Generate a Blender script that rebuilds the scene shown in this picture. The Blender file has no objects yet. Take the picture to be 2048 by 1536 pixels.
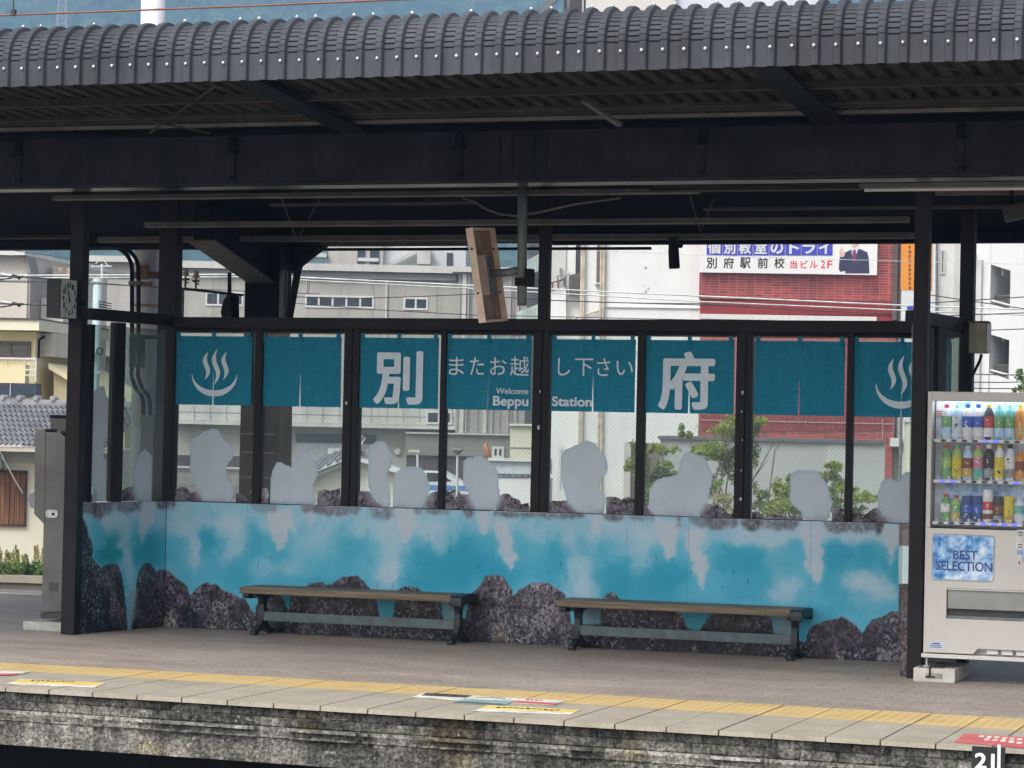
import bpy, bmesh, math, random
import numpy as np
from mathutils import Vector, Matrix

random.seed(7)
RNG = np.random.default_rng(7)
scene = bpy.context.scene
col = scene.collection

# ------------------------------------------------------------------ camera
EYE = 1.6
FPX = 5253.48
YAW, PITCH, ROLL = (math.radians(a) for a in (19.16738, 1.20350, 1.23593))
fw = np.array([-math.sin(YAW) * math.cos(PITCH), math.cos(YAW) * math.cos(PITCH), math.sin(PITCH)])
_r = np.array([math.cos(YAW), math.sin(YAW), 0.0])
_u = np.cross(_r, fw)
rt = math.cos(ROLL) * _r + math.sin(ROLL) * _u
up = -math.sin(ROLL) * _r + math.cos(ROLL) * _u
CAM = np.array([0.0, 0.0, EYE])
cd = bpy.data.cameras.new("camera")
cam = bpy.data.objects.new("camera", cd)
col.objects.link(cam)
cd.sensor_width = 36.0
cd.lens = 36.0 * FPX / 2048.0
cd.clip_start = 0.5
cd.clip_end = 6000.0
cam.matrix_world = Matrix(((rt[0], up[0], -fw[0], 0), (rt[1], up[1], -fw[1], 0), (rt[2], up[2], -fw[2], EYE), (0, 0, 0, 1)))
scene.camera = cam

# ------------------------------------------------------------------ world, sun, exposure
SUN_EL, SUN_ROT = math.radians(52), math.radians(200)
world = bpy.data.worlds.new("World")
scene.world = world
world.use_nodes = True
wn = world.node_tree
bg = wn.nodes["Background"]
sky = wn.nodes.new("ShaderNodeTexSky")
sky.sky_type = 'NISHITA'
sky.sun_disc = False
sky.sun_elevation = SUN_EL
sky.sun_rotation = SUN_ROT
sky.air_density = 1.0
sky.dust_density = 5.0
sky.ozone_density = 1.0
hs = wn.nodes.new("ShaderNodeHueSaturation")      # an overcast sky is nearly grey
hs.inputs["Saturation"].default_value = 0.35
wn.links.new(sky.outputs[0], hs.inputs["Color"])
wn.links.new(hs.outputs[0], bg.inputs["Color"])
bg.inputs["Strength"].default_value = 0.15
sd = bpy.data.lights.new("sun", 'SUN')
sd.energy = 1.0
sd.angle = math.radians(25)
sd.color = (1.0, 0.97, 0.92)
sun = bpy.data.objects.new("sun", sd)
col.objects.link(sun)
_sdir = Vector((math.sin(SUN_ROT) * math.cos(SUN_EL), math.cos(SUN_ROT) * math.cos(SUN_EL), math.sin(SUN_EL)))
sun.rotation_euler = (-_sdir).to_track_quat('-Z', 'Y').to_euler()
sun.location = (0, 0, 40)
scene.view_settings.view_transform = 'Standard'
scene.view_settings.look = 'None'
scene.view_settings.gamma = 1.0
scene.view_settings.exposure = 0.70
scene.cycles.max_bounces = 8
scene.cycles.transparent_max_bounces = 24
scene.cycles.use_denoising = True

# ------------------------------------------------------------------ pixel rays to points in the place
def ray(x, y):
    return rt * ((x - 1024) / FPX) - up * ((y - 768) / FPX) + fw
def at(x, y, Y):
    d = ray(x, y); return Vector(CAM + d * (Y / d[1]))
def atz(x, y, z=0.0):
    d = ray(x, y); return Vector(CAM + d * ((z - EYE) / d[2]))
def atd(x, y, D):
    return Vector(CAM + ray(x, y) * D)
def proj(P):
    v = np.asarray(P, dtype=float) - CAM
    k = v @ fw
    return np.stack([1024 + FPX * (v @ rt) / k, 768 - FPX * (v @ up) / k], -1)

# ------------------------------------------------------------------ colours and materials
def lin(r, g, b, k=1.0):
    f = lambda c: (c / 255 / 12.92 if c / 255 <= 0.04045 else ((c / 255 + 0.055) / 1.055) ** 2.4)
    return (min(1, f(r) * k), min(1, f(g) * k), min(1, f(b) * k))
class NT:
    def __init__(s, name):
        s.m = bpy.data.materials.new(name); s.m.use_nodes = True
        s.t = s.m.node_tree; s.n = s.t.nodes; s.l = s.t.links
        s.p = s.n["Principled BSDF"]; s.out = s.n["Material Output"]
    def add(s, kind, **kw):
        n = s.n.new(kind)
        for k, v in kw.items(): setattr(n, k, v)
        return n
    def coord(s, which="Object", scale=(1, 1, 1), rot=(0, 0, 0)):
        tc = s.add("ShaderNodeTexCoord"); mp = s.add("ShaderNodeMapping")
        mp.inputs["Scale"].default_value = scale; mp.inputs["Rotation"].default_value = rot
        s.l.new(tc.outputs[which], mp.inputs[0]); return mp.outputs[0]
    def geo(s, scale=(1, 1, 1)):
        g = s.add("ShaderNodeNewGeometry"); mp = s.add("ShaderNodeMapping")
        mp.inputs["Scale"].default_value = scale
        s.l.new(g.outputs["Position"], mp.inputs[0]); return mp.outputs[0]
    def noise(s, vec, scale=5, detail=4, rough=0.55):
        n = s.add("ShaderNodeTexNoise"); n.inputs["Scale"].default_value = scale
        n.inputs["Detail"].default_value = detail; n.inputs["Roughness"].default_value = rough
        s.l.new(vec, n.inputs["Vector"]); return n.outputs["Fac"]
    def ramp(s, fac, stops):
        r = s.add("ShaderNodeValToRGB"); e = r.color_ramp.elements
        while len(e) < len(stops): e.new(0.5)
        for k, (p, c) in enumerate(stops):
            e[k].position = p; e[k].color = (c[0], c[1], c[2], 1) if not isinstance(c, (int, float)) else (c, c, c, 1)
        s.l.new(fac, r.inputs[0]); return r.outputs[0]
    def mix(s, fac, a, b, mode='MIX'):
        m = s.add("ShaderNodeMix", data_type='RGBA', blend_type=mode)
        for sock, v in ((m.inputs[0], fac), (m.inputs[6], a), (m.inputs[7], b)):
            if isinstance(v, (int, float)): sock.default_value = v
            elif isinstance(v, tuple): sock.default_value = (v[0], v[1], v[2], 1)
            else: s.l.new(v, sock)
        return m.outputs[2]
    def bump(s, h, strength=0.3, dist=0.01):
        b = s.add("ShaderNodeBump"); b.inputs["Strength"].default_value = strength
        b.inputs["Distance"].default_value = dist
        s.l.new(h, b.inputs["Height"]); s.l.new(b.outputs[0], s.p.inputs["Normal"])
    def col(s, c):
        if isinstance(c, tuple): s.p.inputs["Base Color"].default_value = (c[0], c[1], c[2], 1)
        else: s.l.new(c, s.p.inputs["Base Color"])

def mat(name, c, rough=0.6, metal=0.0, var=0.18, scale=6.0, bump=0.0, bscale=40.0, spec=0.4, stretch=(1, 1, 1), streak=0.0):
    t = NT(name)
    v = t.geo(stretch)
    f = t.noise(v, scale, 5, 0.6)
    lo = tuple(x * (1 - var) for x in c); hi = tuple(min(1, x * (1 + var)) for x in c)
    out = t.ramp(f, [(0.37, lo), (0.63, hi)])
    if streak:
        g = t.noise(t.geo((14, 14, 0.7)), 1.0, 4, 0.6)
        out = t.mix(t.ramp(g, [(0.5, 0.0), (0.75, streak)]), out, tuple(x * 0.45 for x in c))
    t.col(out)
    t.p.inputs["Roughness"].default_value = rough
    t.p.inputs["Metallic"].default_value = metal
    t.p.inputs["Specular IOR Level"].default_value = spec
    if bump: t.bump(t.noise(t.geo(), bscale, 3, 0.6), bump, 0.01)
    return t.m

def emit_mat(name, c, strength):
    t = NT(name); t.col(c)
    t.p.inputs["Emission Color"].default_value = (*c, 1)
    t.p.inputs["Emission Strength"].default_value = strength
    return t.m

def glass_mat(name, tint=(0.90, 0.94, 0.93), wire=0.0, gloss=0.05, haze=0.03):
    t = NT(name)
    tr = t.add("ShaderNodeBsdfTransparent"); tr.inputs[0].default_value = (*tint, 1)
    gl = t.add("ShaderNodeBsdfGlossy"); gl.inputs["Roughness"].default_value = 0.03
    df = t.add("ShaderNodeBsdfDiffuse"); df.inputs[0].default_value = (0.62, 0.64, 0.64, 1)
    m1 = t.add("ShaderNodeMixShader"); m1.inputs[0].default_value = gloss
    t.l.new(tr.outputs[0], m1.inputs[1]); t.l.new(gl.outputs[0], m1.inputs[2])
    m2 = t.add("ShaderNodeMixShader"); m2.inputs[0].default_value = haze
    t.l.new(m1.outputs[0], m2.inputs[1]); t.l.new(df.outputs[0], m2.inputs[2])
    if wire:
        g = t.add("ShaderNodeNewGeometry"); sp = t.add("ShaderNodeSeparateXYZ"); t.l.new(g.outputs["Position"], sp.inputs[0])
        fs = []
        for sg in (1, -1):
            a = t.add("ShaderNodeMath", operation='MULTIPLY'); a.inputs[1].default_value = sg; t.l.new(sp.outputs[2], a.inputs[0])
            b = t.add("ShaderNodeMath", operation='ADD'); t.l.new(sp.outputs[0], b.inputs[0]); t.l.new(a.outputs[0], b.inputs[1])
            c = t.add("ShaderNodeMath", operation='MULTIPLY'); c.inputs[1].default_value = 1 / 0.036; t.l.new(b.outputs[0], c.inputs[0])
            d = t.add("ShaderNodeMath", operation='FRACT'); t.l.new(c.outputs[0], d.inputs[0])
            e = t.add("ShaderNodeMath", operation='LESS_THAN'); e.inputs[1].default_value = 0.09; t.l.new(d.outputs[0], e.inputs[0])
            fs.append(e)
        mx = t.add("ShaderNodeMath", operation='MAXIMUM'); t.l.new(fs[0].outputs[0], mx.inputs[0]); t.l.new(fs[1].outputs[0], mx.inputs[1])
        sc = t.add("ShaderNodeMath", operation='MULTIPLY_ADD'); sc.inputs[1].default_value = wire; sc.inputs[2].default_value = haze
        t.l.new(mx.outputs[0], sc.inputs[0]); t.l.new(sc.outputs[0], m2.inputs[0])
    t.l.new(m2.outputs[0], t.out.inputs["Surface"])
    return t.m

def attr_mat(name, attr="paint", rough=0.35, rock=None, spec=0.4, k=1.0):
    """printed picture: colours stored on the mesh, finer grain where rock is drawn"""
    t = NT(name)
    a = t.add("ShaderNodeAttribute"); a.attribute_name = attr
    out = a.outputs["Color"]
    if rock:
        al = a.outputs["Alpha"]
        v = t.add("ShaderNodeTexVoronoi"); v.inputs["Scale"].default_value = 34.0
        t.l.new(t.geo((1, 1, 0.8)), v.inputs["Vector"])
        n1 = t.noise(t.geo((1, 1, 0.85)), 30, 8, 0.82)
        n2 = t.noise(t.geo(), 9, 3, 0.6)
        dark = t.ramp(n1, [(0.44, 0.08), (0.50, 0.50), (0.56, 1.15)])
        big = t.ramp(n2, [(0.35, 0.55), (0.65, 1.25)])
        mul = t.mix(1.0, dark, big, 'MULTIPLY')
        rk = t.mix(1.0, out, mul, 'MULTIPLY')
        n3 = t.noise(t.geo((1, 1, 0.9)), 50, 5, 0.8)
        spk = t.ramp(n3, [(0.545, 0.0), (0.585, 0.85)])
        spk = t.mix(1.0, spk, t.ramp(t.noise(t.geo(), 4.5, 3, .6), [(.42, .12), (.56, 1.0)]), 'MULTIPLY')
        rk = t.mix(spk, rk, lin(186, 186, 190))
        rk = t.mix(1.0, rk, (0.90, 0.95, 1.0), 'MULTIPLY')
        out = t.mix(al, out, rk)
    if k != 1.0: out = t.mix(1.0, out, (k, k, k), 'MULTIPLY')
    t.col(out)
    t.p.inputs["Roughness"].default_value = rough
    t.p.inputs["Specular IOR Level"].default_value = spec
    return t.m

# ------------------------------------------------------------------ mesh builder and object helpers
ORG = {}
class MB:
    def __init__(s): s.b = bmesh.new(); s.mi = 0
    def _f(s, vs):
        try:
            f = s.b.faces.new(vs); f.material_index = s.mi; return f
        except ValueError: return None
    def hexa(s, c):                                   # 8 corners: bottom ring 0-3, top ring 4-7
        v = [s.b.verts.new(p) for p in c]
        for q in ((3, 2, 1, 0), (4, 5, 6, 7), (0, 1, 5, 4), (1, 2, 6, 5), (2, 3, 7, 6), (3, 0, 4, 7)): s._f([v[i] for i in q])
        return s
    def box(s, x0, x1, y0, y1, z0, z1):
        return s.hexa([(x0, y0, z0), (x1, y0, z0), (x1, y1, z0), (x0, y1, z0), (x0, y0, z1), (x1, y0, z1), (x1, y1, z1), (x0, y1, z1)])
    def obox(s, c, ax, ay, az, hx, hy, hz):
        c, ax, ay, az = Vector(c), Vector(ax), Vector(ay), Vector(az)
        P = lambda i, j, k: c + ax * hx * i + ay * hy * j + az * hz * k
        return s.hexa([P(-1, -1, -1), P(1, -1, -1), P(1, 1, -1), P(-1, 1, -1), P(-1, -1, 1), P(1, -1, 1), P(1, 1, 1), P(-1, 1, 1)])
    def bar(s, a, b, w, h, upv=(0, 0, 1)):
        a, b = Vector(a), Vector(b); d = (b - a); L = d.length; d.normalize()
        u = Vector(upv); sd = d.cross(u)
        if sd.length < 1e-4: sd = d.cross(Vector((1, 0, 0)))
        sd.normalize(); u = sd.cross(d)
        return s.obox((a + b) / 2, d, sd, u, L / 2, w / 2, h / 2)
    def prism(s, pts, ext):
        ext = Vector(ext); a = [s.b.verts.new(p) for p in pts]; b = [s.b.verts.new(Vector(p) + ext) for p in pts]
        s._f(a[::-1]); s._f(b); n = len(a)
        for i in range(n): s._f([a[i], a[(i + 1) % n], b[(i + 1) % n], b[i]])
        return s
    def poly(s, pts): s._f([s.b.verts.new(p) for p in pts]); return s
    def tube(s, pts, r, n=8, cap=True):
        pts = [Vector(p) for p in pts]; rings = []
        rr = r if isinstance(r, (list, tuple)) else [r] * len(pts)
        ref = None
        for i, p in enumerate(pts):
            d = (pts[min(i + 1, len(pts) - 1)] - pts[max(i - 1, 0)]).normalized()
            if ref is None:
                ref = d.cross(Vector((0, 0, 1)))
                if ref.length < 1e-3: ref = d.cross(Vector((1, 0, 0)))
            ref = (ref - d * ref.dot(d)).normalized(); w = d.cross(ref)
            rings.append([s.b.verts.new(p + (ref * math.cos(2 * math.pi * k / n) + w * math.sin(2 * math.pi * k / n)) * rr[i]) for k in range(n)])
        for a, b in zip(rings, rings[1:]):
            for k in range(n): s._f([a[k], a[(k + 1) % n], b[(k + 1) % n], b[k]])
        if cap: s._f(rings[0][::-1]); s._f(rings[-1])
        return s
    def lathe(s, c, prof, n=14, mats=None):
        c = Vector(c); rings = []
        for r, z in prof: rings.append([s.b.verts.new(c + Vector((r * math.cos(2 * math.pi * k / n), r * math.sin(2 * math.pi * k / n), z))) for k in range(n)])
        for i, (a, b) in enumerate(zip(rings, rings[1:])):
            if mats: s.mi = mats[i]
            for k in range(n): s._f([a[k], a[(k + 1) % n], b[(k + 1) % n], b[k]])
        s._f(rings[0][::-1]); s._f(rings[-1]); return s
    def ball(s, c, r, n=8, m=5, sc=(1, 1, 1)):
        c = Vector(c); pr = [(max(0.001, math.sin(math.pi * i / m)) * r, -math.cos(math.pi * i / m) * r) for i in range(m + 1)]
        rings = [[s.b.verts.new(c + Vector((q * math.cos(2 * math.pi * k / n) * sc[0], q * math.sin(2 * math.pi * k / n) * sc[1], z * sc[2]))) for k in range(n)] for q, z in pr]
        for a, b in zip(rings, rings[1:]):
            for k in range(n): s._f([a[k], a[(k + 1) % n], b[(k + 1) % n], b[k]])
        return s
    def build(s, name, mats, parent=None, smooth=False, bevel=0.0, origin=None, recalc=True):
        if recalc: bmesh.ops.recalc_face_normals(s.b, faces=s.b.faces)
        if bevel: 
            es = [e for e in s.b.edges if len(e.link_faces) == 2 and e.calc_face_angle(0) > 0.5]
            bmesh.ops.bevel(s.b, geom=es, offset=bevel, segments=2, affect='EDGES', profile=0.7)
        me = bpy.data.meshes.new(name)
        if parent is not None: o0 = ORG[parent.name]
        elif origin is not None: o0 = Vector(origin)
        else:
            xs = [v.co for v in s.b.verts]
            o0 = Vector(((min(v.x for v in xs) + max(v.x for v in xs)) / 2, (min(v.y for v in xs) + max(v.y for v in xs)) / 2, min(v.z for v in xs)))
        bmesh.ops.translate(s.b, verts=s.b.verts, vec=-o0)
        s.b.to_mesh(me); s.b.free()
        if smooth:
            for p in me.polygons: p.use_smooth = True
        return link(name, me, mats, parent, o0)
def link(name, me, mats, parent, o0):
    o = bpy.data.objects.new(name, me); col.objects.link(o)
    for m in (mats if isinstance(mats, (list, tuple)) else [mats]): me.materials.append(m)
    ORG[o.name] = Vector(o0)
    if parent is not None: o.parent = parent
    else: o.location = o0
    return o
def tag(o, label=None, cat=None, group=None, kind=None):
    if label: o["label"] = label
    if cat: o["category"] = cat
    if group: o["group"] = group
    if kind: o["kind"] = kind
    return o
def thing(name, loc, label, cat, group=None):
    o = bpy.data.objects.new(name, None); col.objects.link(o); o.location = loc; o.empty_display_size = 0.2
    ORG[o.name] = Vector(loc); return tag(o, label, cat, group)
def copy_tree(o, delta=None, parent=None):
    c = o.copy(); col.objects.link(c); d = Vector(delta) if delta is not None else Vector((0, 0, 0))
    ORG[c.name] = ORG[o.name] + d
    if parent is not None: c.parent = parent
    elif delta is not None: c.location = o.location + d
    for ch in list(o.children): copy_tree(ch, None, c)
    return c
def paint_mesh(name, verts, faces, cols, m, parent=None, origin=None, smooth=False):
    me = bpy.data.meshes.new(name)
    o0 = ORG[parent.name] if parent is not None else Vector(origin)
    V = np.asarray(verts) - np.array(o0)
    me.from_pydata([tuple(v) for v in V], [], [tuple(f) for f in faces])
    at_ = me.color_attributes.new("paint", 'FLOAT_COLOR', 'POINT')
    at_.data.foreach_set("color", np.asarray(cols, dtype=np.float32).ravel())
    if smooth:
        for p in me.polygons: p.use_smooth = True
    return link(name, me, m, parent, o0)

class Fac:
    """an upright plane in the place: point P0, direction e, outward normal n"""
    def __init__(s, P0, e):
        s.P = Vector((P0[0], P0[1], 0)); s.e = Vector((e[0], e[1], 0)).normalized(); s.n = Vector((s.e.y, -s.e.x, 0))
    @staticmethod
    def far(px, D, phi):
        p = atd(px, 800, D); a = math.radians(phi); return Fac(p, (math.cos(a), math.sin(a)))
    def uz(s, px, py):
        d = Vector(ray(px, py)); k = (s.P - Vector((0, 0, 0))).dot(s.n) / d.dot(s.n)
        p = Vector((0, 0, EYE)) + d * k
        return (Vector((p.x, p.y, 0)) - s.P).dot(s.e), p.z
    def pt(s, u, z, d=0.0):
        p = s.P + s.e * u + s.n * d; return Vector((p.x, p.y, z))
    def px(s, x, y, d=0.0):
        u, z = s.uz(x, y); return s.pt(u, z, d)
    def rect(s, x0, y0, x1, y1):
        ym, xm = (y0 + y1) / 2, (x0 + x1) / 2
        return s.uz(x0, ym)[0], s.uz(xm, y1)[1], s.uz(x1, ym)[0], s.uz(xm, y0)[1]
    def ubox(s, mb, u0, z0, u1, z1, d0, d1):
        P = s.pt
        return mb.hexa([P(u0, z0, d1), P(u1, z0, d1), P(u1, z0, d0), P(u0, z0, d0), P(u0, z1, d1), P(u1, z1, d1), P(u1, z1, d0), P(u0, z1, d0)])
    def box(s, mb, x0, y0, x1, y1, d0, d1):
        u0, z0, u1, z1 = s.rect(x0, y0, x1, y1); return s.ubox(mb, u0, z0, u1, z1, d0, d1)
    def polyx(s, mb, pts, d0, d1):
        return mb.prism([s.px(x, y, d0) for x, y in pts], s.n * (d1 - d0))

def text_mesh(name, s, m, parent, fac, x0, y0, x1, y1, d, bold=0.0, rect=None, depth=0.002):
    cu = bpy.data.curves.new("glyphs", 'FONT'); cu.body = s; cu.size = 1.0; cu.fill_mode = 'BOTH'; cu.resolution_u = 6
    ob = bpy.data.objects.new("glyphs", cu); col.objects.link(ob)
    dg = bpy.context.evaluated_depsgraph_get(); dg.update()
    me = bpy.data.meshes.new_from_object(ob.evaluated_get(dg))
    bpy.data.objects.remove(ob); bpy.data.curves.remove(cu)
    me.name = name
    if bold:                                           # heavier strokes: the glyph laid down several times, a hair apart
        b_ = bmesh.new(); b_.from_mesh(me); g0 = list(b_.verts) + list(b_.edges) + list(b_.faces)
        nb8 = 12
        for k in range(nb8):
            d_ = bmesh.ops.duplicate(b_, geom=g0); vs = [v for v in d_["geom"] if isinstance(v, bmesh.types.BMVert)]
            bmesh.ops.translate(b_, verts=vs, vec=(bold * math.cos(2 * math.pi * k / nb8), bold * math.sin(2 * math.pi * k / nb8), (k + 1) * 0.00025))
        b_.to_mesh(me); b_.free()
    n = len(me.vertices); co = np.empty(n * 3); me.vertices.foreach_get("co", co); co = co.reshape(-1, 3)
    lo, hi = co[:, :2].min(0), co[:, :2].max(0)
    u0, z0, u1, z1 = rect if rect else fac.rect(x0, y0, x1, y1)
    o0 = ORG[parent.name] if parent is not None else fac.pt(u0, z0, d)
    for v in me.vertices:
        fx = (v.co.x - lo[0]) / (hi[0] - lo[0]); fy = (v.co.y - lo[1]) / (hi[1] - lo[1])
        v.co = fac.pt(u0 + (u1 - u0) * fx, z0 + (z1 - z0) * fy, d + v.co.z) - o0
    return link(name, me, m, parent, o0)

# ------------------------------------------------------------------ materials of the station
K_MURAL = 1.34                                        # print seen in canopy shade: its own colour is brighter than the picture's
M = {}
M['steel'] = mat("dark painted steel", (0.009, 0.009, 0.014), 0.6, 0, 0.25, 5, 0.05, spec=0.12, streak=0.3)
M['post'] = mat("dark brown post paint", (0.014, 0.012, 0.014), 0.5, 0, 0.2, 5, 0.05, spec=0.2)
M['girder'] = mat("girder paint", (0.030, 0.031, 0.042), 0.7, 0, 0.3, 3, 0.15, 30, spec=0.12, streak=0.3)
M['roof'] = mat("grey roof sheet", (0.060, 0.065, 0.076), 0.62, 0.0, 0.22, 1.1, 0.03, spec=0.22, streak=0.5)
M['purlin'] = mat("purlin paint", (0.058, 0.052, 0.049), 0.7, 0, 0.25, 4, streak=0.3)
M['duct'] = mat("cable duct", (0.14, 0.135, 0.122), 0.6, 0, 0.2, 4, streak=0.4)
M['chrome'] = mat("bolt cap", (0.66, 0.66, 0.66), 0.3, 0.6, 0.25, 9)
M['greysteel'] = mat("galvanised grey", (0.16, 0.18, 0.18), 0.5, 0.1, 0.15, 8, streak=0.2)
M['black'] = mat("black plastic", (0.006, 0.006, 0.009), 0.5, spec=.2)
M['under'] = mat("dark brown roof underside", (0.046, 0.040, 0.038), 0.8, 0, 0.3, 4, spec=0.1)  # underside coloured browner and darker than the sheet above
M['white'] = mat("white plastic", (0.72, 0.72, 0.70), 0.4, 0, 0.05)
M['wood'] = mat("bench wood", (0.165, 0.128, 0.082), 0.55, 0, 0.35, 3, 0.1, stretch=(0.6, 14, 14))
M['iron'] = mat("green black cast iron", (0.012, 0.02, 0.022), 0.45, 0, 0.25, 9, spec=0.5)
M['rail_paint'] = mat("worn teal grey paint", (0.085, 0.115, 0.12), 0.5, 0, 0.2, 12)
M['stainless'] = mat("brushed stainless", (0.155, 0.152, 0.146), 0.38, 0.75, 0.25, .9, stretch=(1, 1, 1.6))
M['concrete'] = mat("light concrete", (0.40, 0.40, 0.37), 0.85, 0, 0.2, 10, 0.3)
M['beige'] = mat("beige box paint", (0.34, 0.31, 0.25), 0.5, 0, 0.15, 6, streak=0.35)
M['glass'] = glass_mat("wired glass", wire=0.15, haze=0.03, gloss=0.04)
M['glass_side'] = glass_mat("side glass", tint=(0.70, 0.77, 0.74), haze=0.10, gloss=0.08)
M['print_white'] = mat("white print", tuple(c * 1.0 for c in lin(182, 197, 206, 1.5)), 0.6, 0, 0.04)

# ================================================================== ground, platform
g_m = NT("ballast")
g_m.col(g_m.ramp(g_m.noise(g_m.geo(), 7, 6, 0.7), [(0.35, (0.05, 0.047, 0.042)), (0.65, (0.20, 0.19, 0.17))])); g_m.p.inputs["Roughness"].default_value = 0.95
mb = MB(); mb.poly([(-3000, -300, -1.4), (3000, -300, -1.4), (3000, 3000, -1.4), (-3000, 3000, -1.4)])
tag(mb.build("ground", g_m.m, recalc=False), kind="structure")

Yedge = lambda X: 14.2 - 0.0206 * X
Ylow = lambda X: 15.114 - 0.0311 * X
Yup = lambda X: 15.85 - 0.004 * X
# paving
pv = NT("platform pavers")
v = pv.geo((1, 1, 1))
bk = pv.add("ShaderNodeTexBrick"); bk.inputs["Scale"].default_value = 1.0
bk.inputs["Brick Width"].default_value = 0.20; bk.inputs["Row Height"].default_value = 0.10; bk.inputs["Mortar Size"].default_value = 0.004
bk.inputs["Color1"].default_value = (0.37, 0.312, 0.268, 1); bk.inputs["Color2"].default_value = (0.32, 0.268, 0.23, 1); bk.inputs["Mortar"].default_value = (0.17, 0.148, 0.13, 1)
pv.l.new(v, bk.inputs["Vector"])
dirt = pv.ramp(pv.noise(pv.geo((0.5, 1.6, 1)), 1.3, 5, 0.6), [(0.3, 0.72), (0.7, 1.15)])
fine = pv.ramp(pv.noise(pv.geo(), 30, 3, 0.6), [(0.3, 0.85), (0.7, 1.12)])
stn = pv.ramp(pv.noise(pv.geo((1, 1, 1)), 5.5, 6, .75), [(.34, .62), (.45, 1.0), (.62, 1.0), (.72, 1.22)])
pv.col(pv.mix(1.0, pv.mix(1.0, pv.mix(1.0, bk.outputs[0], dirt, 'MULTIPLY'), fine, 'MULTIPLY'), stn, 'MULTIPLY'))
pv.p.inputs["Roughness"].default_value = 0.55; pv.bump(bk.outputs["Fac"], -0.25, 0.004)
mb = MB()
for xa, xb in ((-40, 12),):
    mb.hexa([(xa, Yup(xa), -0.3), (xb, Yup(xb), -0.3), (xb, 22.45, -0.3), (xa, 22.45, -0.3), (xa, Yup(xa), 0), (xb, Yup(xb), 0), (xb, 22.45, 0), (xa, 22.45, 0)])
tag(mb.build("platform", pv.m), kind="structure")
mb = MB(); mb.box(-40, 12, 22.451, 22.60, -0.2, 0.002)
tag(mb.build("platform_white_line", mat("white kerb", (0.62, 0.60, 0.55), 0.8, 0, 0.2, 12)), kind="structure")
mb = MB(); mb.box(-40, 12, 22.0, 22.44, -1.45, -0.31)
tag(mb.build("platform_rear_wall", M['concrete']), kind="structure")
# coping slabs and tactile strip, real joints every 305 mm
cop_m = NT("coping concrete")
base = cop_m.ramp(cop_m.noise(cop_m.geo(), 2.2, 5, 0.6), [(0.3, (0.30, 0.27, 0.21)), (0.7, (0.40, 0.365, 0.30))])
base = cop_m.mix(1.0, base, cop_m.ramp(cop_m.noise(cop_m.geo(), 60, 3, 0.6), [(0.3, 0.82), (0.7, 1.1)]), 'MULTIPLY')
base = cop_m.mix(cop_m.ramp(cop_m.noise(cop_m.geo((1.5, 5, 1)), 3, 6, .75), [(.50, 0.0), (.70, .6)]), base, (0.20, 0.165, 0.115))
base = cop_m.mix(cop_m.ramp(cop_m.noise(cop_m.geo(), 26, 2, .5), [(.70, 0.0), (.74, .6)]), base, (0.10, 0.09, 0.08))
cop_m.col(base); cop_m.p.inputs["Roughness"].default_value = 0.75
tac = NT("tactile yellow")
def dots(t):
    g = t.add("ShaderNodeNewGeometry"); sp = t.add("ShaderNodeSeparateXYZ"); t.l.new(g.outputs["Position"], sp.inputs[0]); o = []
    for i, off in ((0, 0.011), (1, 0.013)):
        a = t.add("ShaderNodeMath", operation='MULTIPLY_ADD'); a.inputs[1].default_value = 2 * math.pi / 0.061; a.inputs[2].default_value = off * 100; t.l.new(sp.outputs[i], a.inputs[0])
        b = t.add("ShaderNodeMath", operation='SINE'); t.l.new(a.outputs[0], b.inputs[0]); o.append(b)
    m_ = t.add("ShaderNodeMath", operation='ADD'); t.l.new(o[0].outputs[0], m_.inputs[0]); t.l.new(o[1].outputs[0], m_.inputs[1])
    return t.ramp(m_.outputs[0], [(0.55, 0.0), (0.75, 1.0)])
dd = dots(tac)
yb = tac.ramp(tac.noise(tac.geo(), 3, 4, 0.6), [(0.3, (0.46, 0.32, 0.125)), (0.7, (0.58, 0.42, 0.18))])
yb = tac.mix(tac.ramp(tac.noise(tac.geo((2, 4, 1)), 4, 6, .75), [(.48, 0.0), (.70, .55)]), yb, (0.30, 0.21, 0.09))
tac.col(tac.mix(tac.mix(1.0, dd, (0.42, 0.42, 0.42), 'MULTIPLY'), yb, (0.74, 0.60, 0.32))); tac.bump(dd, 0.6, 0.005); tac.p.inputs["Roughness"].default_value = 0.6
P_T = 0.30475; X_T = -7.05
ca, ta, cb, fl = MB(), MB(), MB(), MB()
for k in range(-40, 50):
    xa, xb = X_T + k * P_T + 0.0045, X_T + (k + 1) * P_T - 0.0045
    dz = random.uniform(-0.0015, 0.0015)
    ylo = lambda X: Ylow(X) if X > -14 else Ylow(-14)
    ca.hexa([(xa, Yedge(xa), -0.028), (xb, Yedge(xb), -0.028), (xb, Ylow(xb) - 0.002, -0.028), (xa, Ylow(xa) - 0.002, -0.028),
             (xa, Yedge(xa) + 0.004, dz), (xb, Yedge(xb) + 0.004, dz), (xb, Ylow(xb) - 0.002, dz), (xa, Ylow(xa) - 0.002, dz)])
    ta.hexa([(xa, Ylow(xa) + 0.002, -0.028), (xb, Ylow(xb) + 0.002, -0.028), (xb, Yup(xb) - 0.003, -0.028), (xa, Yup(xa) - 0.003, -0.028),
             (xa, Ylow(xa) + 0.002, dz), (xb, Ylow(xb) + 0.002, dz), (xb, Yup(xb) - 0.003, dz), (xa, Yup(xa) - 0.003, dz)])
tag(ca.build("platform_coping", cop_m.m), kind="structure")
tag(ta.build("tactile_paving", tac.m), kind="structure")
mb = MB(); xa, xb = X_T - 12, X_T + 15
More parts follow.
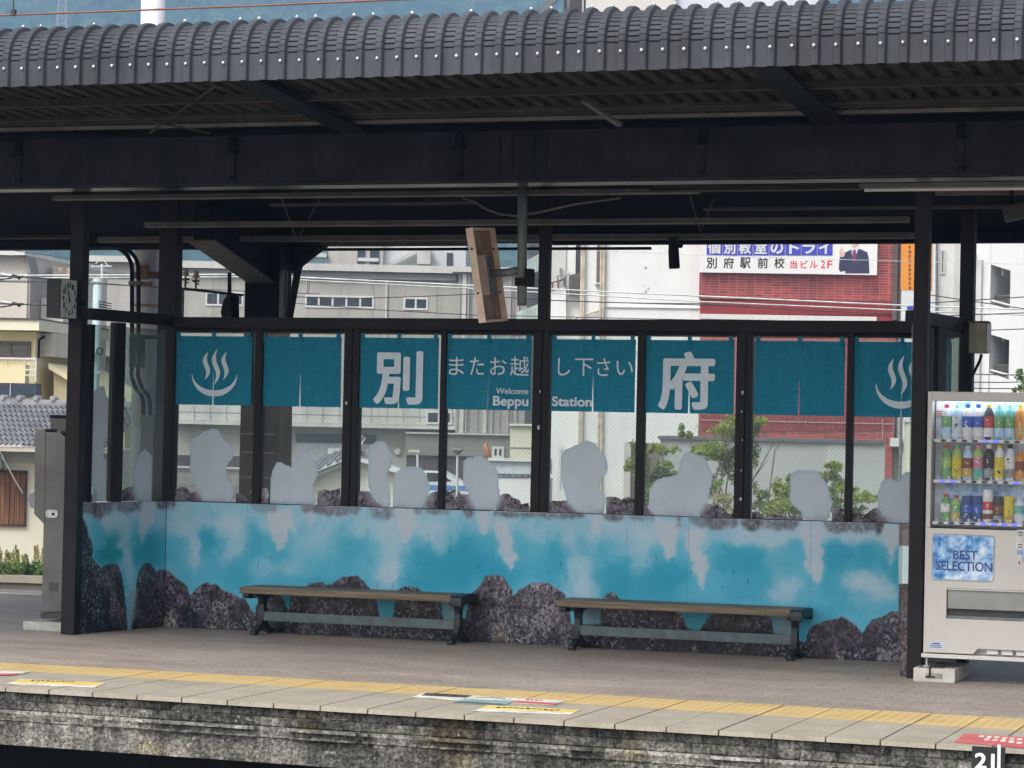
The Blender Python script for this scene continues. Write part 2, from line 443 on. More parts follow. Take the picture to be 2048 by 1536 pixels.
mb.hexa([(xa, Yedge(xa) + .09, -0.12), (xb, Yedge(xb) + .09, -0.12), (xb, 16.2, -0.12), (xa, 16.2, -0.12), (xa, Yedge(xa) + .09, -0.0285), (xb, Yedge(xb) + .09, -0.0285), (xb, Yup(xb) - .004, -0.0285), (xa, Yup(xa) - .004, -0.0285)])
tag(mb.build("platform_bedding", mat("joint dirt", (0.035, 0.03, 0.026), 0.95)), kind="structure")
# weathered face below the coping
EF = Fac((0, 14.2), (1, -0.0206))
EF.n = Vector((EF.e.y, -EF.e.x, 0))
def vnoise(x, y, seed=0):
    r = np.random.default_rng(seed); G = r.random((64, 64))
    xi, yi = np.floor(x).astype(int), np.floor(y).astype(int); fx, fy = x - xi, y - yi
    fx, fy = fx * fx * (3 - 2 * fx), fy * fy * (3 - 2 * fy)
    g = lambda a, b: G[a % 64, b % 64]
    return (g(xi, yi) * (1 - fx) + g(xi + 1, yi) * fx) * (1 - fy) + (g(xi, yi + 1) * (1 - fx) + g(xi + 1, yi + 1) * fx) * fy
def fbm(x, y, seed=0, o=4):
    s = 0; a = 0.5; t = 0
    for i in range(o): s = s + a * vnoise(x * 2 ** i, y * 2 ** i, seed + i); t += a; a *= 0.55
    return s / t
us = np.arange(-12.5, 0.6, 0.011); zs = np.concatenate([np.linspace(-0.0285, -0.145, 15), np.linspace(-0.147, -0.164, 4), np.linspace(-0.168, -0.198, 5), np.linspace(-0.200, -0.208, 3), np.linspace(-0.212, -0.362, 18)])
U, Zz = np.meshgrid(us, zs)
prof = np.where(Zz > -0.146, -0.045, np.where(Zz > -0.1655, -0.012, np.where(Zz > -0.199, -0.035, np.where(Zz > -0.209, -0.022, -0.05))))
nz = fbm(U * 9, Zz * 16, 3) - 0.5; rough_ = fbm(U * 38, Zz * 50, 9) - 0.5
ledge_break = (fbm(U * 3.1, Zz * 0 + 3, 21) > 0.56) & (Zz < -0.146) & (Zz > -0.21)
prof = np.where(ledge_break, -0.04, prof) + nz * 0.022 + rough_ * 0.012
row = np.floor((-Zz - 0.03) / 0.058); bw = 0.21
jx = np.abs(((U + row * 0.09 + (fbm(row * 3, row, 5) - .5) * 0.1) / bw) % 1 - 0.5) > 0.47
jz = np.abs(((-Zz - 0.03) / 0.058) % 1 - 0.5) > 0.43
joint = (jx | jz) & (Zz > -0.146); prof = prof - joint * 0.006
st = fbm(U * 10, Zz * 1.2, 31); blot = fbm(U * 2.3, Zz * 6, 41); blk = vnoise(np.floor((U + row * .09) / bw) * 1.7 + 5, row * 2.3, 51)
low = Zz < -0.209; pan = vnoise(np.floor(U / 0.24) * 1.3, np.floor(U / 0.24) * 0 + 2.5, 61)
tone = 0.36 + 0.8 * (blot - 0.5) + 0.45 * (st - 0.5) + np.where(low, 0.45 * (pan - 0.4), 0.4 * (blk - 0.5)) + rough_ * 0.6
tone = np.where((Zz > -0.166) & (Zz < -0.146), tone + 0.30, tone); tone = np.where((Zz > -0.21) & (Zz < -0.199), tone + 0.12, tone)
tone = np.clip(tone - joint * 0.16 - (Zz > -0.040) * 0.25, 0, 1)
dk, pl = np.array([0.036, 0.035, 0.032]), np.array([0.37, 0.355, 0.315])
C = dk + (pl - dk) * (tone ** 1.5)[..., None]
yel = np.clip((fbm(U * 1.9, Zz * 3 + 7, 71) - 0.60) * 5, 0, 1)[..., None]; C = C * (1 - yel * np.array([0.0, 0.16, 0.5]))
Pp = np.stack([EF.P.x + EF.e.x * U + EF.n.x * prof, EF.P.y + EF.e.y * U + EF.n.y * prof, Zz], -1).reshape(-1, 3)
nu, nzr = len(us), len(zs); idx = np.arange(nu * nzr).reshape(nzr, nu)
F = np.stack([idx[1:, :-1], idx[1:, 1:], idx[:-1, 1:], idx[:-1, :-1]], -1).reshape(-1, 4)
face_m = attr_mat("weathered masonry", rough=0.9, spec=0.2)
_t = NT.__new__(NT); _t.m = face_m; _t.t = face_m.node_tree; _t.n = _t.t.nodes; _t.l = _t.t.links; _t.p = _t.n["Principled BSDF"]
_a = [n for n in _t.n if n.type == 'ATTRIBUTE'][0]
_c = _t.mix(1.0, _a.outputs["Color"], _t.ramp(_t.noise(_t.geo(), 55, 5, .75), [(.43, .5), (.5, 1.0), (.58, 1.5)]), 'MULTIPLY')
_c = _t.mix(1.0, _c, _t.ramp(_t.noise(_t.geo((22, 22, 2.2)), 1.0, 4, .7), [(.36, .65), (.52, 1.0), (.66, 1.2)]), 'MULTIPLY')
_c = _t.mix(_t.ramp(_t.noise(_t.geo((1, 1, 1.5)), 14, 6, .8), [(.60, 0.0), (.66, .75)]), _c, (0.46, 0.44, 0.40)); _t.col(_c)
o = paint_mesh("platform_edge_wall", Pp, F, np.concatenate([C.reshape(-1, 3), np.ones((nu * nzr, 1))], 1), face_m, origin=(-6, 14.3, -0.36))
tag(o, kind="structure")
mb = MB(); mb.box(-16, 3, 15.6, 15.9, -1.4, -0.30); mb.box(-16, 3, 14.45, 15.6, -0.345, -0.30)
tag(mb.build("platform_void", mat("shade black concrete", (0.012, 0.012, 0.013), 0.95)), kind="structure")  # near-black colour puts the shade under the platform into the concrete
# dark lower plinth under the void
# stickers on the coping
def sticker(name, pts, m, label, cat, z, extra=()):
    mb = MB(); P = [atz(x, y, z) for x, y in pts]; mb.prism([(p.x, p.y, z - 0.001) for p in P], (0, 0, 0.0015))
    o = mb.build(name, m); tag(o, label, cat)
    for nm, ps, mm in extra:
        mb = MB()
        for q in ps: mb.prism([(p.x, p.y, z + 0.0006) for p in (atz(a, b, z) for a, b in q)], (0, 0, 0.001))
        mb.build(nm, mm, parent=o)
    return o
Y_ST = mat("yellow sticker", (0.70, 0.53, 0.13), 0.5, 0, 0.08); W_ST = mat("white sticker", (0.62, 0.60, 0.55), 0.5, 0, 0.25, 9)
R_ST = mat("red sticker", (0.50, 0.11, 0.11), 0.5, 0, 0.1); T_ST = mat("teal sticker", (0.24, 0.36, 0.34), 0.5); K_ST = mat("black sticker", (0.075, 0.065, 0.06), 0.5); B_ST = mat("slate sticker", (0.12, 0.13, 0.14), 0.5)
def dashes(x0, y0, x1, y1, n, h, slant=-6):
    out = []
    for i in range(n):
        a = x0 + (x1 - x0) * (i + 0.15) / n; b = x0 + (x1 - x0) * (i + 0.8) / n; y = y0 + (y1 - y0) * (i + .5) / n + random.uniform(-.6, .6)
        hh = h * random.uniform(.6, 1.1)
        out.append([(a, y + hh), (b, y + hh), (b - slant * .4, y), (a - slant * .4, y)])
    return out
sticker("floor_sticker", [(12, 1368), (190, 1375), (212, 1366), (40, 1358)], W_ST, "long yellow and white warning sticker near the left end of the platform edge", "sticker", 0.0035,
        [("yellow_band", [[(20, 1365), (196, 1371), (208, 1366), (42, 1359)]], Y_ST), ("lettering", dashes(60, 1360, 150, 1364, 9, 2.0), K_ST)])
sticker("floor_sticker", [(-20, 1352), (45, 1347), (62, 1343), (-20, 1340)], W_ST, "white and red sticker cut off at the left end of the platform edge", "sticker", 0.0035,
        [("red_band", [[(-20, 1352), (28, 1350), (40, 1347), (-20, 1347)]], R_ST)])
sticker("floor_sticker", [(824, 1394), (926, 1402), (945, 1393), (850, 1385)], W_ST, "black and white sticker on the coping, leftmost of the three in a row", "sticker", 0.0035,
        [("black_band", [[(842, 1391), (934, 1396), (944, 1391), (852, 1386)]], K_ST), ("lettering", dashes(868, 1388, 920, 1391, 6, 1.8), W_ST)])
sticker("floor_sticker", [(905, 1406), (1008, 1411), (1040, 1396), (944, 1391)], T_ST, "teal, white and slate sticker, middle one of the three in a row", "sticker", 0.0036,
        [("white_band", [[(930, 1397), (1030, 1402), (1040, 1397), (944, 1391.5)]], W_ST), ("slate_band", [[(907, 1405.5), (1004, 1411), (1010, 1408), (916, 1402)]], B_ST), ("lettering", dashes(950, 1394, 1012, 1397, 7, 2.0), T_ST)])
sticker("floor_sticker", [(1022, 1406), (1108, 1410), (1130, 1401), (1044, 1396)], W_ST, "white and red sticker, rightmost of the three in a row", "sticker", 0.0035,
        [("red_band", [[(1024, 1405.5), (1108, 1410), (1116, 1406.5), (1036, 1402)]], R_ST), ("lettering", dashes(1050, 1398, 1085, 1401, 4, 3), R_ST)])
sticker("floor_sticker", [(948, 1422), (1140, 1429), (1162, 1420), (975, 1410)], W_ST, "long yellow warning sticker below the row of three small ones", "sticker", 0.0035,
        [("yellow_band", [[(962, 1417), (1148, 1425.5), (1161, 1420.5), (974, 1411)]], Y_ST), ("lettering", dashes(990, 1413.5, 1120, 1420, 11, 2.4), K_ST)])
o = sticker("floor_sticker", [(1908, 1484), (2100, 1500), (2110, 1478), (1930, 1467)], R_ST, "red sticker with white writing at the right end of the platform edge", "sticker", 0.0035,
        [("lettering", dashes(1955, 1471, 2046, 1477, 6, 3.4) + dashes(1965, 1477, 2046, 1484, 5, 4.2), W_ST)])
# number board painted on the edge wall
nb = thing("number_board", EF.px(1975, 1520, 0), "black board with white number 21 on the platform edge wall", "sign")
mb = MB(); EF.box(mb, 1944, 1494, 2010, 1548, -0.02, 0.004); mb.build("board", mat("black board", (0.02, 0.02, 0.022), 0.6), nb)
wp = mat("chipped white paint", (0.78, 0.77, 0.75), 0.6)
text_mesh("number", "21", wp, nb, EF, 1950, 1506, 1990, 1538, 0.0052, bold=0.03)
mb = MB(); EF.box(mb, 1995, 1489, 2001.5, 1548, 0.0045, 0.007); mb.build("stripe", wp, nb)

# ================================================================== waiting screen with mural
WALL = Fac((0, 19.47), (1, 0))
LF = Fac((-9.95, 18.38), (0.205, 1.09)); LF.n = Vector((LF.e.y, -LF.e.x, 0))      # left return, faces +X
RF = Fac((-3.385, 18.24), (0.165, 1.26)); RF.n = Vector((RF.e.y, -RF.e.x, 0))
SEAM = 1.352 * 0.762
scr = thing("windbreak_screen", (-6.5, 19.5, 0), "dark framed windbreak screen with hot spring mural and glass above, behind the benches", "screen")
# --- painting of the mural in a flat raster (x 130..1830, y 1000..1345 of the picture's own grid)
X0, Y0r, W_, H_ = 130, 985, 1710, 392
xx, yy = np.meshgrid(np.arange(X0, X0 + W_), np.arange(Y0r, Y0r + H_)); xx = xx.astype(float); yy = yy.astype(float)
def cv(pts, ox, oy, s): return [(ox + x / s, oy + y / s) for x, y in pts]
def inside(pts, X, Y):
    r = np.zeros(X.shape, bool); n = len(pts)
    for i in range(n):
        x1, y1 = pts[i]; x2, y2 = pts[(i + 1) % n]
        if y1 == y2: continue
        c = ((y1 > Y) != (y2 > Y)) & (X < (x2 - x1) * (Y - y1) / (y2 - y1) + x1); r ^= c
    return r
def mask(pts, jit=0.0):
    xs = [p[0] for p in pts]; ys = [p[1] for p in pts]
    a, b = max(0, int(min(xs)) - X0 - 4), min(W_, int(max(xs)) - X0 + 5); c, d = max(0, int(min(ys)) - Y0r - 4), min(H_, int(max(ys)) - Y0r + 5)
    m = np.zeros((H_, W_), np.float32)
    if b > a and d > c:
        sx, sy = xx[c:d, a:b], yy[c:d, a:b]
        if jit: sx = sx + (fbm(sx / 9, sy / 9, 77, 3) - .5) * jit * 2; sy = sy + (fbm(sx / 9, sy / 9, 87, 3) - .5) * jit * 2
        m[c:d, a:b] = inside(pts, sx, sy)
    return m
def blur(m, r):
    k = np.exp(-0.5 * (np.arange(-int(3 * r), int(3 * r) + 1) / r) ** 2); k /= k.sum()
    p = np.pad(m, ((0, 0), (len(k) // 2,) * 2), mode='edge'); m = np.apply_along_axis(lambda v: np.convolve(v, k, 'valid'), 1, p)
    p = np.pad(m, ((len(k) // 2,) * 2, (0, 0)), mode='edge'); return np.apply_along_axis(lambda v: np.convolve(v, k, 'valid'), 0, p)
img = np.zeros((H_, W_, 3)); img[:] = (78, 163, 189)
def over(m, c):
    global img
    m = np.clip(m, 0, 1)[..., None]; img = img * (1 - m) + np.array(c, float) * m
wx_ = xx + (fbm(xx / 34, yy / 34, 301, 3) - .5) * 32 + (fbm(xx / 9, yy / 9, 311, 3) - .5) * 10
wy_ = yy + (fbm(xx / 34, yy / 34, 321, 3) - .5) * 32 + (fbm(xx / 9, yy / 9, 331, 3) - .5) * 10
def puff(cx, cy, rx, ry, crisp=.6):
    v = np.exp(-((wx_ - cx) / rx) ** 2 - ((wy_ - cy) / ry) ** 2); t = np.clip((v - .30) / .38, 0, 1); t = t * t * (3 - 2 * t)
    return crisp * t + (1 - crisp) * v
n1 = fbm(wx_ / 95, wy_ / 70, 101, 4); n2 = fbm(xx / 38 + 9, yy / 90, 111, 5)
over(np.clip((n1 - 0.46) * 2.4, 0, 0.55), (44, 148, 178))
for cx, cy, rx, ry, s in ((412, 1078, 26, 32, 1.), (565, 1090, 24, 70, .7), (515, 1075, 26, 36, .6), (690, 1095, 46, 36, .5), (900, 1108, 85, 52, 1.), (960, 1140, 100, 38, .95), (1120, 1100, 28, 56, .8), (1225, 1160, 58, 42, 1.), (1335, 1150, 44, 40, .95), (1290, 1165, 60, 26, .8), (1470, 1125, 52, 36, .8), (1540, 1140, 40, 50, .6), (1690, 1112, 70, 44, .75), (1795, 1130, 34, 60, .75), (1680, 1165, 40, 40, .6), (480, 1155, 34, 40, .6), (645, 1162, 66, 14, .5), (845, 1165, 60, 26, .8)):
    over(s * .85 * puff(cx, cy, rx, ry, .3), (18, 138, 169))
for cx, cy, rx, ry, s in ((232, 1085, 30, 34, 1.), (212, 1112, 28, 22, .8), (292, 1102, 32, 44, .7)):
    over(s * puff(cx, cy, rx, ry, .3), (8, 126, 140))
PALE = (163, 185, 199); STEAMP = (172, 181, 192)
fogy = 1040 + (xx - 330) * 0.0275
fog = np.clip((fogy + 22 + (n2 - .5) * 110 + (wy_ - yy) * .5 - yy) / 36, 0, 1) * 0.66
right = np.clip((xx - 1330) / 150, 0, 1); fog = np.maximum(fog, right * np.clip((1098 + (n2 - .5) * 40 + (wy_ - yy) * .35 - yy) / 18, 0, 1) * 0.9)
over(fog, (160, 184, 198))
for cx, cy, rx, ry, s in ((372, 1050, 34, 30, .95), (384, 1090, 18, 26, .95), (388, 1122, 11, 22, .85), (470, 1082, 26, 44, .85), (455, 1115, 20, 22, .5), (430, 1052, 40, 18, .7), (340, 1150, 30, 30, .3), (605, 1075, 40, 44, .45), (645, 1085, 42, 42, .5), (580, 1132, 32, 22, .5), (530, 1138, 28, 24, .5), (785, 1070, 46, 44, .7), (780, 1105, 30, 40, .7), (775, 1142, 28, 30, 1.), (775, 1168, 17, 20, .7), (860, 1056, 46, 24, .9), (884, 1082, 24, 22, .75), (742, 1062, 60, 22, .6), (1163, 1150, 30, 44, .95), (1170, 1178, 36, 22, .8), (1148, 1095, 26, 44, .45), (1010, 1060, 28, 22, .6), (1080, 1072, 32, 24, .65), (1060, 1050, 60, 16, .5), (1277, 1113, 25, 48, .6), (1320, 1062, 60, 24, .8), (1240, 1062, 60, 22, .8), (1400, 1082, 26, 34, .7), (1570, 1182, 36, 38, .9), (1553, 1110, 24, 60, .4), (1720, 1160, 36, 25, 1.), (1748, 1172, 30, 22, .95), (1778, 1178, 20, 18, .8), (1740, 1196, 60, 16, .4), (1250, 1090, 40, 30, .4), (248, 1072, 16, 50, .75), (252, 1118, 17, 40, .7), (222, 1042, 24, 30, .85), (262, 1162, 15, 42, .7), (462, 1052, 26, 20, .7), (170, 1050, 16, 34, .6)):
    over(s * .88 * puff(cx, cy, rx, ry, .28), PALE)
cones = [cv([(270, 940), (490, 940), (480, 1100), (420, 1250), (390, 1400), (340, 1440), (300, 1380), (250, 1300), (225, 1220), (190, 1120), (200, 1020)], 500, 850, 5.689),
         cv([(600, 935), (715, 930), (705, 1060), (685, 1150), (665, 1110), (640, 1020)], 500, 850, 5.689),
         cv([(1480, 945), (1530, 945), (1515, 1050), (1495, 1000)], 500, 850, 5.689),
         [(786, 1012), (832, 1014), (826, 1050), (812, 1088), (800, 1070), (790, 1040)],
         [(952, 1020), (980, 1020), (974, 1050), (970, 1074), (960, 1060), (953, 1040)],
         [(982, 1040), (1013, 1040), (1028, 1085), (1033, 1120), (1020, 1146), (1004, 1108), (992, 1076)],
         [(1176, 1032), (1204, 1032), (1200, 1060), (1194, 1070), (1184, 1056)],
         [(1306, 1036), (1360, 1042), (1352, 1080), (1346, 1110), (1337, 1126), (1328, 1100), (1316, 1070)],
         [(1364, 1060), (1412, 1060), (1402, 1096), (1418, 1124), (1412, 1150), (1405, 1182), (1396, 1160), (1384, 1138), (1376, 1100)],
         [(1600, 1048), (1648, 1050), (1642, 1090), (1646, 1118), (1646, 1150), (1634, 1180), (1620, 1150), (1612, 1128), (1608, 1085)],
         [(1764, 1050), (1812, 1050), (1808, 1080), (1792, 1096), (1784, 1132), (1776, 1112), (1770, 1085)],
         [(276, 1004), (312, 1004), (306, 1040), (296, 1060), (284, 1092), (277, 1068), (280, 1040)]]
for i, c in enumerate(cones):
    m = mask(c, 9.0); m2 = blur(m, 1.8); m8 = blur(m, 7)
    tex = .55 + .6 * fbm(xx / 11, yy / 11, 141 + i, 4)
    over(m8 * 0.45, PALE); over(m2 * np.clip(tex, .4, .92), STEAMP)
rockmask = np.zeros((H_, W_))
def rock(pts, c=(80, 70, 80), soft=0.8, a=1.0, jit=2.0, rim=0.0, sd=0):
    global rockmask, img
    m = blur(mask(pts, jit), soft) * a
    sh = 0.62 + 0.76 * fbm(xx / 24 + sd * 3.1, yy / 30, 151 + sd, 4)
    if rim:
        inn = np.clip(blur(m, 7) * 1.9 - .9, 0, 1); sh = sh * (1 - rim + rim * inn)
        up_ = np.clip((np.roll(m, 5, 0) < .5) & (m > .5), 0, 1).astype(float); sh = sh + blur(up_, 2.5) * .55
        sh = sh * (1.18 - .45 * np.clip((yy - min(p[1] for p in pts)) / (max(p[1] for p in pts) - min(p[1] for p in pts) + 1), 0, 1))
    m3 = np.clip(m, 0, 1)[..., None]; img = img * (1 - m3) + (np.array(c, float) * sh[..., None]) * m3
    rockmask = np.maximum(rockmask, m)
# strip of far rocks along the top edge
sy = lambda x: 1005 + (x - 325) * 0.0275 + 3
for xa, xb, th, a in ((150, 230, 26, .75), (178, 214, 36, .8), (228, 285, 22, .7), (310, 352, 12, .8), (500, 560, 12, .35), (600, 720, 14, .6), (620, 690, 12, .5), (740, 790, 18, .5), (768, 782, 18, .6), (826, 848, 7, .8), (850, 900, 8, .6), (925, 945, 12, .8), (985, 1080, 7, .7), (1060, 1170, 8, .75), (1205, 1250, 9, .7), (1255, 1310, 6, .4), (1352, 1364, 22, .5), (1380, 1460, 20, .5), (1410, 1455, 22, .7), (1450, 1480, 18, .6), (1480, 1520, 22, .85), (1510, 1600, 20, .65), (1648, 1700, 22, .65), (1680, 1760, 20, .7), (1748, 1768, 26, .95)):
    t = [(xa, sy(xa) - 14), (xb, sy(xb) - 14), (xb - 3, sy(xb) + th * .7), ((xa + xb) / 2, sy((xa + xb) / 2) + th), (xa + 3, sy(xa) + th * .6)]
    rock(t, (112, 102, 112), 2.4, a * .85, 6)
# boulders along the foot, each outlined on its own
BD = [([(494, 1225), (640, 1232), (900, 1240), (940, 1236), (1000, 1250), (1200, 1248), (1400, 1256), (1560, 1266), (1620, 1290), (1726, 1270), (1815, 1280), (1815, 1345), (1600, 1340), (494, 1280)], (58, 53, 64), .15),
 ([(150, 1055), (151, 1030), (159, 1030), (168, 1040), (174, 1054), (178, 1072), (183, 1084), (186, 1098), (183, 1112), (187, 1120), (186, 1290), (150, 1290)], (46, 52, 66), .35),
 ([(180, 1120), (187, 1118), (194, 1127), (201, 1136), (210, 1131), (226, 1126), (237, 1132), (242, 1146), (246, 1167), (249, 1193), (253, 1216), (254, 1246), (256, 1285), (180, 1290)], (92, 80, 88), .45),
 ([(176, 1225), (186, 1192), (197, 1176), (208, 1172), (218, 1177), (221, 1205), (219, 1285), (172, 1288)], (36, 46, 60), .45),
 ([(286, 1128), (293, 1125), (300, 1126), (306, 1134), (312, 1143), (322, 1160), (328, 1200), (330, 1265), (262, 1268), (262, 1235), (270, 1190), (276, 1150), (280, 1138)], (78, 72, 80), .4),
 ([(312, 1146), (318, 1139), (325, 1139), (337, 1143), (346, 1150), (356, 1160), (367, 1166), (374, 1174), (380, 1192), (374, 1215), (360, 1262), (324, 1264), (318, 1210)], (92, 78, 90), .4),
 ([(379, 1194), (392, 1176), (404, 1168), (414, 1165), (423, 1169), (434, 1169), (445, 1180), (457, 1184), (474, 1193), (490, 1198), (500, 1212), (506, 1240), (500, 1268), (358, 1266), (364, 1228), (372, 1206)], (80, 70, 82), .4),
 ([(512, 1215), (520, 1190), (540, 1186), (557, 1188), (568, 1200), (574, 1216), (578, 1244), (510, 1250)], (76, 68, 76), .4),
 ([(576, 1226), (582, 1196), (600, 1180), (618, 1169), (632, 1165), (646, 1163), (652, 1168), (663, 1168), (676, 1160), (687, 1152), (716, 1153), (726, 1162), (738, 1176), (750, 1192), (757, 1212), (760, 1240), (740, 1256), (580, 1250)], (84, 72, 84), .35),
 ([(786, 1226), (790, 1200), (796, 1178), (812, 1173), (836, 1175), (845, 1186), (880, 1192), (886, 1240), (880, 1258), (784, 1250)], (72, 62, 72), .35),
 ([(934, 1210), (940, 1188), (953, 1179), (965, 1163), (972, 1151), (988, 1150), (1004, 1152), (1014, 1165), (1025, 1182), (1026, 1195), (1010, 1225), (1000, 1288), (928, 1288)], (96, 86, 96), .4),
 ([(1008, 1215), (1029, 1189), (1041, 1179), (1054, 1171), (1066, 1165), (1086, 1166), (1098, 1167), (1115, 1177), (1131, 1192), (1140, 1230), (1146, 1292), (978, 1290), (990, 1245)], (104, 94, 102), .4),
 ([(1206, 1200), (1214, 1186), (1225, 1184), (1232, 1188), (1240, 1200), (1232, 1212), (1210, 1212)], (96, 86, 88), .3),
 ([(1200, 1232), (1206, 1210), (1240, 1200), (1300, 1206), (1336, 1206), (1355, 1219), (1368, 1236), (1374, 1262), (1340, 1268), (1202, 1258)], (82, 70, 82), .35),
 ([(1398, 1262), (1412, 1240), (1428, 1224), (1470, 1216), (1532, 1224), (1543, 1242), (1548, 1268), (1500, 1276), (1402, 1270)], (78, 66, 78), .35),
 ([(1604, 1318), (1610, 1286), (1620, 1256), (1635, 1248), (1649, 1241), (1667, 1239), (1684, 1234), (1695, 1239), (1709, 1249), (1720, 1260), (1732, 1280), (1746, 1322)], (82, 72, 84), .45),
 ([(1724, 1266), (1737, 1248), (1746, 1240), (1762, 1235), (1776, 1227), (1786, 1223), (1800, 1222), (1815, 1222), (1815, 1345), (1750, 1332), (1742, 1296)], (88, 80, 92), .4)]
for k, (pts, c, rm) in enumerate(BD): rock(pts, c, .8, 1.0, 2.2, rm, k)
for pts, c, a in (([(326, 1240), (345, 1220), (354, 1222), (356, 1260), (326, 1260)], (156, 146, 136), .75), ([(415, 1225), (440, 1225), (452, 1258), (410, 1258)], (140, 132, 128), .35), ([(598, 1242), (622, 1244), (630, 1270), (596, 1268)], (146, 128, 124), .75), ([(985, 1240), (1005, 1250), (1012, 1282), (980, 1284)], (156, 144, 122), .7), ([(1040, 1200), (1110, 1205), (1125, 1270), (1050, 1270)], (136, 126, 126), .45), ([(1752, 1295), (1795, 1300), (1798, 1322), (1755, 1322)], (156, 148, 152), .7), ([(1385, 1290), (1396, 1290), (1399, 1305), (1383, 1305)], (170, 160, 140), .8), ([(1672, 1298), (1680, 1302), (1680, 1318), (1672, 1316)], (165, 150, 125), .8)):
    rock(pts, c, 2.0, a, 4)
for pts in ([(358, 1240), (376, 1215), (395, 1222), (400, 1262), (356, 1262)], [(480, 1225), (500, 1215), (506, 1240), (500, 1266), (470, 1266)], [(1100, 1262), (1116, 1266), (1114, 1290), (1096, 1290)], [(1760, 1270), (1785, 1262), (1796, 1285), (1790, 1302), (1768, 1296)], [(1690, 1290), (1725, 1282), (1738, 1318), (1694, 1316)], [(1190, 1280), (1300, 1284), (1310, 1312), (1180, 1300)], [(520, 1248), (590, 1250), (590, 1270), (520, 1264)], [(660, 1254), (740, 1256), (736, 1278), (655, 1272)], [(850, 1254), (935, 1258), (930, 1286), (846, 1282)], [(1410, 1284), (1460, 1287), (1455, 1312), (1405, 1307)]):
    rock(pts, (40, 42, 56), 3.5, .75, 6)
for pts in ([(888, 1204), (912, 1206), (914, 1242), (890, 1240)], [(1166, 1214), (1200, 1216), (1200, 1250), (1172, 1248)], [(1548, 1230), (1594, 1232), (1594, 1272), (1552, 1270)], [(258, 1186), (276, 1176), (270, 1230), (260, 1275), (255, 1240)]):
    m = blur(mask(pts, 3), 2.5); over(m * .8, (132, 152, 160)); rockmask *= (1 - m * .8)
for pts in ([(566, 1205), (584, 1195), (578, 1214), (572, 1216)], [(761, 1190), (790, 1190), (786, 1222), (778, 1236), (768, 1234), (761, 1214)], [(1368, 1222), (1420, 1224), (1404, 1250), (1396, 1262), (1374, 1258), (1372, 1240)]):
    m = blur(mask(pts, 2), 1.2); over(m * .9, (44, 150, 172)); rockmask *= (1 - m)
glow = blur(rockmask, 2.2) * (1 - np.clip(rockmask * 1.6, 0, 1)); over(np.clip(glow * (yy > 1110) * 0.6, 0, .4), (150, 205, 225))
over(((xx > 1797) & (yy < 1168)).astype(float), (176, 196, 200)); rockmask *= ~((xx > 1797) & (yy < 1168)); m = ((xx > 1797) & (yy >= 1168)).astype(float); over(m, (100, 88, 90)); rockmask = np.maximum(rockmask, m); over(((xx < 158) & (yy < 1030)).astype(float), (176, 205, 210)); over(((xx > 1797) & (yy > 1040) & (yy < 1092)).astype(float) * .8, (95, 78, 78))
# panel joints and small nicks in the print
for xj in (492, 733, 985, 1252, 1376, 1620):
    over((np.abs(xx - xj + (yy - 1150) * .018) < .7) * .22, (40, 80, 100))
for k in range(26):
    nxk, nyk = RNG.uniform(480, 1500), RNG.uniform(1070, 1185); over((np.abs(xx - nxk - (yy - nyk) * RNG.uniform(-.3, .3)) < .9) * (np.abs(yy - nyk) < RNG.uniform(3, 8)) * .55, (30, 70, 85))
img += (fbm(xx / 5, yy / 5, 161, 2) - .5)[..., None] * 6
S2L = lambda a: np.where(a / 255 <= 0.04045, a / 255 / 12.92, ((np.clip(a, 0, 255) / 255 + 0.055) / 1.055) ** 2.4)
IMG = np.concatenate([np.clip(S2L(img) * K_MURAL, 0, 0.95), np.clip(rockmask, 0, 1)[..., None]], -1)
def sample(I, px, ox, oy):
    h, w = I.shape[:2]; x = np.clip(px[..., 0] - ox, 0, w - 1.01); y = np.clip(px[..., 1] - oy, 0, h - 1.01)
    xi, yi = x.astype(int), y.astype(int); fx, fy = (x - xi)[..., None], (y - yi)[..., None]
    return (I[yi, xi] * (1 - fx) + I[yi, xi + 1] * fx) * (1 - fy) + (I[yi + 1, xi] * (1 - fx) + I[yi + 1, xi + 1] * fx) * fy
mural_m = attr_mat("hot spring print", rough=0.32, rock=True, spec=0.35)
def mural(name, A, B, z1, step, parent, d=0.0):
    A, B = np.array(A), np.array(B); L = np.linalg.norm(B - A)
    us = np.linspace(0, 1, int(L / step) + 1); zs = np.linspace(0.0, z1, int(z1 / step) + 1)
    U, Zg = np.meshgrid(us, zs); P = np.stack([A[0] + (B[0] - A[0]) * U, A[1] + (B[1] - A[1]) * U, Zg], -1)
    c = sample(IMG, proj(P), X0, Y0r); n = U.size; idx = np.arange(n).reshape(U.shape)
    F = np.stack([idx[:-1, :-1], idx[:-1, 1:], idx[1:, 1:], idx[1:, :-1]], -1).reshape(-1, 4)
    return paint_mesh(name, P.reshape(-1, 3), F, c.reshape(-1, 4), mural_m, parent)
XL = -9.745; XR = -3.26
bk_m = mat("panel board", (0.25, 0.27, 0.28), 0.6)
mb = MB(); mb.box(XL, XR, 19.474, 19.50, 0.012, SEAM - 0.001); p1 = mb.build("low_panel", bk_m, scr)
mural("mural_print", (XL, 19.47), (XR, 19.47), SEAM, 0.008, p1)
mb = MB(); LF.ubox(mb, 0.0, 0.012, 1.085, SEAM - 0.001, -0.035, -0.004); p2 = mb.build("low_panel", bk_m, scr)
A_ = LF.pt(0.0, 0, 0.0); B_ = LF.pt(1.10, 0, 0.0)
mural("mural_print", (A_.x, A_.y), (B_.x, B_.y), SEAM, 0.008, p2)
A2 = LF.pt(-0.002, 0, -0.036)
mural("mural_print", (A2.x, A2.y), (A_.x, A_.y), SEAM, 0.008, p2)
